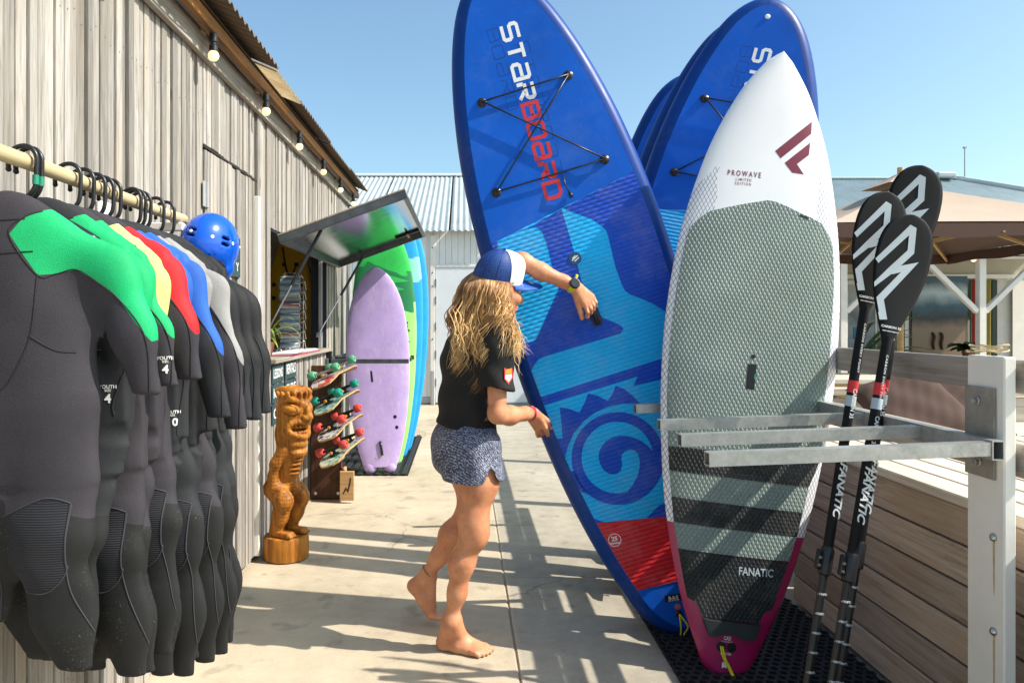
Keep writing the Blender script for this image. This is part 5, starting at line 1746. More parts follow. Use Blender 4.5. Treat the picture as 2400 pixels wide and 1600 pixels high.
def foam(label, loc, roll, lean, yaw, k, w, mat, th=0.075):
    b = HardBoard(scaled(FOAM_PROF, k, w), th, label, None, loc, roll, lean, yaw, 'surfboard', 'surfboard', SURF_G, (0.06, 0.01))
    return b
lime = soft_mat('lime_foam', (0.36, 0.80, 0.20), (0.5, 0.85, 0.4), .3); mgreen = soft_mat('bright_green_foam', (0.025, 0.56, 0.09)); dgreen = soft_mat('deep_green_foam', (0.01, 0.22, 0.07))
green = foam('green foam surfboard with dark green bands, second behind the lilac one', (-0.745, 6.78, 0.02), -0.5, -4, 3, 1.30, 1.10, lime)
Lg = green.L
green.build([('hull', lime, 0.0, Lg*.66, 0), ('nose_band', dgreen, Lg*.66, Lg*.80, -.45), ('nose', mgreen, Lg*.80, Lg - .001, -.45)])
green.slab([(-.30, Lg*.70), (.02, Lg*.775), (.24, Lg*.745), (.05, Lg*.735), (.20, Lg*.71), (-.10, Lg*.69)], .0012, mgreen, 'zigzag', thick=False)
mb = MB(); lay_text(mb, 'softech', lambda x, y: green.fn(0.215, Lg*.53, R(-90), .001)(x, y), 0.075, bold=.02)
mb.build('lettering', W['black_plastic'], green.root)
wblue = soft_mat('sea_blue_foam', (0.008, 0.34, 0.74), (0.05, 0.45, 0.8), .25)
blue1 = foam('sea blue foam surfboard with pale green band, third in the wall rack', (-0.73, 7.13, 0.02), 0.5, -3.5, 3, 1.42, 1.12, wblue)
Lb = blue1.L
blue1.build([('hull', wblue, 0.0, Lb*.70, 0), ('nose_band', soft_mat('mint_foam', (0.30, 0.74, 0.62)), Lb*.70, Lb*.79, -.2), ('nose', wblue, Lb*.79, Lb - .001, -.2)])
blue2 = foam('plain sea blue foam surfboard, rearmost in the wall rack', (-0.72, 7.46, 0.02), 1.2, -3, 3, 1.42, 1.16, wblue)
blue2.build([('hull', wblue, 0.0, blue2.L - .001, 0)])

# wall rack with its row of arms
wr = empty('wall_rack', (XW, 6.9, 1.0), 'dark steel wall rack whose long arms hold the foam surfboards', 'rack')
wfix = Matrix.Translation((-XW, -6.9, -1.0))
ya = 6.17
for k in range(7):
    o = MB().box((XW + .03, ya, 0.985), (-0.472, ya + .03, 1.022), bev=.003).build('arm', edge_mat, wr); o.matrix_parent_inverse = wfix
    ya += 0.335 if k < 3 else 0.24
o = MB().box((XW + .005, 6.1, 0.98), (XW + .029, 8.2, 1.03), bev=.003).build('back_bar', edge_mat, wr); o.matrix_parent_inverse = wfix
o = MB().box((XW + .005, 6.17, 0.93), (XW + .05, 6.22, 1.09), bev=.004).build('bracket', W['black_steel'], wr); o.matrix_parent_inverse = wfix

# ------------------------------------------------------------------ galvanised rack for the big boards
rack = empty('board_rack', (1.41, 2.4, 0), 'galvanised steel board rack with square arms bolted to the white post', 'rack')
kfm = Matrix.Translation((-1.41, -2.4, 0))
def kp(o):
    o.matrix_parent_inverse = kfm
    return o
RZ = 1.03
def hollow(mb, a, b, w, h, wall=.003):
    """square tube open at both ends"""
    a, b = Vector(a), Vector(b)
    y = (b-a).normalized(); x = y.cross(Vector((0, 0, 1))).normalized(); z = x.cross(y)
    vs = []
    for p in (a, b):
        for k in (0, wall):
            for sx, sz in ((-1, -1), (1, -1), (1, 1), (-1, 1)):
                vs.append(p + x*sx*(w/2-k) + z*sz*(h/2-k))
    fs = []
    for i in range(4):
        j = (i+1) % 4
        fs += [(i, j, 8+j, 8+i), (4+j, 4+i, 12+i, 12+j), (i, 4+i, 4+j, j), (8+j, 12+j, 12+i, 8+i)]
    mb.add(vs, fs)
    return mb
kp(hollow(MB(), (1.418, 1.925, RZ - .025), (1.418, 5.0, RZ - .025), .032, .052).build('cross_bar', W['galv'], rack))
for k, (y, xl) in enumerate(((1.945, 0.632), (2.245, 0.650), (2.56, 0.672), (3.03, 0.700), (3.27, .66), (3.80, .66), (4.18, .66), (4.58, .66))):
    kp(hollow(MB(), (xl, y - .055, RZ - .040), (1.4012, y, RZ - .022), .034, .036).build('arm', W['galv'], rack))
kp(MB().box((PXF - .008, 1.975, 0.915), (PXF - .0015, 2.09, 1.165), bev=.001).build('mount_plate', plain('grey_weathered_plate', (0.30, 0.275, 0.235), .6, metal=.3, var=.3, vs=18), rack))
for y, z in ((2.035, 1.125), (2.03, 0.955)):
    mb = MB()
    mb.lathe([(.012, 0), (.012, .004), (.008, .005), (.008, .014), (.004, .0145)], 12, Matrix.Translation((PXF - .008, y, z)) @ Matrix.Rotation(R(-90), 4, 'Y'))
    kp(mb.build('bolt', W['bare_steel'], rack, auto=40))

# rubber mats with holes
def hole_mat(name, label, x0, x1, y0, y1, pitch, hole, th, mat, keep=lambda x, y: True):
    t = empty(name, ((x0+x1)/2, (y0+y1)/2, 0), label, 'mat')
    mb = MB()
    rows = int((y1-y0)/(pitch*0.866)); cols = int((x1-x0)/pitch)
    for r_ in range(rows):
        for c_ in range(cols):
            cx = x0 + (c_ + 0.5 + 0.5*(r_ % 2))*pitch; cy = y0 + (r_ + .5)*pitch*0.866
            if not keep(cx, cy): continue
            vs, fs = [], []
            for k in range(6):
                a = R(60*k + 30)
                R0 = pitch/math.sqrt(3)
                vs += [(cx + R0*math.cos(a), cy + R0*math.sin(a), th), (cx + hole*math.cos(a), cy + hole*math.sin(a), th), (cx + hole*math.cos(a), cy + hole*math.sin(a), .004)]
            for k in range(6):
                j = (k+1) % 6
                fs += [(3*k, 3*j, 3*j+1, 3*k+1), (3*k+1, 3*j+1, 3*j+2, 3*k+2)]
            mb.add(vs, fs)
    o = mb.build('ring_sheet', mat, t); o['kind'] = 'stuff'
    o.matrix_parent_inverse = Matrix.Translation((-(x0+x1)/2, -(y0+y1)/2, 0))
    mb = MB(); mb.box((x0 + .005, y0, .001), (x1 + pitch*.45, y1, .0035)); o = mb.build('backing', W['black_rubber'], t)
    o.matrix_parent_inverse = Matrix.Translation((-(x0+x1)/2, -(y0+y1)/2, 0))
    return t
hole_mat('rubber_mat', 'black rubber ring mat with round holes under the big boards', 0.80, 1.545, 1.7, 3.62, .041, .0160, .018, W['black_rubber'])
# ribbed mat by the shed
t = empty('rubber_mat', (-.82, 7.3, 0), 'black slatted rubber mat under the foam surfboards', 'mat')
for k in range(9):
    x = -1.16 + .0765*k
    o = MB().box((x, 6.30, 0.012), (x + .045, 8.42, 0.024), bev=.004).build('strip', W['black_rubber'], t); o.matrix_parent_inverse = Matrix.Translation((.82, -7.3, 0))
mb = MB()
for k in range(40): mb.box((-1.16, 6.31 + .053*k, .003), (-.488, 6.34 + .053*k, .0115))
o = mb.build('cross_rib', W['black_rubber'], t); o['kind'] = 'stuff'; o.matrix_parent_inverse = Matrix.Translation((.82, -7.3, 0))
# ------------------------------------------------------------------ in and below the hatch
# yellow rescue board standing in the shed, with round plugs
W['yellow_board'] = plain('yellow_board', (0.60, 0.36, 0.01), 0.5, var=0.1, vs=4)
yb = HardBoard([(0, .12), (.05, .17), (.3, .21), (.9, .24), (1.3, .23), (1.7, .18), (1.95, .11), (2.05, .04), (2.08, 0)], .06, 'yellow board with black round plugs standing inside the hatch', None, (-1.56, 6.45, .05), 0, -2, 0, 'rescue_board', 'board')
yb.build([('hull', W['yellow_board'], 0, yb.L - .001, 0)])
for (u, v) in ((-.14, 1.62), (.10, 1.62), (-.14, 1.50), (.12, 1.50), (-.05, 1.80), (.06, 1.80), (-.14, 1.22), (.12, 1.22), (-.14, 1.10), (.12, 1.10)):
    MB().lathe([(.02, 0), (.02, .006), (.012, .008)], 12, Matrix.Translation((u, yb.deck_y(u, v, 0), v)) @ Matrix.Rotation(R(90), 4, 'X')).build('plug', W['black_plastic'], yb.root, auto=40)
MB().tube(smooth_curve([(-.06, -.05, 1.95), (-.02, -.06, 1.75), (.02, -.05, 1.7), (.06, -.055, 1.78)], 5), .007, 6).build('cable', W['black_plastic'], yb.root, smooth=True)

# card rack on the counter
cr = empty('card_rack', (-1.33, 5.55, WZ0 + .002), 'wire rack full of printed cards on the hatch counter', 'card rack')
mb = MB()
for sx in (-.085, .085):
    mb.tube([(sx, .06, 0), (sx, .06, .56)], .0035, 6); mb.tube([(sx, .06, .56), (sx*.6, .05, .60)], .0035, 6)
mb.tube([(-.051, .05, .6), (.051, .05, .6)], .0035, 6)
mb.tube([(-.085, .06, .004), (-.085, -.07, .004), (.085, -.07, .004), (.085, .06, .004)], .0035, 6)
mb.build('wire_frame', W['bare_steel'], cr, smooth=True)
cards = [picture_mat('card_print', st, 9.0, 2, .5, -.05, .05) for st in (
    [(0.1, (.55, .6, .62)), (.4, (.05, .16, .28)), (.6, (.6, .62, .6)), (.85, (.10, .25, .38))],
    [(0.1, (.75, .74, .72)), (.35, (.45, .12, .08)), (.6, (.10, .16, .24)), (.85, (.7, .72, .74))],
    [(0.1, (.30, .36, .22)), (.4, (.72, .72, .68)), (.65, (.12, .28, .42)), (.9, (.75, .78, .8))])]
for tier in range(7):
    z = .03 + .075*tier
    w = MB().tube([(-.08, .05, z), (-.08, -.03, z - .012), (-.08, -.05, z + .03), (.08, -.05, z + .03), (.08, -.03, z - .012), (.08, .05, z)], .0028, 6).tube([(.08, -.05, z + .03), (.115, -.03, z + .05), (.12, 0, z - .01), (.085, .02, z - .02)], .0028, 6)
    w.build('card_holder', W['bare_steel'], cr, smooth=True)
    for k in range(3):
        o = MB().box((-.074, -.001, -.045), (.074, .001, .045)).build('card', cards[(tier + k) % 3], cr)
        o.location = (rnd.uniform(-.004, .004), -.02 + .012*k, z + .038 + .006*k); o.rotation_euler = (R(-14 + 3*k), 0, R(rnd.uniform(-3, 3)))

# papers on the counter
pb = empty('ring_binder', (-1.22, 5.1, WZ0), 'open white papers in a pink edged binder on the hatch counter', 'binder')
MB().box((-.16, -.36, .002), (.09, .62, .006), bev=.001).build('cover', W['pink_cord'], pb)
for k in range(3):
    o = MB().box((-.14, -.33, 0), (.08, .6, .0015)).build('sheet', W['white'], pb); o.location = (.004*k, .006*k, .0075 + .0035*k); o.rotation_euler = (0, R(-1.0*k), R(1.5*k))
for y in (-.2, .05):
    MB().tube([(-.03 + .02*math.cos(a), y, .014 + .03*math.sin(a)) for a in [R(10*i) for i in range(0, 19)]], .002, 6).build('ring', W['bare_steel'], pb, smooth=True)

def leafy(name, label, cat, loc, n, L, mat, width=.012, droop=.7, up=.9, seed=1, pot=None, group=None, az=(0, 360), stems=False):
    """a plant of long arching leaves out of a pot"""
    r_ = random.Random(seed)
    t = empty(name, loc, label, cat, group)
    if pot: MB().lathe([(.05*pot, 0), (.075*pot, .11*pot), (.08*pot, .12*pot), (.07*pot, .12*pot)], 16).build('pot', plain('clay_pot', (.28, .12, .06), .8), t, auto=40)
    z0 = .11*pot if pot else 0
    for k in range(n):
        a = R(r_.uniform(*az)); l = L*r_.uniform(.6, 1.1)
        u = up*r_.uniform(.6, 1.15)
        vs, fs = [], []
        m = 9
        for i in range(m+1):
            s = i/m
            d = l*(s*.75); z = l*(u*s - droop*s*s)
            w = width*(0.35 + 1.2*math.sin(math.pi*min(1, s*.9 + .08)))*(1 if s < 1 else .1)
            c = Vector((d*math.cos(a), d*math.sin(a), z0 + z)); sd = Vector((-math.sin(a), math.cos(a), 0))
            vs += [c - sd*w, c + Vector((0, 0, -w*.35)), c + sd*w]
        for i in range(m):
            b = 3*i
            fs += [(b, b+1, b+4, b+3), (b+1, b+2, b+5, b+4)]
        mb = MB(); mb.add(vs, fs); mb.build('leaf', mat, t, smooth=True)
    return t
W['leaf_lime'] = plain('striped_lime_leaf', (.20, .30, .035), .45, var=.35, vs=30)
W['leaf_dark'] = plain('dark_leaf', (.035, .085, .022), .45, var=.3, vs=20)
W['leaf_palm'] = plain('palm_leaf', (.075, .12, .035), .5, var=.3, vs=20)
leafy('spider_plant', 'lime striped grassy plant at the near corner of the hatch counter', 'plant', (-1.30, 4.74, WZ0), 22, .32, W['leaf_lime'], .006, 1.0, 1.25, 3, .8)
leafy('potted_palm', 'palm with long arching leaves behind the left veranda post', 'plant', (5.95, 11.3, .09), 34, 1.55, W['leaf_palm'], .035, .75, 1.35, 5, 2.2)
leafy('potted_shrub', 'low dark leafy plant in front of the off white veranda wall', 'plant', (8.05, 11.6, .75), 30, .42, W['leaf_dark'], .05, .7, .9, 9, 1.2)
tag(MB().box((7.6, 11.35, .09), (8.5, 11.85, .748), bev=.01).build('plant_stand', W['white_paint']), 'plain white stand below the low dark leafy plant', 'stand')
tag(MB().tube([(6.28, 11.6, 1.06), (6.28, 11.6, 1.24)], .06, 14).build('jug', plain('sky_blue_glaze', (.05, .30, .50), .2), auto=40), 'blue jug beside the palm on the veranda', 'jug')
tag(MB().box((6.05, 11.5, .09), (6.5, 11.75, 1.058), bev=.01).build('side_cabinet', W['grey_paint']), 'narrow grey cabinet with a blue jug on it behind the palm', 'cabinet')
hd = MB()
for xx in (8.16, 8.30): hd.tube(smooth_curve([(xx, WY - .1, .85), (xx - .02, WY - .12, .96), (xx, WY - .12, 1.08), (xx - .03, WY - .1, 1.14)], 5), .022, 8)
tag(hd.build('driftwood', W['dark_panel'], smooth=True), 'pair of thin curved driftwood sticks before the brown part of the poster', 'driftwood')

# chalk signs on the boards
slate = plain('blue_grey_slate', (.022, .055, .060), .7, var=.15)
for (y0, y1, z0, z1, wd, lab) in (
        (4.40, 4.66, .965, 1.075, 'LESSONS', 'small slate sign reading LESSONS under the hatch'),
        (4.72, 5.02, .965, 1.09, 'RENTALS', 'small slate sign reading RENTALS under the hatch'),
        (4.40, 4.66, .845, .955, 'KITE', 'small slate sign reading KITE under the hatch'),
        (4.72, 5.02, .845, .955, 'SURF', 'small slate sign half hidden by the carved head, second row'),
        (4.40, 4.66, .715, .835, 'CAT', 'small slate sign reading CAT, lowest under the hatch')):
    sgn = tag(MB().box((XW + .0105, y0, z0), (XW + .018, y1, z1), bev=.001).build('slate_sign', slate), lab, 'sign', 'slate signs under the hatch')
    mb = MB()
    vs_, _ = text_shape(wd, 1.0, bold=.02)
    wid = max(v[0] for v in vs_) - min(v[0] for v in vs_)
    hgt = (z1 - z0)*.72
    lay_text(mb, wd, lambda x, y: (XW + .0186, (y0+y1)/2 + x, (z0+z1)/2 + y), hgt, xs=(y1-y0)*.84/wid/hgt, bold=.02)
    mb.build('lettering', W['white'], sgn)
sgn = tag(MB().box((XW + .0185, 3.50, 1.57), (XW + .026, 3.74, 1.77), bev=.001).build('slate_sign', slate), 'dark slate sign on the door behind the blue helmet', 'sign')
mb = MB(); lay_text(mb, 'Y', lambda x, y: (XW + .0266, 3.69 + x, 1.62 + y), .06, bold=.02); mb.build('lettering', W['white'], sgn)

# ------------------------------------------------------------------ skateboards in their rack
sk = empty('skateboard_rack', (-1.04, 5.5, 0), 'tall dark brown panel rack holding the upturned skateboards against the shed', 'rack')
sfix = Matrix.Translation((1.04, -5.5, 0))
def sp(o):
    o.matrix_parent_inverse = sfix
    return o
sp(MB().box((-1.155, 5.47, .003), (-.925, 5.50, 1.01), bev=.002).build('panel', W['dark_panel'], sk))
sp(MB().box((-1.09, 5.502, .003), (-1.06, 5.74, 1.0), bev=.002).build('rear_fin', W['dark_panel'], sk))
sp(MB().box((-.92, 5.36, .02), (-.815, 5.385, .235), bev=.003).box((-.92, 5.387, .02), (-.90, 5.56, .235), bev=.003).build('wood_box', W['ply'], sk))
sp(MB().bar((-1.0, 5.44, .16), (-.90, 5.40, .25), .02, .045, bev=.003).build('prop_slat', W['dark_panel'], sk))
mb = MB()
vs, fs = stroke([(-.895, .07), (-.875, .11), (-.86, .09), (-.845, .15), (-.84, .19)], .012); mb.add([(x, 5.3590, z) for x, z in vs], fs)
sp(mb.build('burnt_mark', W['dark_panel'], sk))
mb = MB()
for x, z in ((-1.12, .05), (-.95, .05), (-1.12, .95)):
    mb.lathe([(.012, 0), (.012, .003), (.004, .005)], 10, Matrix.Translation((x, 5.469, z)) @ Matrix.Rotation(R(90), 4, 'X'))
sp(mb.build('screw_head', W['white'], sk))
def make_skate(label, loc, wheel, print_mat, rot):
    """upside down: wheels up; x across, y along"""
    t = empty('skateboard', loc, label, 'skateboard', 'upturned skateboards in the rack')
    t.rotation_euler = rot
    n = 20
    half = [(.03, -.30), (.07, -.285), (.095, -.24), (.105, -.16), (.105, .14), (.095, .22), (.075, .26), (.06, .275)]
    pl = [(-x, y) for x, y in half[::-1]] + half
    mb = MB()
    vs, fs = [], []
    mb.prism(pl, 0, .010)
    mb.v = [(x, y, z - .035*max(0, abs(y) - .19)/.1) for x, y, z in mb.v]
    mb.build('deck', W['ply'], t)
    mb = MB(); mb.flat([(x*.97, y*.985) for x, y in pl], lambda x, y: (x, y, .0108 - .035*max(0, abs(y) - .19)/.1)); mb.build('graphic', print_mat, t)
    for yy in (-.165, .165):
        tr = MB().box((-.028, yy - .04, .0115), (.028, yy + .04, .019), bev=.002).lathe([(.016, .019), (.02, .03), (.012, .05)], 12, Matrix.Translation((0, yy, 0)))
        tr.tube([(-.095, yy, .055), (-.04, yy, .052), (0, yy, .05), (.04, yy, .052), (.095, yy, .055)], [.006, .011, .014, .011, .006], 10)
        tk = tr.build('truck', W['black_steel'] if wheel != 'pale_green_wheel' else W['bare_steel'], t, auto=45)
        for sx in (-1, 1):
            M_ = Matrix.Translation((sx*.095, yy, .055)) @ Matrix.Rotation(R(90), 4, 'Y')
            MB().lathe([(.010, -.026), (.025, -.026), (.031, -.017), (.031, .017), (.025, .026), (.010, .026), (.010, .020), (.003, .019)], 20, M_).build('wheel', W[wheel], tk, auto=35)
        MB().lathe([(.012, 0), (.012, .012), (.006, .016)], 10, Matrix.Translation((0, yy - .03, .03)) @ Matrix.Rotation(R(70), 4, 'X')).build('bushing', plain('amber_bushing', (.5, .22, .02), .4), tk, auto=35)
    return t
W['pale_green_wheel'] = plain('pale_green_wheel', (.10, .36, .20), .45, var=.05)
W['teal_wheel'] = plain('teal_wheel', (.01, .28, .20), .45, var=.05)
W['red_wheel'] = plain('coral_red_wheel', (.62, .07, .06), .45, var=.05)
def skate_print(name, a, b, c):
    m = NT(name); v = m.shifted(m.obj(), 5)
    n = m.noise(v, 14, 4, .6, 1.5)
    m.p(Base_Color=m.ramp(n, (.38, a), (.46, b), (.58, c)), Roughness=.35)
    for nd in m.t.nodes:
        if nd.type == 'VALTORGB': nd.color_ramp.interpolation = 'CONSTANT'
    return m.mat
rt = lambda roll, pitch, yaw: (R(pitch), R(roll), R(yaw))
s1 = make_skate('skateboard with pale green wheels and cyan underside, topmost in the rack', (-.945, 5.30, .955), 'pale_green_wheel', skate_print('cyan_red_print', (.62, .06, .06), (.70, .66, .6), (.02, .45, .58)), rt(-20, 7, -14))
mb = MB(); lay_text(mb, 'surf', lambda x, y: (x, y - .235 + .0, .0112 + .001), .07, bold=.03, shear=.2); 
s2 = make_skate('skateboard with teal wheels and teal print, second from the top of the rack', (-.925, 5.30, .775), 'teal_wheel', skate_print('teal_print', (.04, .22, .20), (.42, .50, .44), (.10, .35, .32)), rt(-20, 7, -14))
s3 = make_skate('skateboard with red wheels and black and white print, third in the rack', (-.90, 5.30, .59), 'red_wheel', skate_print('black_white_print', (.03, .03, .04), (.6, .6, .58), (.08, .08, .1)), rt(-20, 7, -14))
s4 = make_skate('skateboard with red wheels and green print, lowest in the rack', (-.885, 5.30, .41), 'red_wheel', skate_print('green_print', (.05, .30, .22), (.55, .58, .42), (.05, .24, .26)), rt(-20, 7, -14))

# ------------------------------------------------------------------ paddles leaning on the rack
def make_paddle(label, top, foot, yaw, blade_w, blade_l):
    """blade up; built along z from the foot, blade face towards -y"""
    top, foot = Vector(top), Vector(foot)
    t = empty('paddle', foot, label, 'paddle', 'black carbon paddles leaning on the rack')
    d = (top - foot); L = d.length; z = d.normalized()
    y = Vector((math.sin(R(yaw)), math.cos(R(yaw)), 0)); y = (y - z*y.dot(z)).normalized(); x = y.cross(z)
    M_ = Matrix((x, y, z)).transposed()
    t.rotation_euler = M_.to_euler()
    zb = L - blade_l
    MB().tube([(0, 0, 0), (0, 0, .58)], .0125, 12).build('lower_shaft', W['black_plastic'], t, auto=40)
    MB().tube([(0, 0, .582), (0, 0, .60), (0, 0, zb + .12)], [.0155, .0155, .0150], 12).build('upper_shaft', W['carbon'], t, auto=40)
    cl = MB().tube([(0, 0, .52), (0, 0, .525), (0, 0, .60), (0, 0, .612)], [.016, .021, .021, .016], 14).box((-.034, -.010, .535), (-.018, .010, .60), bev=.004).build('clamp', W['black_plastic'], t, auto=40)
    mb = MB()
    for zz in (.55, .575): mb.lathe([(.005, 0), (.004, .004)], 8, Matrix.Translation((-.026, -.0105, zz)) @ Matrix.Rotation(R(90), 4, 'X'))
    mb.build('clamp_screw', W['bare_steel'], cl)
    # blade: teardrop with a spine, slightly dished
    def half_w(s):
        w = blade_w/2*(math.sin(math.pi/2*min(1, s/.70))**1.15 if s < .70 else (max(0, 1 - ((s - .70)/.30)**2.6))**.5)
        return max(w, .015 if s < .5 else 0)
    n = 44; vs, fs = [], []
    J = 12
    for i in range(n+1):
        s = math.sin(math.pi/2*i/n)
        w = half_w(s)
        w = max(w, .0006)
        th = lerp(.013, .003, min(1, s*1.6))
        zz = zb + .06 + (blade_l - .06)*s
        yb = -.03*s*s
        for j in range(J):
            a = 2*math.pi*j/J
            vs.append((w*math.cos(a), yb + th*math.sin(a), zz))
    for i in range(n):
        for j in range(J):
            j2 = (j+1) % J
            fs.append((i*J+j, i*J+j2, (i+1)*J+j2, (i+1)*J+j))
    mb = MB(); mb.add(vs, fs); mb.build('blade', W['carbon'], t, smooth=True)
    def onblade(u, v):               # u across (-1..1), v along 0..1 of the blade
        zz = zb + .06 + (blade_l - .06)*v
        lim = half_w(max(0, min(1, v)))*.97/(blade_w/2); u = max(-lim, min(lim, u))
        return (u*blade_w/2, -.03*v*v - lerp(.013, .003, min(1, v*1.6))*math.sqrt(max(.05, 1 - min(1, abs(u))**2)) - .0012, zz)
    # pale ribbon emblem
    mb = MB()
    return t, mb, onblade, zb
W['carbon'] = plain('matt_black_carbon', (.0035, .0040, .0055), .6, var=.25, vs=30, spec=.25)
def ribbon(mb, pts, w, fn):
    vs, fs = stroke(pts, w); mb.add([fn(*p) for p in vs], fs)
pdl = []
for (lab, tp, ft, yaw, sc) in (
        ('front black paddle with pale ribbon emblem, its blade foremost of the three', P(2126, 508, 2.36), Vector((1.105, 2.25, .02)), 0, 1.0),
        ('left black paddle with its blade half behind the front one', P(2068, 455, 2.43), Vector((1.065, 2.31, .02)), -4, .97),
        ('tallest black paddle with its blade highest at the back', P(2150, 394, 2.50), Vector((1.20, 2.37, .02)), 6, .97)):
    bl = .52*sc; bw = .182*sc
    t, mb, onb, zb = make_paddle(lab, tp, ft, yaw, bw, bl)
    # (u, v): u in half widths, v along the blade, top = 1
    f = lambda x, y: onb(x, y)
    mb = MB()
    asp = (bw/2)/(bl - .06)
    g = lambda x, y: onb(x, y*asp)
    k = 1/asp
    S = lambda pts: [(u, v*k) for u, v in pts]
    for pts in (S([(-.93, .640), (.02, .90)] + [(.10, .895), (.20, .745), (-.34, .598), (-.95, .475)]), S([(-.34, .588), (.28, .640), (-.55, .385), (-.35, .27), (-.78, .262)])):
        vs_, fs_ = stroke(pts, .24)
        mb.add([g(*p) for p in vs_], fs_)
    # the second stroke starts where the first passes: lift it a hair
    o = mb.build('emblem', W['grey_print'], t)
    mb = MB()
    zf = lambda z: (lambda x, y: (y*1.0, -.0158, z - x))
    lay_text(mb, 'FANATIC', zf(.80), .034, bold=.03, shear=.3, xs=1.25); mb.build('lettering', W['white'], t)
    mb = MB(); lay_text(mb, 'CARBON 35', zf(1.0 if sc == 1 else 1.08), .018, bold=.02, xs=1.0); mb.build('lettering', W['white'], t)
    mb = MB(); lay_text(mb, 'CARBON 35', lambda x, y: onb(x/(bw/2), .20 + y/bl), .012, bold=.02)
    lay_text(mb, 'HIGH PERFORMANCE', lambda x, y: onb(x/(bw/2), .17 + y/bl), .0055, bold=.02); mb.build('lettering', W['white'], t)
    mb = MB(); lay_text(mb, 'CARBON EVERY POINT', zf(zb - .02), .009, bold=.02, xs=1.5, space=1.2); mb.build('lettering', W['white'], t)
    MB().tube([(0, 0, 1.115), (0, 0, 1.155)], .0160, 12).build('red_ring', W['red'], t, auto=40)
    MB().tube([(0, 0, 1.07), (0, 0, 1.105)], .0160, 12).build('grey_ring', W['grey_print'], t, auto=40)
    for k2 in range(7):
        z = .46 - .062*k2
        lay_text(mb := MB(), '-180FT-', lambda x, y: (x, -.0130 + abs(x)*.25, z + y), .010, bold=.02); mb.build('size_mark', W['white'], t)
    pdl.append(t)

# ------------------------------------------------------------------ cushions on the platform
def cushion(label, loc, rot, w=.44, h=.44, th=.10, seed=1):
    r_ = random.Random(seed)
    n = 22; vs, fs = [], []
    for side in (1, -1):
        for i in range(n+1):
            for j in range(n+1):
                u, v = 2*i/n - 1, 2*j/n - 1
                e = ((1 - u**4)*(1 - v**4))**.6 if abs(u) < 1 and abs(v) < 1 else 0
                pin = 1 - .07*(1 - abs(u*v))
                wr = .004*math.sin(7*u + 5*v + seed)*e + .002*math.sin(19*u - 13*v)*e + .008*math.sin(14*(u-v) + seed)*max(0, 1 - abs(abs(u*v) - .6)*3)*e
                vs.append((u*w/2*pin, side*(th/2*e**.8 + wr), v*h/2*pin))
    m = (n+1)**2
    for s in (0, 1):
        for i in range(n):
            for j in range(n):
                a = s*m + i*(n+1) + j
                q = (a, a+n+1, a+n+2, a+1)
                fs.append(q[::-1] if s == 0 else q)
    mb = MB(); mb.add(vs, fs)
    o = mb.build('cushion', W['cushion'], smooth=True)
    o.location = loc; o.rotation_euler = rot
    return tag(o, label, 'cushion', 'brown cushions on the platform')
W['cushion'] = plain('brown_cotton', (.066, .036, .026), .9, var=.12, vs=6, bump=.3, bscale=400)
cushion('brown cushion standing on its corner, left one beside the paddles', (2.10, 3.40, .945), (R(-44), R(-18), R(8)), seed=2, w=.42, h=.40)
cushion('brown cushion lying behind the other one, next to the white post', (2.46, 3.62, .925), (R(-40), R(3), R(-8)), seed=5, w=.46, h=.40)

# ------------------------------------------------------------------ helmet on the rail end
YR0, YR1, XR, ZR = 1.15, 2.40, -.93, 1.685
rail = empty('clothes_rail', (XR, 1.8, ZR), 'round peeled wooden pole carrying the wetsuits, fixed to the shed wall', 'rail')
o = MB().tube([(XR, y, ZR + .002*math.sin(y*5)) for y in np.linspace(YR0, YR1, 12)], .0168, 18).build('pole', W['pole_wood'], rail, auto=50); o.matrix_parent_inverse = Matrix.Translation((-XR, -1.8, -ZR))
for y in (1.2, 2.345):
    o = MB().box((XW + .004, y, ZR - .045), (XR + .02, y + .025, ZR - .018), bev=.003).box((XW + .0045, y - .03, ZR - .12), (XW + .016, y + .055, ZR + .05), bev=.003).build('bracket', W['white_paint'], rail); o.matrix_parent_inverse = Matrix.Translation((-XR, -1.8, -ZR))
hel = empty('helmet', P(492, 572, 2.42), 'shiny blue water sports helmet hung on the end of the clothes rail', 'helmet')
W['helmet_blue'] = plain('gloss_blue_shell', (.003, .085, .56), .16, var=.04, vs=4, coat=.5)
F_ = Field((-.15, -.16, -.15), (.15, .16, .15), .005)
F_.ell((0, 0, -.01), (.092, .115, .118), 0).ell((0, 0, -.022), (.083, .105, .112), 0, sub=True)
F_.box((0, .0, -.19), (.2, .2, .088), .01, sub=True)
F_.box((0, -.06, -.13), (.2, .06, .055), .03, sub=True)
for sx in (-1, 1):
    F_.cap((sx*.084, .028, -.07), (sx*.072, .03, -.108), .02, .018, .01, (.35, 1.3, 1))
for zz in (.006, .026):
    for sx in (-1, 1): F_.box((sx*.075, -.03, zz), (.05, .016, .0042), 0, sub=True)
    F_.box((.0, -.1, zz), (.016, .05, .0042), 0, sub=True)
V_, Q_ = F_.mesh(1)
hs_ = np_mesh('shell', V_, Q_, W['helmet_blue'], hel)
mb = MB()
for a in np.linspace(0, 6.28, 9)[:-1]:
    x, y = .0905*math.cos(a), .113*math.sin(a)
    mb.lathe([(.006, 0), (.006, .002), (.003, .003)], 10, Matrix.Translation((x*.98, y*.98, .018)) @ Vector((math.cos(a), math.sin(a), .2)).to_track_quat('Z', 'Y').to_matrix().to_4x4())
mb.build('rivet', W['white'], hel)
MB().tube(smooth_curve([(-.076, .03, -.09), (-.05, .0, -.15), (0, -.03, -.17), (.05, .0, -.15), (.076, .03, -.09)], 5), .006, 6).build('chin_strap', W['black_plastic'], hel, smooth=True)
hel.rotation_euler = (R(-8), R(12), R(-18))
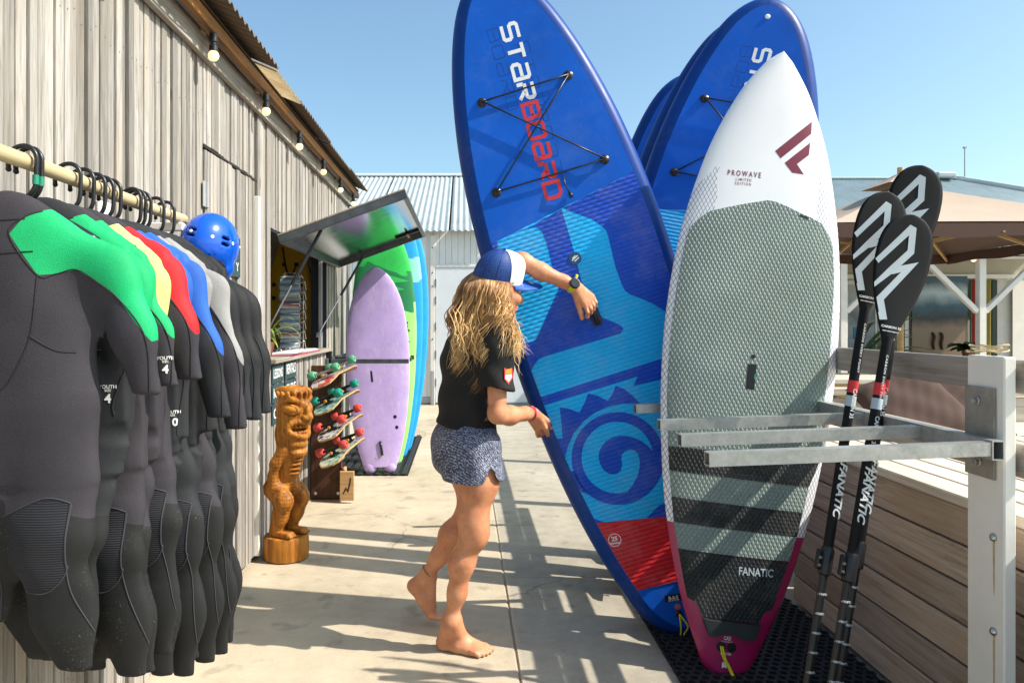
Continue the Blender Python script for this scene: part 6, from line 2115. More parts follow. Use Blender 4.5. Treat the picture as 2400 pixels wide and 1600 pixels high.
hel.scale = (.96, .96, .96)
# ------------------------------------------------------------------ carved figure
tk = empty('tiki_statue', (-1.015, 4.14, 0), 'carved wooden tiki figure with grinning mouth on a round block, by the shed wall', 'statue')
# carved in its own frame: x = to the figure's front (towards the yard), y = its left, z up
F_ = Field((-.16, -.16, .10), (.16, .16, .99), .0042)
F_.cap((-.012, 0, .44), (0, 0, .60), .062, .07, .03, (1, 1.05, 1))                 # trunk
F_.chain([(.0, 0, .62), (-.005, 0, .72), (0, 0, .84), (-.002, 0, .93)], [.078, .088, .092, .088], .03, (1, 1.08, 1))   # head block
F_.box((-.002, 0, .955), (.088, .088, .018), .012, rad=.03)                          # crown slab
F_.ell((-.004, 0, .985), (.075, .075, .022), .008, sub=True)
# brow roll and hair notches
for s in np.linspace(-1, 1, 11):
    a = s*1.9
    F_.cap((.100*math.cos(a), .108*math.sin(a), .945), (.086*math.cos(a), .095*math.sin(a), .90), .012, .010, .006)
F_.cap((.085, -.02, .885), (.06, -.085, .915), .016, .014, .012); F_.cap((.085, .02, .885), (.06, .085, .915), .016, .014, .012)
F_.cap((.06, -.085, .912), (-.03, -.098, .875), .014, .010, .012); F_.cap((.06, .085, .912), (-.03, .098, .875), .014, .010, .012)
# nose
F_.chain([(.09, 0, .89), (.108, 0, .85), (.118, 0, .815)], [.016, .02, .026], .015)
for sy in (-1, 1):
    F_.ell((.108, sy*.026, .808), (.02, .018, .016), .01)
    # eye: deep socket, rolled rim, almond ball
    F_.ell((.056, sy*.088, .858), (.062, .034, .040), .006, rot=(0, R(12), R(-sy*34)), sub=True)
    F_.ell((.050, sy*.078, .856), (.054, .030, .031), .003, rot=(0, R(14), R(-sy*34)))
    F_.ell((.056, sy*.100, .858), (.050, .010, .025), .002, rot=(0, R(14), R(-sy*34)), sub=True)
    F_.ell((.050, sy*.086, .857), (.045, .020, .0205), .0015, rot=(0, R(14), R(-sy*34)))
    # ear lines
    for (z, dz) in ((.80, -.02), (.765, -.005), (.725, .01), (.83, -.03)):
        F_.cap((-.08, sy*.092, z), (.0, sy*.106, z + dz), .008, .004, .002, sub=True)
# mouth: big open figure-eight rim with teeth
def rim(sub, rad, k, dx):
    pts = []
    for i in range(25):
        a = 2*math.pi*i/24
        y = .095*math.cos(a); z = .043*math.sin(a)*(1 + .25*abs(math.cos(a)))
        x = .083 - .058*(y/.095)**2 + dx
        pts.append((x, y, .738 + z + .014*abs(y)/.095))
    F_.chain(pts, [rad]*25, k, sub=sub)
F_.ell((.06, 0, .738), (.06, .09, .04), .012)
F_.ell((.085, 0, .738), (.062, .088, .037), .004, sub=True)
for sy in (-1, 1): F_.ell((.055, sy*.07, .745), (.05, .04, .033), .006, sub=True)
rim(False, .0165, .004, .014)
for i in range(9):
    y = -.072 + .018*i
    x = .074 - .058*(y/.095)**2
    F_.ell((x + .012, y, .757), (.014, .0085, .012), .002); F_.ell((x + .012, y, .722), (.014, .0085, .012), .002)
# chin and chest
F_.ell((.05, 0, .655), (.055, .075, .035), .02)
F_.ell((.058, 0, .605), (.05, .07, .03), .012)
for z in (.565, .54, .515, .49):
    F_.ell((.050, 0, z), (.038, .052, .0100), .002)
# arms hanging to the hips, hands flat on the belly sides
for sy in (-1, 1):
    F_.chain([(.005, sy*.075, .625), (-.015, sy*.105, .55), (-.03, sy*.10, .475), (-.01, sy*.105, .40)], [.036, .032, .028, .024], .018)
    F_.box((.018, sy*.104, .375), (.034, .014, .034), .014, rad=.012)
    for j in range(4):
        F_.cap((-.006 + .016*j, sy*.118, .372), (-.004 + .017*j, sy*.116, .340), .0085, .007, .004)
        if j < 3: F_.cap((.002 + .016*j, sy*.128, .38), (.004 + .017*j, sy*.126, .338), .0032, .0032, .002, sub=True)
# bent legs
    F_.chain([(-.045, sy*.055, .395), (.035, sy*.075, .345)], [.066, .058], .03)
    F_.chain([(.042, sy*.076, .335), (.012, sy*.072, .25), (-.025, sy*.066, .165)], [.056, .047, .040], .022)
    F_.box((.022, sy*.062, .150), (.072, .036, .018), .014, rad=.014)
    for j in range(4):
        F_.cap((.082, sy*.062 - .027 + .018*j, .149), (.098, sy*.062 - .027 + .018*j, .143), .0092, .008, .004)
F_.ell((-.06, 0, .41), (.06, .085, .055), .03)
F_.every(lambda x, y, z, d: d + .0011*np.sin(150*x + 60*np.sin(31*z))*np.sin(140*y + 50*np.sin(27*z + 2))*np.sin(95*z) + .0008*np.sin(300*z + 40*x)*(z < .62))
V_, Q_ = F_.mesh(0)
V_[:, 1] *= .86; V_[:, 0] += .050*np.clip((V_[:, 2] - .42)/.35, 0, 1)
fig = np_mesh('figure', V_, Q_, W['tiki'], tk)
MB().lathe([(.118, .002), (.126, .006), (.128, .06), (.126, .12), (.121, .131), (.116, .133)], 40).build('block', W['tiki'], tk, auto=40)
tk.rotation_euler = (0, 0, R(-30))
# ------------------------------------------------------------------ wetsuits on hangers
def poly_sd(x, z, poly):
    """signed distance to a closed polygon, positive inside"""
    P_ = np.array(poly, float); Q = np.roll(P_, -1, 0)
    best = np.full(x.shape, 1e9); ins = np.zeros(x.shape, bool)
    for a, b in zip(P_, Q):
        e = b - a; w = np.stack([x - a[0], z - a[1]])
        t = np.clip((w[0]*e[0] + w[1]*e[1])/max(e@e, 1e-12), 0, 1)
        best = np.minimum(best, (w[0]-e[0]*t)**2 + (w[1]-e[1]*t)**2)
        c = ((a[1] > z) != (b[1] > z)) & (x < (b[0]-a[0])*(z-a[1])/((b[1]-a[1]) if abs(b[1]-a[1]) > 1e-12 else 1e-12) + a[0])
        ins ^= c
    d = np.sqrt(best)
    return np.where(ins, d, -d)

W['neo_grey'] = neoprene('charcoal_neoprene', (.0330, .0295, .0370), seam=False)
W['neo_black'] = neoprene('black_neoprene', (.0125, .0130, .0135), seam=False, dust=.55)
W['neo_dark'] = neoprene('slate_black_neoprene', (.0190, .0205, .0240), seam=False, dust=.15)
W['neo_rib'] = neoprene('ribbed_knee_neoprene', (.0140, .0145, .0185), rib=True, seam=False)
NEO = {'green': (.004, .36, .12), 'yellow': (.62, .60, .20), 'red': (.55, .012, .018), 'blue': (.018, .10, .42), 'grey': (.27, .265, .26), 'black': (.0095, .010, .0115)}
for k_, c_ in NEO.items(): W['neo_' + k_ + '_panel'] = neoprene(k_ + '_neoprene', c_, seam=False, rough=.7)
W['seam'] = plain('seam_thread', (.010, .010, .012), .7)
W['seam_light'] = plain('seam_thread_grey', (.040, .038, .047), .7)

def hanger(label, x, y, z, taped, tilt=0.0):
    h = empty('clothes_hanger', (x, y, z), label, 'hanger', 'black clothes hangers on the rail')
    pts = [(-.030, 0, -.016), (-.030, 0, .006), (-.022, 0, .024), (-.004, 0, .033), (.014, 0, .030), (.026, 0, .014), (.027, 0, -.012), (.025, 0, -.048), (.016, 0, -.066), (.003, 0, -.078), (0, 0, -.095)]
    MB().tube(smooth_curve(pts, 4), .0052, 8).sphere(pts[0], .0062, 8, 6).build('hook', W['black_plastic'], h, smooth=True)
    MB().tube(smooth_curve([(-.15, 0, -.165), (-.08, 0, -.125), (0, 0, -.10), (.08, 0, -.125), (.15, 0, -.165)], 4), .008, 8).build('shoulder_bar', W['black_plastic'], h, smooth=True)
    if taped: MB().tube([(.0255, 0, -.028), (.0250, 0, -.048)], .0066, 10).build('tape_ring', W['green_tape'], h, auto=40)
    h.rotation_euler = (0, 0, R(tilt))
    return h

def wetsuit(label, Y, dx, panel, tip, cuff, legR, legL, body, thick=.30, size=None, yaw=0, seed=1, knee=True, cuffL=None, hw=.150, crotch=-.585):
    """hung across the rail: x towards the yard, z down from the rail; legR / legL = knee x, ankle x, bottom z"""
    r_ = random.Random(seed)
    kfr = r_.uniform(.40, .50)
    t = empty('wetsuit', (XR + dx, Y, ZR), label, 'wetsuit', 'children\'s wetsuits hanging on the rail')
    t.rotation_euler = (0, 0, R(yaw))
    zb = min(legR[2], legL[2])
    F_ = Field((-.40, -.11, zb - .02), (.42, .11, -.045), .006)
    sc = (1, thick, 1)
    # shoulders and sleeves
    for s, tp, cf in ((1, tip, cuff), (-1, (-tip[0]*.9, tip[1]), cuffL or (-cuff[0]*.68, cuff[1]))):
        F_.cap((s*.04, 0, -.155), (tp[0] - s*.030, 0, tp[1] - .034), .052, .046, .03, (1, max(.5, thick*1.5), 1))
        el = (lerp(tp[0] - s*.022, cf[0], .5) + s*.004, -.008 + r_.uniform(-.006, .006), lerp(tp[1] - .03, cf[1], .5))
        F_.chain([(tp[0] - s*.030, 0, tp[1] - .034), el, (cf[0], -.004, cf[1] - .015)], [.046, .037, .028], .03, (1, max(.55, thick*1.6), 1))
        F_.box((cf[0], 0, cf[1] - .04), (.08, .1, .04), 0, sub=True)
    # torso
    F_.cap((0, 0, -.235), (0, 0, -.33), hw*.93, hw*.98, .03, sc)
    F_.cap((0, 0, -.33), (0, 0, -.48), hw*.98, hw*.93, .03, sc)
    F_.cap((0, 0, -.48), (0, 0, crotch + .115), hw*.93, hw*.90, .04, sc)
    # collar
    F_.cap((0, 0, -.128), (0, 0, -.19), .050, .074, .02, (1, max(.45, thick*1.5), 1))
    # legs with bent knees
    for s, lg in ((1, legR), (-1, legL)):
        kz = lerp(crotch, lg[2], kfr)
        bow = r_.uniform(-.008, .008)
        yo = -.012 if s > 0 else .018
        F_.chain([(s*hw*.46, 0, crotch + .06), (lerp(s*hw*.50, lg[0], .55), yo*.5, lerp(crotch, kz, .5)), (lg[0], yo - .012, kz), (lerp(lg[0], lg[1], .50) - .004 + bow, yo + .002, lerp(kz, lg[2], .55)), (lg[1], yo + .010, lg[2] - .015)],
                 [.084, .071, .057, .046, .033 if Y < 1.75 else .027], .04, (1, max(.40, thick*1.4), 1))
        F_.box((lg[1], 0, lg[2] - .04), (.052, .14, .04), 0, sub=True)
    # soft folds
    ph = r_.uniform(0, 6)
    def folds(x, y, z, d):
        return d + .0032*np.sin(30*x + 14*z + ph)*np.exp(-((z + .27)/.08)**2) + .0025*np.sin(26*x + 9*z + ph)*np.exp(-((z + .42)/.25)**2) + .0016*np.sin(55*z + 18*x + ph)*np.exp(-((z + .80)/.12)**2)
    F_.every(folds)
    V_, Q_ = F_.mesh(2)
    T_ = to_tris(Q_)
    x, z = V_[:, 0], V_[:, 2]
    # coloured shoulder panels, both sides
    e = cuff[1]; tx = tip[0]
    tz = lerp(tip[1], e, .54)
    pl = [(.080, -.108), (.047, -.126), (.024, -.160), (.080, -.243), (.112, -.240), (.149, -.231), (lerp(.149, tx, .55), tip[1] - .052), (tx + .005, lerp(tip[1], tz, .55)), (lerp(tx, cuff[0], .54) + .040, tz - .02), (.42, tz + .04), (.42, -.06), (.12, -.09)]
    s1 = poly_sd(x, z, pl)
    s2 = poly_sd(-x, z, pl)
    pan, rest_ = cut(V_, T_, np.maximum(s1, s2), {})
    if len(pan[1]): np_mesh('shoulder_panel', pan[0], pan[1], W['neo_' + panel + '_panel'], t)
    V2, T2, _ = rest_
    kzR, kzL = lerp(crotch, legR[2], kfr), lerp(crotch, legL[2], kfr)
    def knee_poly(lg, kz):
        w = .085
        return [(lg[0] - w, kz + .055), (lg[0] - .01, kz + .090), (lg[0] + .022, kz + .092), (lg[0] + .050, kz + .082), (lg[0] + .042, kz - .03), (lg[0] + .045, kz - .050), (lg[0] + .024, kz - .085), (lg[0] - .012, kz - .102), (lg[0] - w, kz - .092)]
    x, y, z = V2[:, 0], V2[:, 1], V2[:, 2]
    sideR = x > (legR[0] + legL[0])/2
    kp_ = np.where(sideR, poly_sd(x, z, knee_poly(legR, kzR)), poly_sd(x, z, knee_poly(legL, kzL)))
    kp_ = np.minimum(kp_, -(y - .004))
    (Vk, Tk, _), (V3, T3, _) = cut(V2, T2, kp_, {})
    if len(Tk): np_mesh('knee_pad', Vk, Tk, W['neo_rib'], t)
    x, z = V3[:, 0], V3[:, 2]
    kz = np.where(x > (legR[0] + legL[0])/2, kzR, kzL); lx = np.where(x > (legR[0] + legL[0])/2, legR[0], legL[0])
    low = np.where(z < crotch - .02, (kz + .075 - .35*np.abs(x - lx)) - z, -.5)
    (Vl, Tl, _), (Vb, Tb, _) = cut(V3, T3, low, {})
    if len(Tl): np_mesh('lower_leg', Vl, Tl, W['neo_black'], t)
    np_mesh('body', Vb, Tb, W[body], t)
    # stitched seams laid on the front of the cloth
    d = F_.d
    def front(xx, zz):
        i = (xx - F_.lo[0])/F_.h; k = (zz - F_.lo[2])/F_.h
        i0, k0 = int(i), int(k)
        if not (0 <= i0 < d.shape[0]-1 and 0 <= k0 < d.shape[2]-1): return None
        fi, fk = i - i0, k - k0
        col = (d[i0, :, k0]*(1-fi) + d[i0+1, :, k0]*fi)*(1-fk) + (d[i0, :, k0+1]*(1-fi) + d[i0+1, :, k0+1]*fi)*fk
        n = np.argmax(col < 0)
        if col[n] >= 0 or n == 0: return None
        tt = col[n-1]/(col[n-1] - col[n])
        return F_.lo[1] + F_.h*(n - 1 + tt)
    dark, light = MB(), MB()
    def seam(mb, pts, r=.0015, smooth=True):
        cur = []
        sp_ = smooth_curve([(a, b, 0) for a, b in pts], 7) if smooth else [Vector((a, b, 0)) for a, b in pts]
        for p in sp_:
            yy = front(p.x, p.y)
            if yy is None:
                if len(cur) > 2: mb.tube(cur, r, 5, cap=False)
                cur = []
            else: cur.append((p.x, yy - .0004, p.y))
        if len(cur) > 2: mb.tube(cur, r, 5, cap=False)
    for sg in (1, -1):
        seam(dark, [(sg*a, b) for a, b in ((.078, -.110), (.047, -.126), (.024, -.160), (.080, -.243), (.112, -.240), (.149, -.231), (lerp(.149, tx, .55), tip[1] - .052), (tx + .005, lerp(tip[1], tz, .55)), (lerp(tx, cuff[0], .54) + .026, tz - .0), (cuff[0] + .008, e + .04), (cuff[0] + .008, e + .005))])
        seam(dark, [(sg*a, b) for a, b in ((.080, -.243), (.072, -.36), (.035, -.45), (0, -.485))])
        seam(dark, [(sg*a, b) for a, b in ((.068, -.365), (.115, -.395), (.15, -.40))])
    seam(dark, [(-.07, -.195), (0, -.20), (.07, -.195)])
    seam(dark, [(-.05, -.128), (0, -.132), (.05, -.128)])
    for lg, kz_ in ((legR, kzR), (legL, kzL)):
        kq = knee_poly(lg, kz_)
        seam(light, kq[:4]); seam(light, kq[3:], smooth=True)
        seam(light, [(lg[0] + .052, kz_ + .08), (lg[0] + .043, kz_ - .03), (lg[0] + .050, kz_ - .10), (lg[1] + .040, lerp(kz_, lg[2], .7)), (lg[1] + .030, lg[2] + .01)])
    if dark.v: dark.build('seam', W['seam'], t, smooth=True)
    if light.v: light.build('seam', W['seam_light'], t, smooth=True)
    if size:
        cx, cz = cuff[0] - .004, cuff[1] + .045
        yy = front(cx, cz) or -.03
        mb = MB()
        def lab(off): return lambda a, b: (cx + a, (front(cx + a, cz + b + off) or yy) - .0012, cz + b + off)
        lay_text(mb, 'YOUTH', lab(.022), .011, bold=.02); lay_text(mb, 'SIZE', lab(.014), .0075, bold=.02); lay_text(mb, size, lab(-.004), .027, bold=.03)
        mb.build('size_print', W['white'], t)
    return t

SUITS = [
    # label, suit Y, hook Y, dx, panel, tip, cuff, legR, legL, body, thick, size
    ('front charcoal wetsuit with green shoulders, nearest on the rail', 1.505, 1.530, -.015, 'green', (.228, -.205), (.285, -.490), (.095, .140, -1.060), (-.065, -.055, -.97), 'neo_grey', .30, None),
    ('wetsuit with green shoulders close behind the front one, size 4 on its cuff', 1.600, 1.552, .0, 'green', (.215, -.215), (.165, -.545), (.062, .075, -1.10), (-.05, -.01, -1.09), 'neo_dark', .17, '4'),
    ('green shouldered wetsuit third from the front, size 4 on a raised cuff', 1.685, 1.705, .0, 'green', (.190, -.205), (.252, -.488), (.118, .165, -1.155), (-.03, .02, -1.16), 'neo_grey', .20, '4'),
    ('wetsuit with pale yellow shoulders', 1.750, 1.768, .0, 'yellow', (.196, -.215), (.155, -.575), (.095, .160, -1.185), (-.02, .03, -1.19), 'neo_grey', .17, '8'),
    ('wetsuit with red shoulders', 1.812, 1.826, .0, 'red', (.206, -.195), (.250, -.480), (.152, .180, -1.165), (-.01, .05, -1.19), 'neo_grey', .18, None),
    ('blue shouldered wetsuit with size 10 on its cuff', 1.872, 1.866, .0, 'blue', (.190, -.205), (.190, -.635), (.112, .155, -1.25), (-.01, .05, -1.22), 'neo_dark', .17, '10'),
    ('blue shouldered wetsuit with outstretched sleeve beside the grey ones', 1.932, 1.906, .0, 'blue', (.222, -.198), (.288, -.590), (.170, .188, -1.276), (.0, .06, -1.25), 'neo_dark', .18, None),
    ('wetsuit with grey shoulders, nearer of the two grey ones', 1.992, 2.028, .0, 'grey', (.212, -.215), (.222, -.635), (.138, .175, -1.265), (.0, .07, -1.26), 'neo_dark', .17, None),
    ('wetsuit with grey shoulders, farther of the two grey ones', 2.052, 2.055, .0, 'grey', (.246, -.220), (.292, -.640), (.178, .200, -1.30), (.01, .07, -1.28), 'neo_grey', .18, None),
    ('all black wetsuit right behind the grey shouldered ones', 2.112, 2.088, .0, 'black', (.245, -.245), (.285, -.62), (.148, .182, -1.31), (.02, .08, -1.28), 'neo_dark', .17, None),
    ('all black wetsuit second from the helmet', 2.175, 2.182, .0, 'black', (.262, -.255), (.300, -.63), (.172, .198, -1.33), (.02, .08, -1.29), 'neo_dark', .18, None),
    ('all black wetsuit hanging last on the rail, next to the helmet', 2.245, 2.258, .0, 'black', (.272, -.265), (.305, -.62), (.158, .190, -1.33), (.02, .08, -1.30), 'neo_dark', .17, None),
]
_hl = ['front black hanger with a green tape ring', 'second black hanger with a green tape ring, close behind the first', 'hanger of the third wetsuit, alone between two gaps', 'hanger of the yellow shouldered wetsuit', 'hanger of the red shouldered wetsuit',
       'hanger of the nearer blue shouldered wetsuit', 'hanger of the farther blue shouldered wetsuit', 'hanger of the nearer grey shouldered wetsuit', 'hanger of the farther grey shouldered wetsuit', 'hanger of the first all black wetsuit', 'hanger of the all black wetsuit second from the helmet', 'hanger last on the rail beside the helmet']
for i, (lab, Y, HY, dx, pn, tp, cf, lr, ll, bd, th, sz) in enumerate(SUITS):
    wetsuit(lab, Y, dx, pn, tp, cf, lr, ll, bd, th, sz, yaw=[3, 0, -2, 2, -1, 1, -2, 2, 0, 1, -2, 0][i], seed=i+3)
    hanger(_hl[i], XR, HY, ZR, i < 2, [4, -3, 5, 2, -3, 4, 3, -4, 2, 5, -2, 3][i])
# ------------------------------------------------------------------ the woman with the board
W['skin'] = skin_mat()
woman = empty('person', (0.02, 3.0, 0), 'barefoot woman in black t-shirt, patterned shorts and blue cap lifting the tilted paddleboard', 'person')
wfixp = Matrix.Translation((-0.02, -3.0, 0))
def wp(o):
    o.matrix_parent_inverse = wfixp
    return o
fwd = Vector((.94, .34, 0)).normalized(); rgt = Vector((fwd.y, -fwd.x, 0))
FA = math.atan2(fwd.y, fwd.x)
pel, wai, che, nek = P(1092, 1035, 3.02), P(1093, 950, 3.02), P(1102, 850, 3.01), P(1132, 752, 3.0)
shR = Vector((.128, 2.862, 1.285)); elR = P(1165, 972, 2.82); wrR = P(1245, 968, 3.02)
shL = Vector((.055, 3.09, 1.345)); elL = P(1224, 612, 3.0); wrL = P(1346, 672, 3.005)
hipR, knR, anR = P(1108, 1050, 2.94), P(1110, 1250, 2.92), P(1057, 1452, 2.955)
hipL, knL, anL = P(1098, 1040, 3.11), P(1104, 1192, 3.16), P(1000, 1347, 3.22)
hed = P(1166, 682, 2.96)
hf = Vector((.92, .36, -.13)).normalized(); hr = hf.cross(Vector((0, 0, 1))).normalized(); hu = hr.cross(hf)
def H(f, r, u): return hed + hf*f + hr*r + hu*u
HM = Matrix((hf, -hr, hu)).transposed(); hrot = tuple(HM.to_euler())

B_ = Field((-.30, 2.70, -.012), (.60, 3.34, 1.64), .0044)
# legs
thR = hipR.lerp(knR, .40) + Vector((.020, 0, 0))
B_.chain([hipR, thR, knR + Vector((-.002, 0, .06)), knR], [.094, .077, .055, .047], .04)
B_.ell(knR + Vector((.016, -.004, .005)), (.032, .040, .050), .05)
cfR = knR.lerp(anR, .33) + Vector((-.018, .004, 0))
B_.chain([knR, cfR, knR.lerp(anR, .68) + Vector((-.004, 0, 0)), anR], [.046, .049, .0335, .0265], .04)
thL = hipL.lerp(knL, .45)
B_.chain([hipL, thL, knL], [.095, .079, .052], .03)
B_.ell(knL + Vector((.014, 0, .0)), (.036, .042, .050), .05)
cfL = knL.lerp(anL, .36) + Vector((-.016, .004, -.008))
B_.chain([knL, cfL, knL.lerp(anL, .70), anL], [.046, .047, .034, .0275], .045)
# right foot, flat on the ground, pointing right and a little to the viewer
he, ba, to = P(1034, 1497, 2.985), P(1112, 1513, 2.945), P(1140, 1520, 2.93)
fd = (to - he); fd.z = 0; fd.normalize(); fs_ = Vector((fd.y, -fd.x, 0))
L_ = .235; h0 = Vector((he.x, he.y, 0))
def FR(f, s, z): return h0 + fd*f + fs_*s + Vector((0, 0, z))
B_.cap(anR, FR(.012, 0, .032), .036, .030, .022)
B_.cap(anR + Vector((.01, 0, -.01)), FR(.09, -.004, .045), .034, .030, .03)
B_.chain([FR(.012, 0, .026), FR(.075, .004, .026), FR(.150, .004, .021)], [.027, .028, .022], .022, (1, 1.1, 1))
B_.cap(FR(.085, -.010, .042), FR(.155, -.018, .024), .027, .021, .022)
B_.cap(FR(.12, .022, .016), FR(.165, .024, .014), .016, .014, .02)
for (f0, s0, f1, s1, r0, r1) in ((.150, -.030, .205, -.034, .0155, .0125), (.155, -.010, .205, -.010, .0115, .0095), (.152, .008, .197, .009, .0108, .009), (.148, .023, .186, .026, .0102, .0085), (.140, .036, .172, .041, .0098, .0082)):
    B_.cap(FR(f0, s0, .020), FR((f0+f1)/2, (s0+s1)/2, .0195), r0, r0*.95, .008); B_.cap(FR((f0+f1)/2, (s0+s1)/2, .0195), FR(f1, s1, .0105), r0*.95, r1, .006)
for s in (-.030, .028): B_.ell(anR + fs_*s*1.0 + Vector((0, 0, -.004)), (.012, .010, .013), .014)
# left foot, heel lifted, on its toes
heL, baL, toL = P(966, 1372, 3.225), P(1006, 1441, 3.215), P(1021, 1462, 3.20)
ld = (baL - heL).normalized(); ls = ld.cross(Vector((0, 0, 1))).normalized()
B_.cap(anL, heL + Vector((.012, 0, .0)), .034, .028, .022)
B_.chain([heL + Vector((.008, 0, .0)), heL.lerp(baL, .5) + Vector((.016, 0, .006)), baL + Vector((.004, 0, .016))], [.028, .029, .024], .022)
B_.cap(anL + Vector((.012, 0, -.012)), heL.lerp(baL, .75) + Vector((.026, 0, .012)), .032, .023, .026)
tdir = Vector((.93, -.2, 0)).normalized(); tside = Vector((.2, .93, 0))
for k, (s, l, r0) in enumerate(((-.028, .05, .0135), (-.010, .048, .0105), (.006, .044, .010), (.020, .038, .0096), (.032, .032, .009))):
    b0 = baL + tside*s*.9 + Vector((.008, 0, .006)); 
    B_.cap(b0, b0 + tdir*l + Vector((0, 0, -.006)), r0*1.1, r0*.85, .008)
# trunk under the clothes, neck, arms
B_.chain([pel, wai, che], [.085, .085, .09], .04); B_.cap(che, nek, .09, .05, .04)
B_.cap(shR.lerp(che, .2), shL.lerp(che, .2), .06, .06, .03)
B_.cap(nek + Vector((0, 0, -.02)), hed + Vector((-.012, 0, -.06)), .052, .050, .02)
B_.chain([shR, shR.lerp(elR, .45) + rgt*.004, elR + Vector((0, 0, .02))], [.049, .041, .035], .02)
B_.chain([elR, elR.lerp(wrR, .35) + Vector((0, 0, -.006)), elR.lerp(wrR, .8), wrR], [.037, .036, .027, .0245], .02)
B_.chain([shL, shL.lerp(elL, .5), elL], [.047, .041, .035], .02)
B_.chain([elL, elL.lerp(wrL, .35) + Vector((0, -.004, -.006)), elL.lerp(wrL, .8), wrL], [.036, .035, .026, .0240], .02)
# head
B_.ell(H(-.012, 0, .025), (.098, .076, .100), .02, hrot)
B_.ell(H(.030, 0, -.035), (.058, .058, .075), .035, hrot)
B_.cap(H(.062, 0, -.092), H(.020, 0, -.080), .022, .034, .022)          # chin, jaw
for s in (-1, 1):
    B_.ell(H(.066, s*.036, -.022), (.026, .024, .022), .02, hrot)       # cheekbones
    B_.ell(H(.083, s*.030, .012), (.014, .017, .011), .010, hrot, sub=True)
    B_.ell(H(.085, s*.030, .030), (.016, .026, .008), .012, hrot)       # brow
    B_.ell(H(-.004, s*.078, -.012), (.018, .008, .028), .006, hrot)     # ear
    B_.ell(H(.004, s*.083, -.010), (.009, .005, .017), .004, hrot, sub=True)
B_.cap(H(.088, 0, .014), H(.112, 0, -.024), .009, .0115, .012)
for s in (-1, 1): B_.ell(H(.102, s*.011, -.030), (.011, .009, .008), .006, hrot)
B_.ell(H(.088, 0, -.054), (.012, .022, .0065), .006, hrot); B_.ell(H(.086, 0, -.066), (.012, .019, .0075), .006, hrot)
B_.ell(H(.099, 0, -.0600), (.008, .024, .0016), .002, hrot, sub=True)
bv, bq = B_.mesh(1)

def hand(wr, kn, nrm, fingers, thumb, scale=1.0):
    """wr wrist, kn middle of the knuckles, nrm back-of-hand normal; fingers: list of 3 joint points each"""
    lo = np.min([wr, kn] + [p for f in fingers for p in f] + thumb, axis=0) - .03
    hi = np.max([wr, kn] + [p for f in fingers for p in f] + thumb, axis=0) + .03
    h = Field(lo, hi, .0026)
    d = (kn - wr).normalized(); sd = d.cross(nrm).normalized()
    h.cap(wr - d*.025, wr + d*.01, .0255, .024, .01)
    for j, s in enumerate((-.030, -.010, .010, .029)):
        h.cap(wr + d*.008 + sd*s*.45, kn + sd*s + nrm*.002*(1 if j in (1, 2) else 0), .0175, .0115, .014)
    for j, f in enumerate(fingers):
        r0 = (.0090, .0094, .0090, .0078)[j]
        pts = [kn + sd*(-.030, -.010, .010, .029)[j]] + list(f)
        h.chain(pts, [r0*1.12, r0*1.02, r0*.95, r0*.80], .0025)
        for p in pts[1:3]: h.ell(p + nrm*.001, (r0*1.02,)*3, .003)
    h.chain(thumb, [.0150, .0115, .0105, .0085], .006)
    return h.mesh(1)
# left hand closes on the carry handle, index finger outside it
Hc = P(1388, 728, 3.052)
kn = P(1380, 706, 3.022)
nrm = Vector((.25, -.9, .35)).normalized()
dL = (kn - wrL).normalized(); sL = dL.cross(nrm).normalized()
ks = [kn + sL*s for s in (-.030, -.010, .010, .029)]
fl = []
for j, k in enumerate(ks):
    if j == 3:
        fl.append([k + Vector((.008, -.006, -.026)), k + Vector((.010, .012, -.044)), k + Vector((.004, .034, -.040))])
    else:
        fl.append([k + Vector((.012, -.004, -.026)), k + Vector((.016, .020, -.040)), k + Vector((.004, .038, -.026))])
th = [wrL + dL*.028 + Vector((-.012, 0, -.016)), P(1356, 716, 3.015), P(1361, 732, 3.018), P(1364, 746, 3.028)]
lv, lq = hand(wrL, kn, nrm, fl, th)
# right hand holds the rail: thumb on the deck, fingers round the edge
kn2 = P(1271, 997, 3.055)
nrm2 = Vector((-.45, -.80, .40)).normalized()
d2_ = (kn2 - wrR).normalized(); s2_ = d2_.cross(nrm2).normalized()
fr = []
for j, s in enumerate((-.030, -.010, .010, .029)):
    k = kn2 + s2_*s
    fr.append([k + Vector((.004, .020, -.022)), k + Vector((.010, .044, -.034)), k + Vector((.022, .066, -.038))])
th2 = [wrR + d2_*.020 + Vector((.014, -.006, .0)), P(1268, 985, 3.030), P(1278, 1002, 3.046), P(1284, 1019, 3.066)]
rv, rq = hand(wrR, kn2, nrm2, fr, th2)
def open_at(V, F, c, n, keep_inner):
    """cuts a mesh near c with the plane (c, n) and leaves one side"""
    bm = bmesh.new()
    vs = [bm.verts.new(v) for v in V]
    for f in F: bm.faces.new([vs[i] for i in f])
    near = [f for f in bm.faces if (f.calc_center_median() - c).length < .085]
    ed = {e for f in near for e in f.edges}; ve = {v for f in near for v in f.verts}
    r = bmesh.ops.bisect_plane(bm, geom=near + list(ed) + list(ve), plane_co=c, plane_no=n, clear_outer=False)
    bad = [v for v in bm.verts if (v.co - c).length < .10 and ((v.co - c).dot(n) > 1e-5) == keep_inner and abs((v.co - c).dot(n)) > 1e-5]
    bmesh.ops.delete(bm, geom=bad, context='VERTS')
    return bm
def pull(bm):
    bm.verts.index_update(); bm.verts.ensure_lookup_table()
    return [v.co.copy() for v in bm.verts], [[v.index for v in f.verts] for f in bm.faces]
cur_v, cur_f = [Vector(v) for v in bv], [list(map(int, f)) for f in bq]
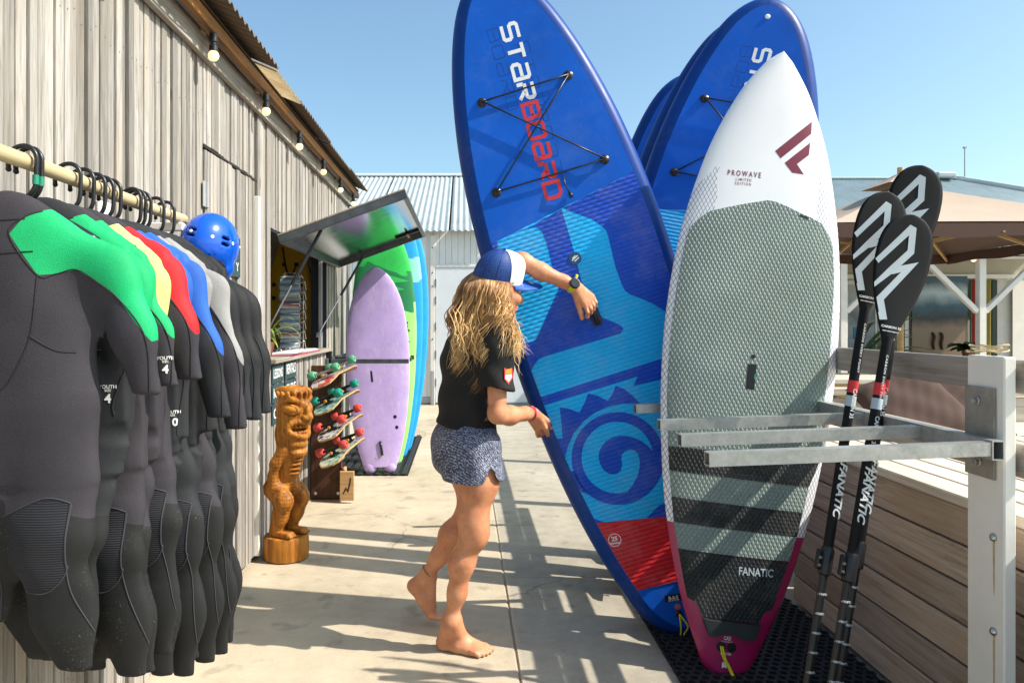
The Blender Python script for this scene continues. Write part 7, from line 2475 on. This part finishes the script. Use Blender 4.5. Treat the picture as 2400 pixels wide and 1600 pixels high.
for (hv, hq, wr_, d_) in ((lv, lq, wrL, (wrL - elL).normalized()), (rv, rq, wrR, (wrR - elR).normalized())):
    arm = open_at(cur_v, cur_f, wr_ - d_*.010, d_, True)
    hd_ = open_at([Vector(v) for v in hv], [list(map(int, f)) for f in hq], wr_ - d_*.003, d_, False)
    av, af = pull(arm); hv2, hf2 = pull(hd_); arm.free(); hd_.free()
    o_ = len(av)
    bm = bmesh.new()
    vs = [bm.verts.new(v) for v in av + hv2]
    for f in af + [[i + o_ for i in f] for f in hf2]:
        try: bm.faces.new([vs[i] for i in f])
        except ValueError: pass
    be = [e for e in bm.edges if len(e.link_faces) == 1 and (e.verts[0].co - wr_).length < .06]
    try: bmesh.ops.bridge_loops(bm, edges=be)
    except Exception as ex: print('bridge', ex)
    bmesh.ops.triangulate(bm, faces=[f for f in bm.faces if len(f.verts) > 4])
    cur_v, cur_f = pull(bm); bm.free()
me = bpy.data.meshes.new('body')
me.from_pydata([tuple(v) for v in cur_v], [], cur_f); me.materials.append(W['skin'])
me.polygons.foreach_set('use_smooth', [True]*len(me.polygons))
body = wp(link(bpy.data.objects.new('body', me), woman))
# eyes
for s in (-1, 1):
    e = wp(MB().sphere(H(.077, s*.030, .010), .0115, 14, 10).build('eye', W['white'], woman, smooth=True))
    MB().sphere(H(.0855, s*.030, .010), .0048, 10, 8, sc=(.8, 1, 1)).build('iris', W['black_plastic'], e, smooth=True)

# ---- t-shirt
S_ = Field((-.22, 2.70, .80), (.36, 3.28, 1.46), .005)
rot = (0, 0, FA)
slR = shR.lerp(elR, .68); slL = shL.lerp(elL, .55)
S_.cap(shR, slR, .066, .066, .03); S_.cap(shL, slL, .064, .062, .03)
dR = (elR - shR).normalized(); dLl = (elL - shL).normalized()
S_.box(slR + dR*.062, (.085, .085, .06), .0, tuple(dR.to_track_quat('Z', 'Y').to_euler()), sub=True)
S_.cap(slR + dR*.02, slR - dR*.05, .056, .050, 0, sub=True)
S_.box(slL + dLl*.055, (.085, .085, .05), .0, tuple(dLl.to_track_quat('Z', 'Y').to_euler()), sub=True)
S_.ell(pel + Vector((0, 0, .02)), (.128, .165, .13), .05, rot)
S_.ell(wai + Vector((-.002, 0, 0)), (.116, .150, .13), .06, rot)
S_.ell(che + Vector((-.004, 0, 0)), (.116, .160, .15), .06, rot)
S_.ell(che + fwd*.06 + Vector((0, 0, -.005)), (.068, .125, .075), .05, rot)
S_.cap(shR.lerp(nek, .12), shL.lerp(nek, .12), .068, .064, .05)
S_.cap(nek + Vector((-.012, 0, -.05)), nek + Vector((0, 0, -.01)), .085, .062, .04)
def shirt_folds(x, y, z, d):
    hem = (z - (.900 - .22*(x - .02)))                                   # the hem falls to the front
    w = 1.25*(.004*np.sin(34*(z + .8*x) + 9*y)*np.exp(-((z - 1.02)/.12)**2) + .003*np.sin(52*(z - .7*x) + 20*y)*np.exp(-((z - 1.00)/.15)**2) + .0025*np.sin(60*x + 28*z)*np.exp(-((z - .92)/.10)**2) + .003*np.sin(45*(z + x))*np.exp(-((z - 1.20)/.10)**2))
    return np.maximum(d + w, -hem)
S_.every(shirt_folds)
S_.ell(pel + Vector((.002, 0, -.045)), (.118, .150, .11), .0, rot, sub=True)
sv, sq = S_.mesh(2)
tee = NT('black_cotton')
_n = tee.noise(tee.obj(), 5, 4); _f = tee.noise(tee.obj(), 420, 2)
tee.p(Base_Color=tee.ramp(_n, (.3, (.0055, .005, .005)), (.7, (.0095, .009, .009))), Roughness=.85)
tee.bump(_f, .25, .002)
shirt = wp(np_mesh('t_shirt', sv, sq, tee.mat, woman))
# sleeve badge
bc_ = P(1192, 878, 2.785)
def on_sleeve(x, y):
    p = bc_ + Vector((x, 0, y)); c = shR.lerp(elR, max(0, min(1, (shR.z - p.z)/(shR.z - elR.z))))
    dx = p.x - c.x; dy = math.sqrt(max(.0675**2 - dx*dx, .0004))
    return Vector((p.x, c.y - dy - .0022, p.z))
mb = MB(); mb.flat([(-.017, .026), (.017, .032), (.018, -.012), (.0, -.036), (-.017, -.016)], on_sleeve); bd_ = mb.build('sleeve_badge', W['red'], shirt)
mb = MB(); mb.flat([(-.013, .020), (.013, .025), (.013, .004), (-.013, .002)], lambda x, y: on_sleeve(x, y) + Vector((0, -.0006, 0))); mb.build('badge_field', plain('orange_print', (.75, .24, .02), .5), shirt)
mb = MB(); mb.flat([(-.013, .000), (.013, .002), (.013, -.011), (.0, -.027), (-.013, -.014)], lambda x, y: on_sleeve(x, y) + Vector((0, -.0006, 0))); mb.build('badge_field', plain('cream_print', (.70, .66, .55), .5), shirt)

# ---- shorts
T_ = Field((-.20, 2.76, .64), (.26, 3.30, 1.00), .005)
T_.ell(pel + Vector((-.004, 0, .02)), (.124, .162, .11), .04, rot)
T_.ell(pel - fwd*.045 + Vector((0, 0, -.05)), (.096, .150, .105), .05, rot)
T_.cap(hipR + Vector((0, 0, .0)), hipR.lerp(knR, .33) + Vector((.006, 0, -.03)), .112, .122, .04)
T_.cap(hipL + Vector((0, 0, .0)), hipL.lerp(knL, .33) + Vector((.0, 0, -.03)), .106, .112, .03)
def shorts_cut(x, y, z, d):
    w = .0035*np.sin(48*x + 14*z + 8*y)*np.exp(-((z - .76)/.10)**2) + .003*np.sin(30*(y - x) + 40*z)
    near = y < 3.03
    # dipped side hem that rises at the slit
    hem = np.where(near, .708 + .060*np.exp(-((x - .105)/.022)**2) + .05*np.clip(-(x + .085), 0, 1)*8*.12, .735)
    return np.maximum(np.maximum(d + w, hem - z), z - .965)
T_.every(shorts_cut)
T_.cap(hipR + Vector((0, 0, -.09)), hipR.lerp(knR, .7), .101, .112, 0, sub=True)
T_.cap(hipL + Vector((0, 0, -.09)), hipL.lerp(knL, .7), .096, .102, 0, sub=True)
tv, tq = T_.mesh(2)
sh = NT('patterned_navy_cloth')
_v = sh.obj()
_w = sh.n('ShaderNodeTexWave', {'wave_type': 'BANDS', 'bands_direction': 'DIAGONAL'}, Vector=_v, Scale=46.0, Distortion=7.0, Detail=3.0, Detail_Scale=2.6).outputs['Fac']
_g = sh.noise(_v, 110, 3, .7); _b = sh.noise(_v, 11, 3)
_k = sh.math('MULTIPLY', sh.ramp(_w, (.52, 0.0), (.66, 1.0)), sh.ramp(_g, (.40, 0.0), (.55, 1.0)))
sh.p(Base_Color=sh.mix(_k, sh.ramp(_b, (.3, (.022, .03, .07)), (.7, (.05, .06, .115))), sh.ramp(_b, (.35, (.26, .28, .36)), (.65, (.48, .49, .56)))), Roughness=.7)
sh.bump(_w, .15, .002)
wp(np_mesh('shorts', tv, tq, sh.mat, woman))

# ---- cap
capc = H(-.004, 0, .052)
cf_ = (hf + Vector((0, 0, .04))).normalized(); cr_ = cf_.cross(Vector((0, 0, 1))).normalized(); cu_ = cr_.cross(cf_)
_q = Matrix.Rotation(R(22), 3, cf_)
cr_, cu_ = (_q @ cr_), (_q @ cu_)
def cap_pt(a, s, grow=0.0):
    """a: angle from the front; s: 0 rim .. 1 top"""
    z = .122*s
    fr_ = max(0, math.cos(a))
    q = (1 - s**(2.3 + 1.6*fr_))**.5 if s < 1 else 0
    ca, sa = math.cos(a), math.sin(a)
    f = (.104 if ca > 0 else .108)*ca*q; r = .085*sa*q
    return capc + cf_*(f*(1 + grow)) + cr_*(r*(1 + grow)) + cu_*(z*(1 + grow*.6) + .012*ca*ca*(1 - s)*(-1 if ca < 0 else 0) + (.010*fr_*s*(1-s)*4))
def cap_patch(name, a0, a1, mat, n=22, m=14):
    mb = MB(); vs, fs = [], []
    for g in (0.0, -.018):
        for i in range(n+1):
            for j in range(m+1):
                vs.append(cap_pt(lerp(a0, a1, i/n), min(1, math.sin(j/m*math.pi/2)), g))
    k = (n+1)*(m+1)
    for i in range(n):
        for j in range(m):
            q = i*(m+1) + j
            fs.append((q, q+m+1, q+m+2, q+1)); fs.append((k+q, k+q+1, k+q+m+2, k+q+m+1))
    mb.add(vs, fs)
    return mb.build(name, mat, cap_o, smooth=True)
W['cap_blue'] = NT('blue_mesh_cloth')
_m = W['cap_blue']; _v = _m.obj()
_d = _m.n('ShaderNodeTexVoronoi', {'feature': 'F1'}, Vector=_v, Scale=260.0).outputs['Distance']
_m.p(Base_Color=_m.ramp(_d, (.25, (.004, .016, .060)), (.55, (.006, .060, .30))), Roughness=.55); _m.bump(_d, .4, .002)
W['cap_blue'] = _m.mat
W['brim_blue'] = plain('royal_blue_cloth', (.006, .075, .40), .65, var=.08, vs=20, bump=.2, bscale=300)
cap_o = wp(MB().lathe([(.006, 0), (.008, .003), (.004, .007)], 10, Matrix.Translation(cap_pt(0, 1) + cu_*.0)).build('cap', W['brim_blue'], woman, smooth=True))
A_ = R(82)
cap_patch('front_panel', -A_, A_, W['white'])
cap_patch('mesh_back', A_, 2*math.pi - A_, W['cap_blue'], 40)
mb = MB(); vs, fs = [], []
n, m = 24, 8
for lay in (0, 1):
    for i in range(n+1):
        a = lerp(-R(66), R(66), i/n)
        p0 = cap_pt(a, 0)
        for j in range(m+1):
            t = j/m
            ext = .078*math.cos(a*1.18)**.6 if abs(a) < R(66) else 0
            ext = .098*max(0, math.cos(a*1.36))**.45
            p = p0 + cf_*ext*t + cr_*math.sin(a)*.004*t + cu_*(-.006*t - .010*(math.sin(a)**2)*t - .0035*lay)
            vs.append(p)
k = (n+1)*(m+1)
for i in range(n):
    for j in range(m):
        q = i*(m+1) + j
        fs.append((q, q+1, q+m+2, q+m+1)); fs.append((k+q, k+q+m+1, k+q+m+2, k+q+1))
    q = i*(m+1) + m
    fs.append((q, q+m+1, k+q+m+1, k+q))
mb.add(vs, fs); mb.build('brim', W['brim_blue'], cap_o, smooth=True)
mb = MB(); mb.flat([(.018*math.cos(R(15*i)), .011*math.sin(R(15*i))) for i in range(24)], lambda x, y: capc + cf_*(.145 + y) + cr_*(.012 + x) + cu_*(.002)); mb.build('brim_sticker', W['grey_print'], cap_o)
mb = MB()
for k_ in range(7):
    a = A_ + (2*math.pi - 2*A_)*k_/6
    mb.tube([cap_pt(a, math.sin(j/12*math.pi/2), .004) for j in range(12)], .0013, 5)
mb.build('cap_seam', W['navy'], cap_o, smooth=True)

# ---- hair: a soft core and many wavy locks
hm = NT('sunbleached_hair')
_t = hm.attr('tone'); _a = hm.attr('along')
_n = hm.noise(hm.map(hm.obj(), (1, 1, .5)), 60, 3)
_f = hm.math('ADD', hm.math('ADD', _t, hm.math('MULTIPLY', hm.math('SUBTRACT', _n, .5), .35)), hm.math('MULTIPLY', _a, .42))
hm.p(Base_Color=hm.ramp(_f, (.10, (.10, .040, .010)), (.34, (.34, .150, .036)), (.60, (.60, .32, .095)), (.90, (.86, .60, .28))), Roughness=.5)
hm.set(hm.bs, 'Specular IOR Level', .6); hm.set(hm.bs, 'Sheen Weight', .2)
rh = random.Random(21)
verts, faces, tone, along = [], [], [], []
def lock(pts, r, tn, n=5):
    mb = MB()
    k = len(pts)
    rr = [r*(.55 + .75*math.sin(math.pi*min(1, .18 + .72*i/(k-1))))*(1 - .88*(i/(k-1))**3) for i in range(k)]
    mb.tube(pts, rr, n)
    b = len(verts)
    verts.extend(tuple(v) for v in mb.v)
    faces.extend(tuple(i+b for i in f) for f in mb.f)
    for i in range(len(mb.v)):
        tone.append(tn); along.append(min(1, (i//n)/(k-1)))
core = Field((-.12, 2.74, 1.10), (.24, 3.12, 1.56), .006)
core.ell(H(-.034, .0, -.010), (.080, .076, .092), .02, hrot)
core.chain([H(-.06, .02, -.05), P(1112, 760, 2.93), P(1095, 815, 2.92)], [.068, .068, .040], .04)
core.chain([H(-.01, .055, -.03), P(1160, 760, 2.86), P(1168, 815, 2.83)], [.050, .048, .030], .04)
cv, cq = core.mesh(1)
for i in range(96):                                                      # clumps of locks that share a wave
    u = ((i + rh.random())/96)**.9
    a = lerp(R(86), R(215), u)
    if u < .42:
        ex, ey = rh.gauss(1187, 15), rh.choice([770, 790, 805, 825, 840])
        eY = 2.815 + rh.uniform(-.02, .03)
        if rh.random() < .14: ey += rh.uniform(10, 50)
        m1 = P(rh.gauss(1164, 9), 722, 2.845)
    else:
        q = (u - .42)/.58
        ex, ey = lerp(1150, 1070, q) + rh.gauss(0, 14), rh.choice([795, 815, 830, 850, 862]) + rh.gauss(0, 8)
        eY = lerp(2.835, 2.93, q) + rh.uniform(-.025, .03)
        if rh.random() < .12: ey += rh.uniform(10, 45)
        m1 = P(lerp(1148, 1076, q) + rh.gauss(0, 10), 740, lerp(2.845, 2.90, q))
    end = P(ex, ey, eY)
    amp = rh.uniform(.010, .026); fq = rh.uniform(1.2, 2.3); ph = rh.uniform(0, 6.28)
    tn0 = rh.gauss(.22 + .10*(u < .5), .16)
    for j in range(26):
        root = cap_pt(a + rh.gauss(0, .09), .10, -.03 + .03*rh.random())
        mid = m1 + Vector((rh.gauss(0, .010), rh.gauss(0, .010), 0))
        e2 = end + Vector((rh.gauss(0, .010), rh.gauss(0, .010), rh.gauss(0, .014)))
        base = smooth_curve([root, root.lerp(mid, .35) + (root - hed).normalized()*.020, root.lerp(mid, .7) + (root - hed).normalized()*.016, mid, mid.lerp(e2, .55) + Vector((rh.gauss(0, .008), rh.gauss(0, .006), 0)), e2], 6)
        am = amp*rh.uniform(.75, 1.2); p2 = ph + rh.gauss(0, .35)
        pts = []
        for k, p in enumerate(base):
            t = k/(len(base)-1)
            w = am*t**.7*(1 + .5*t)
            pts.append(p + Vector((math.sin(fq*6.28*t + p2)*w, math.cos(fq*6.28*t + p2)*w*.8, math.sin(fq*5*t)*w*.4)))
        lock(pts, rh.choice([.0027, .0021, .0016, .0012]), max(0, min(1, tn0 + rh.gauss(0, .09))), 4)
for i in range(60):                                                      # loose flyaway ends
    a = P(rh.uniform(1060, 1215), rh.uniform(720, 800), rh.uniform(2.81, 2.87)); L2 = rh.uniform(.08, .20)
    pts = [a + Vector((math.sin(t*5 + i)*.012 + t*rh.uniform(-.01, .02), -.006*t, -L2*t)) for t in [k/9 for k in range(10)]]
    lock(pts, .0015, rh.uniform(.5, .9), 4)
b = len(verts)
me = bpy.data.meshes.new('hair')
allv = verts + [tuple(v) for v in cv]
allf = faces + [tuple(int(i)+b for i in f) for f in cq]
me.from_pydata(allv, [], allf); me.materials.append(hm.mat)
me.polygons.foreach_set('use_smooth', [True]*len(me.polygons))
for nm, arr in (('tone', tone + [.22]*len(cv)), ('along', along + [0.0]*len(cv))):
    at = me.attributes.new(nm, 'FLOAT', 'POINT'); at.data.foreach_set('value', np.array(arr, np.float32))
wp(link(bpy.data.objects.new('hair', me), woman))

# ---- watch, wrist bands, anklet
def band(name, c, axis, r, rad, mat, parent, flat=1.0):
    axis = axis.normalized(); a = axis.cross(Vector((0, 0, 1))).normalized(); b = axis.cross(a)
    o = MB().tube([c + (a*math.cos(t) + b*math.sin(t))*r for t in [2*math.pi*i/28 for i in range(28)]], rad, 8, closed=True).build(name, mat, parent, smooth=True)
    return wp(o)
ax = (wrL - elL).normalized()
wc = wrL - ax*.008
watch = band('watch', wc, ax, .0275, .0048, W['lime_strap'], woman)
for off in (-.008, .008):
    o = MB().tube([wc + ax*off + (ax.cross(Vector((0, 0, 1))).normalized()*math.cos(t) + ax.cross(ax.cross(Vector((0, 0, 1))).normalized())*math.sin(t))*.0272 for t in [2*math.pi*i/28 for i in range(28)]], .0042, 8, closed=True).build('strap', W['lime_strap'], watch, smooth=True)
wn_ = Vector((.10, -.92, .38)).normalized(); wn_ = (wn_ - ax*wn_.dot(ax)).normalized()
Mw = (Matrix((ax, wn_.cross(ax), wn_)).transposed()).to_4x4(); Mw.translation = wc + wn_*.026
MB().lathe([(.018, -.004), (.0225, -.002), (.0230, .006), (.0205, .010), (.0170, .0105), (.0165, .0092)], 28, Mw).build('case', W['black_plastic'], watch, auto=40)
MB().lathe([(.0165, .0095), (.016, .0098)], 28, Mw).build('dial', plain('dark_dial', (.03, .035, .04), .15), watch)
mb = MB()
for p in (wc + wn_.cross(ax)*.030 + Vector((.006, 0, .012)),): mb.tube([wc + wn_.cross(ax)*(.026 + .004*i) + Vector((.001*i, -.004, .003*i)) for i in range(5)], .006, 6)
mb.build('strap_end', W['lime_strap'], watch, smooth=True)
ax2 = (wrR - elR).normalized()
band('bracelet', wrR - ax2*.010, ax2 + Vector((0, 0, .2)), .030, .0026, W['pink_cord'], woman)
band('bracelet', wrR - ax2*.002, ax2 + Vector((.2, 0, -.1)), .0295, .0024, W['pink_cord'], woman)
band('anklet', anL + (knL - anL).normalized()*.022, (knL - anL) + Vector((.1, 0, .0)), .0365, .0020, plain('tan_cord', (.25, .13, .04), .7), woman)
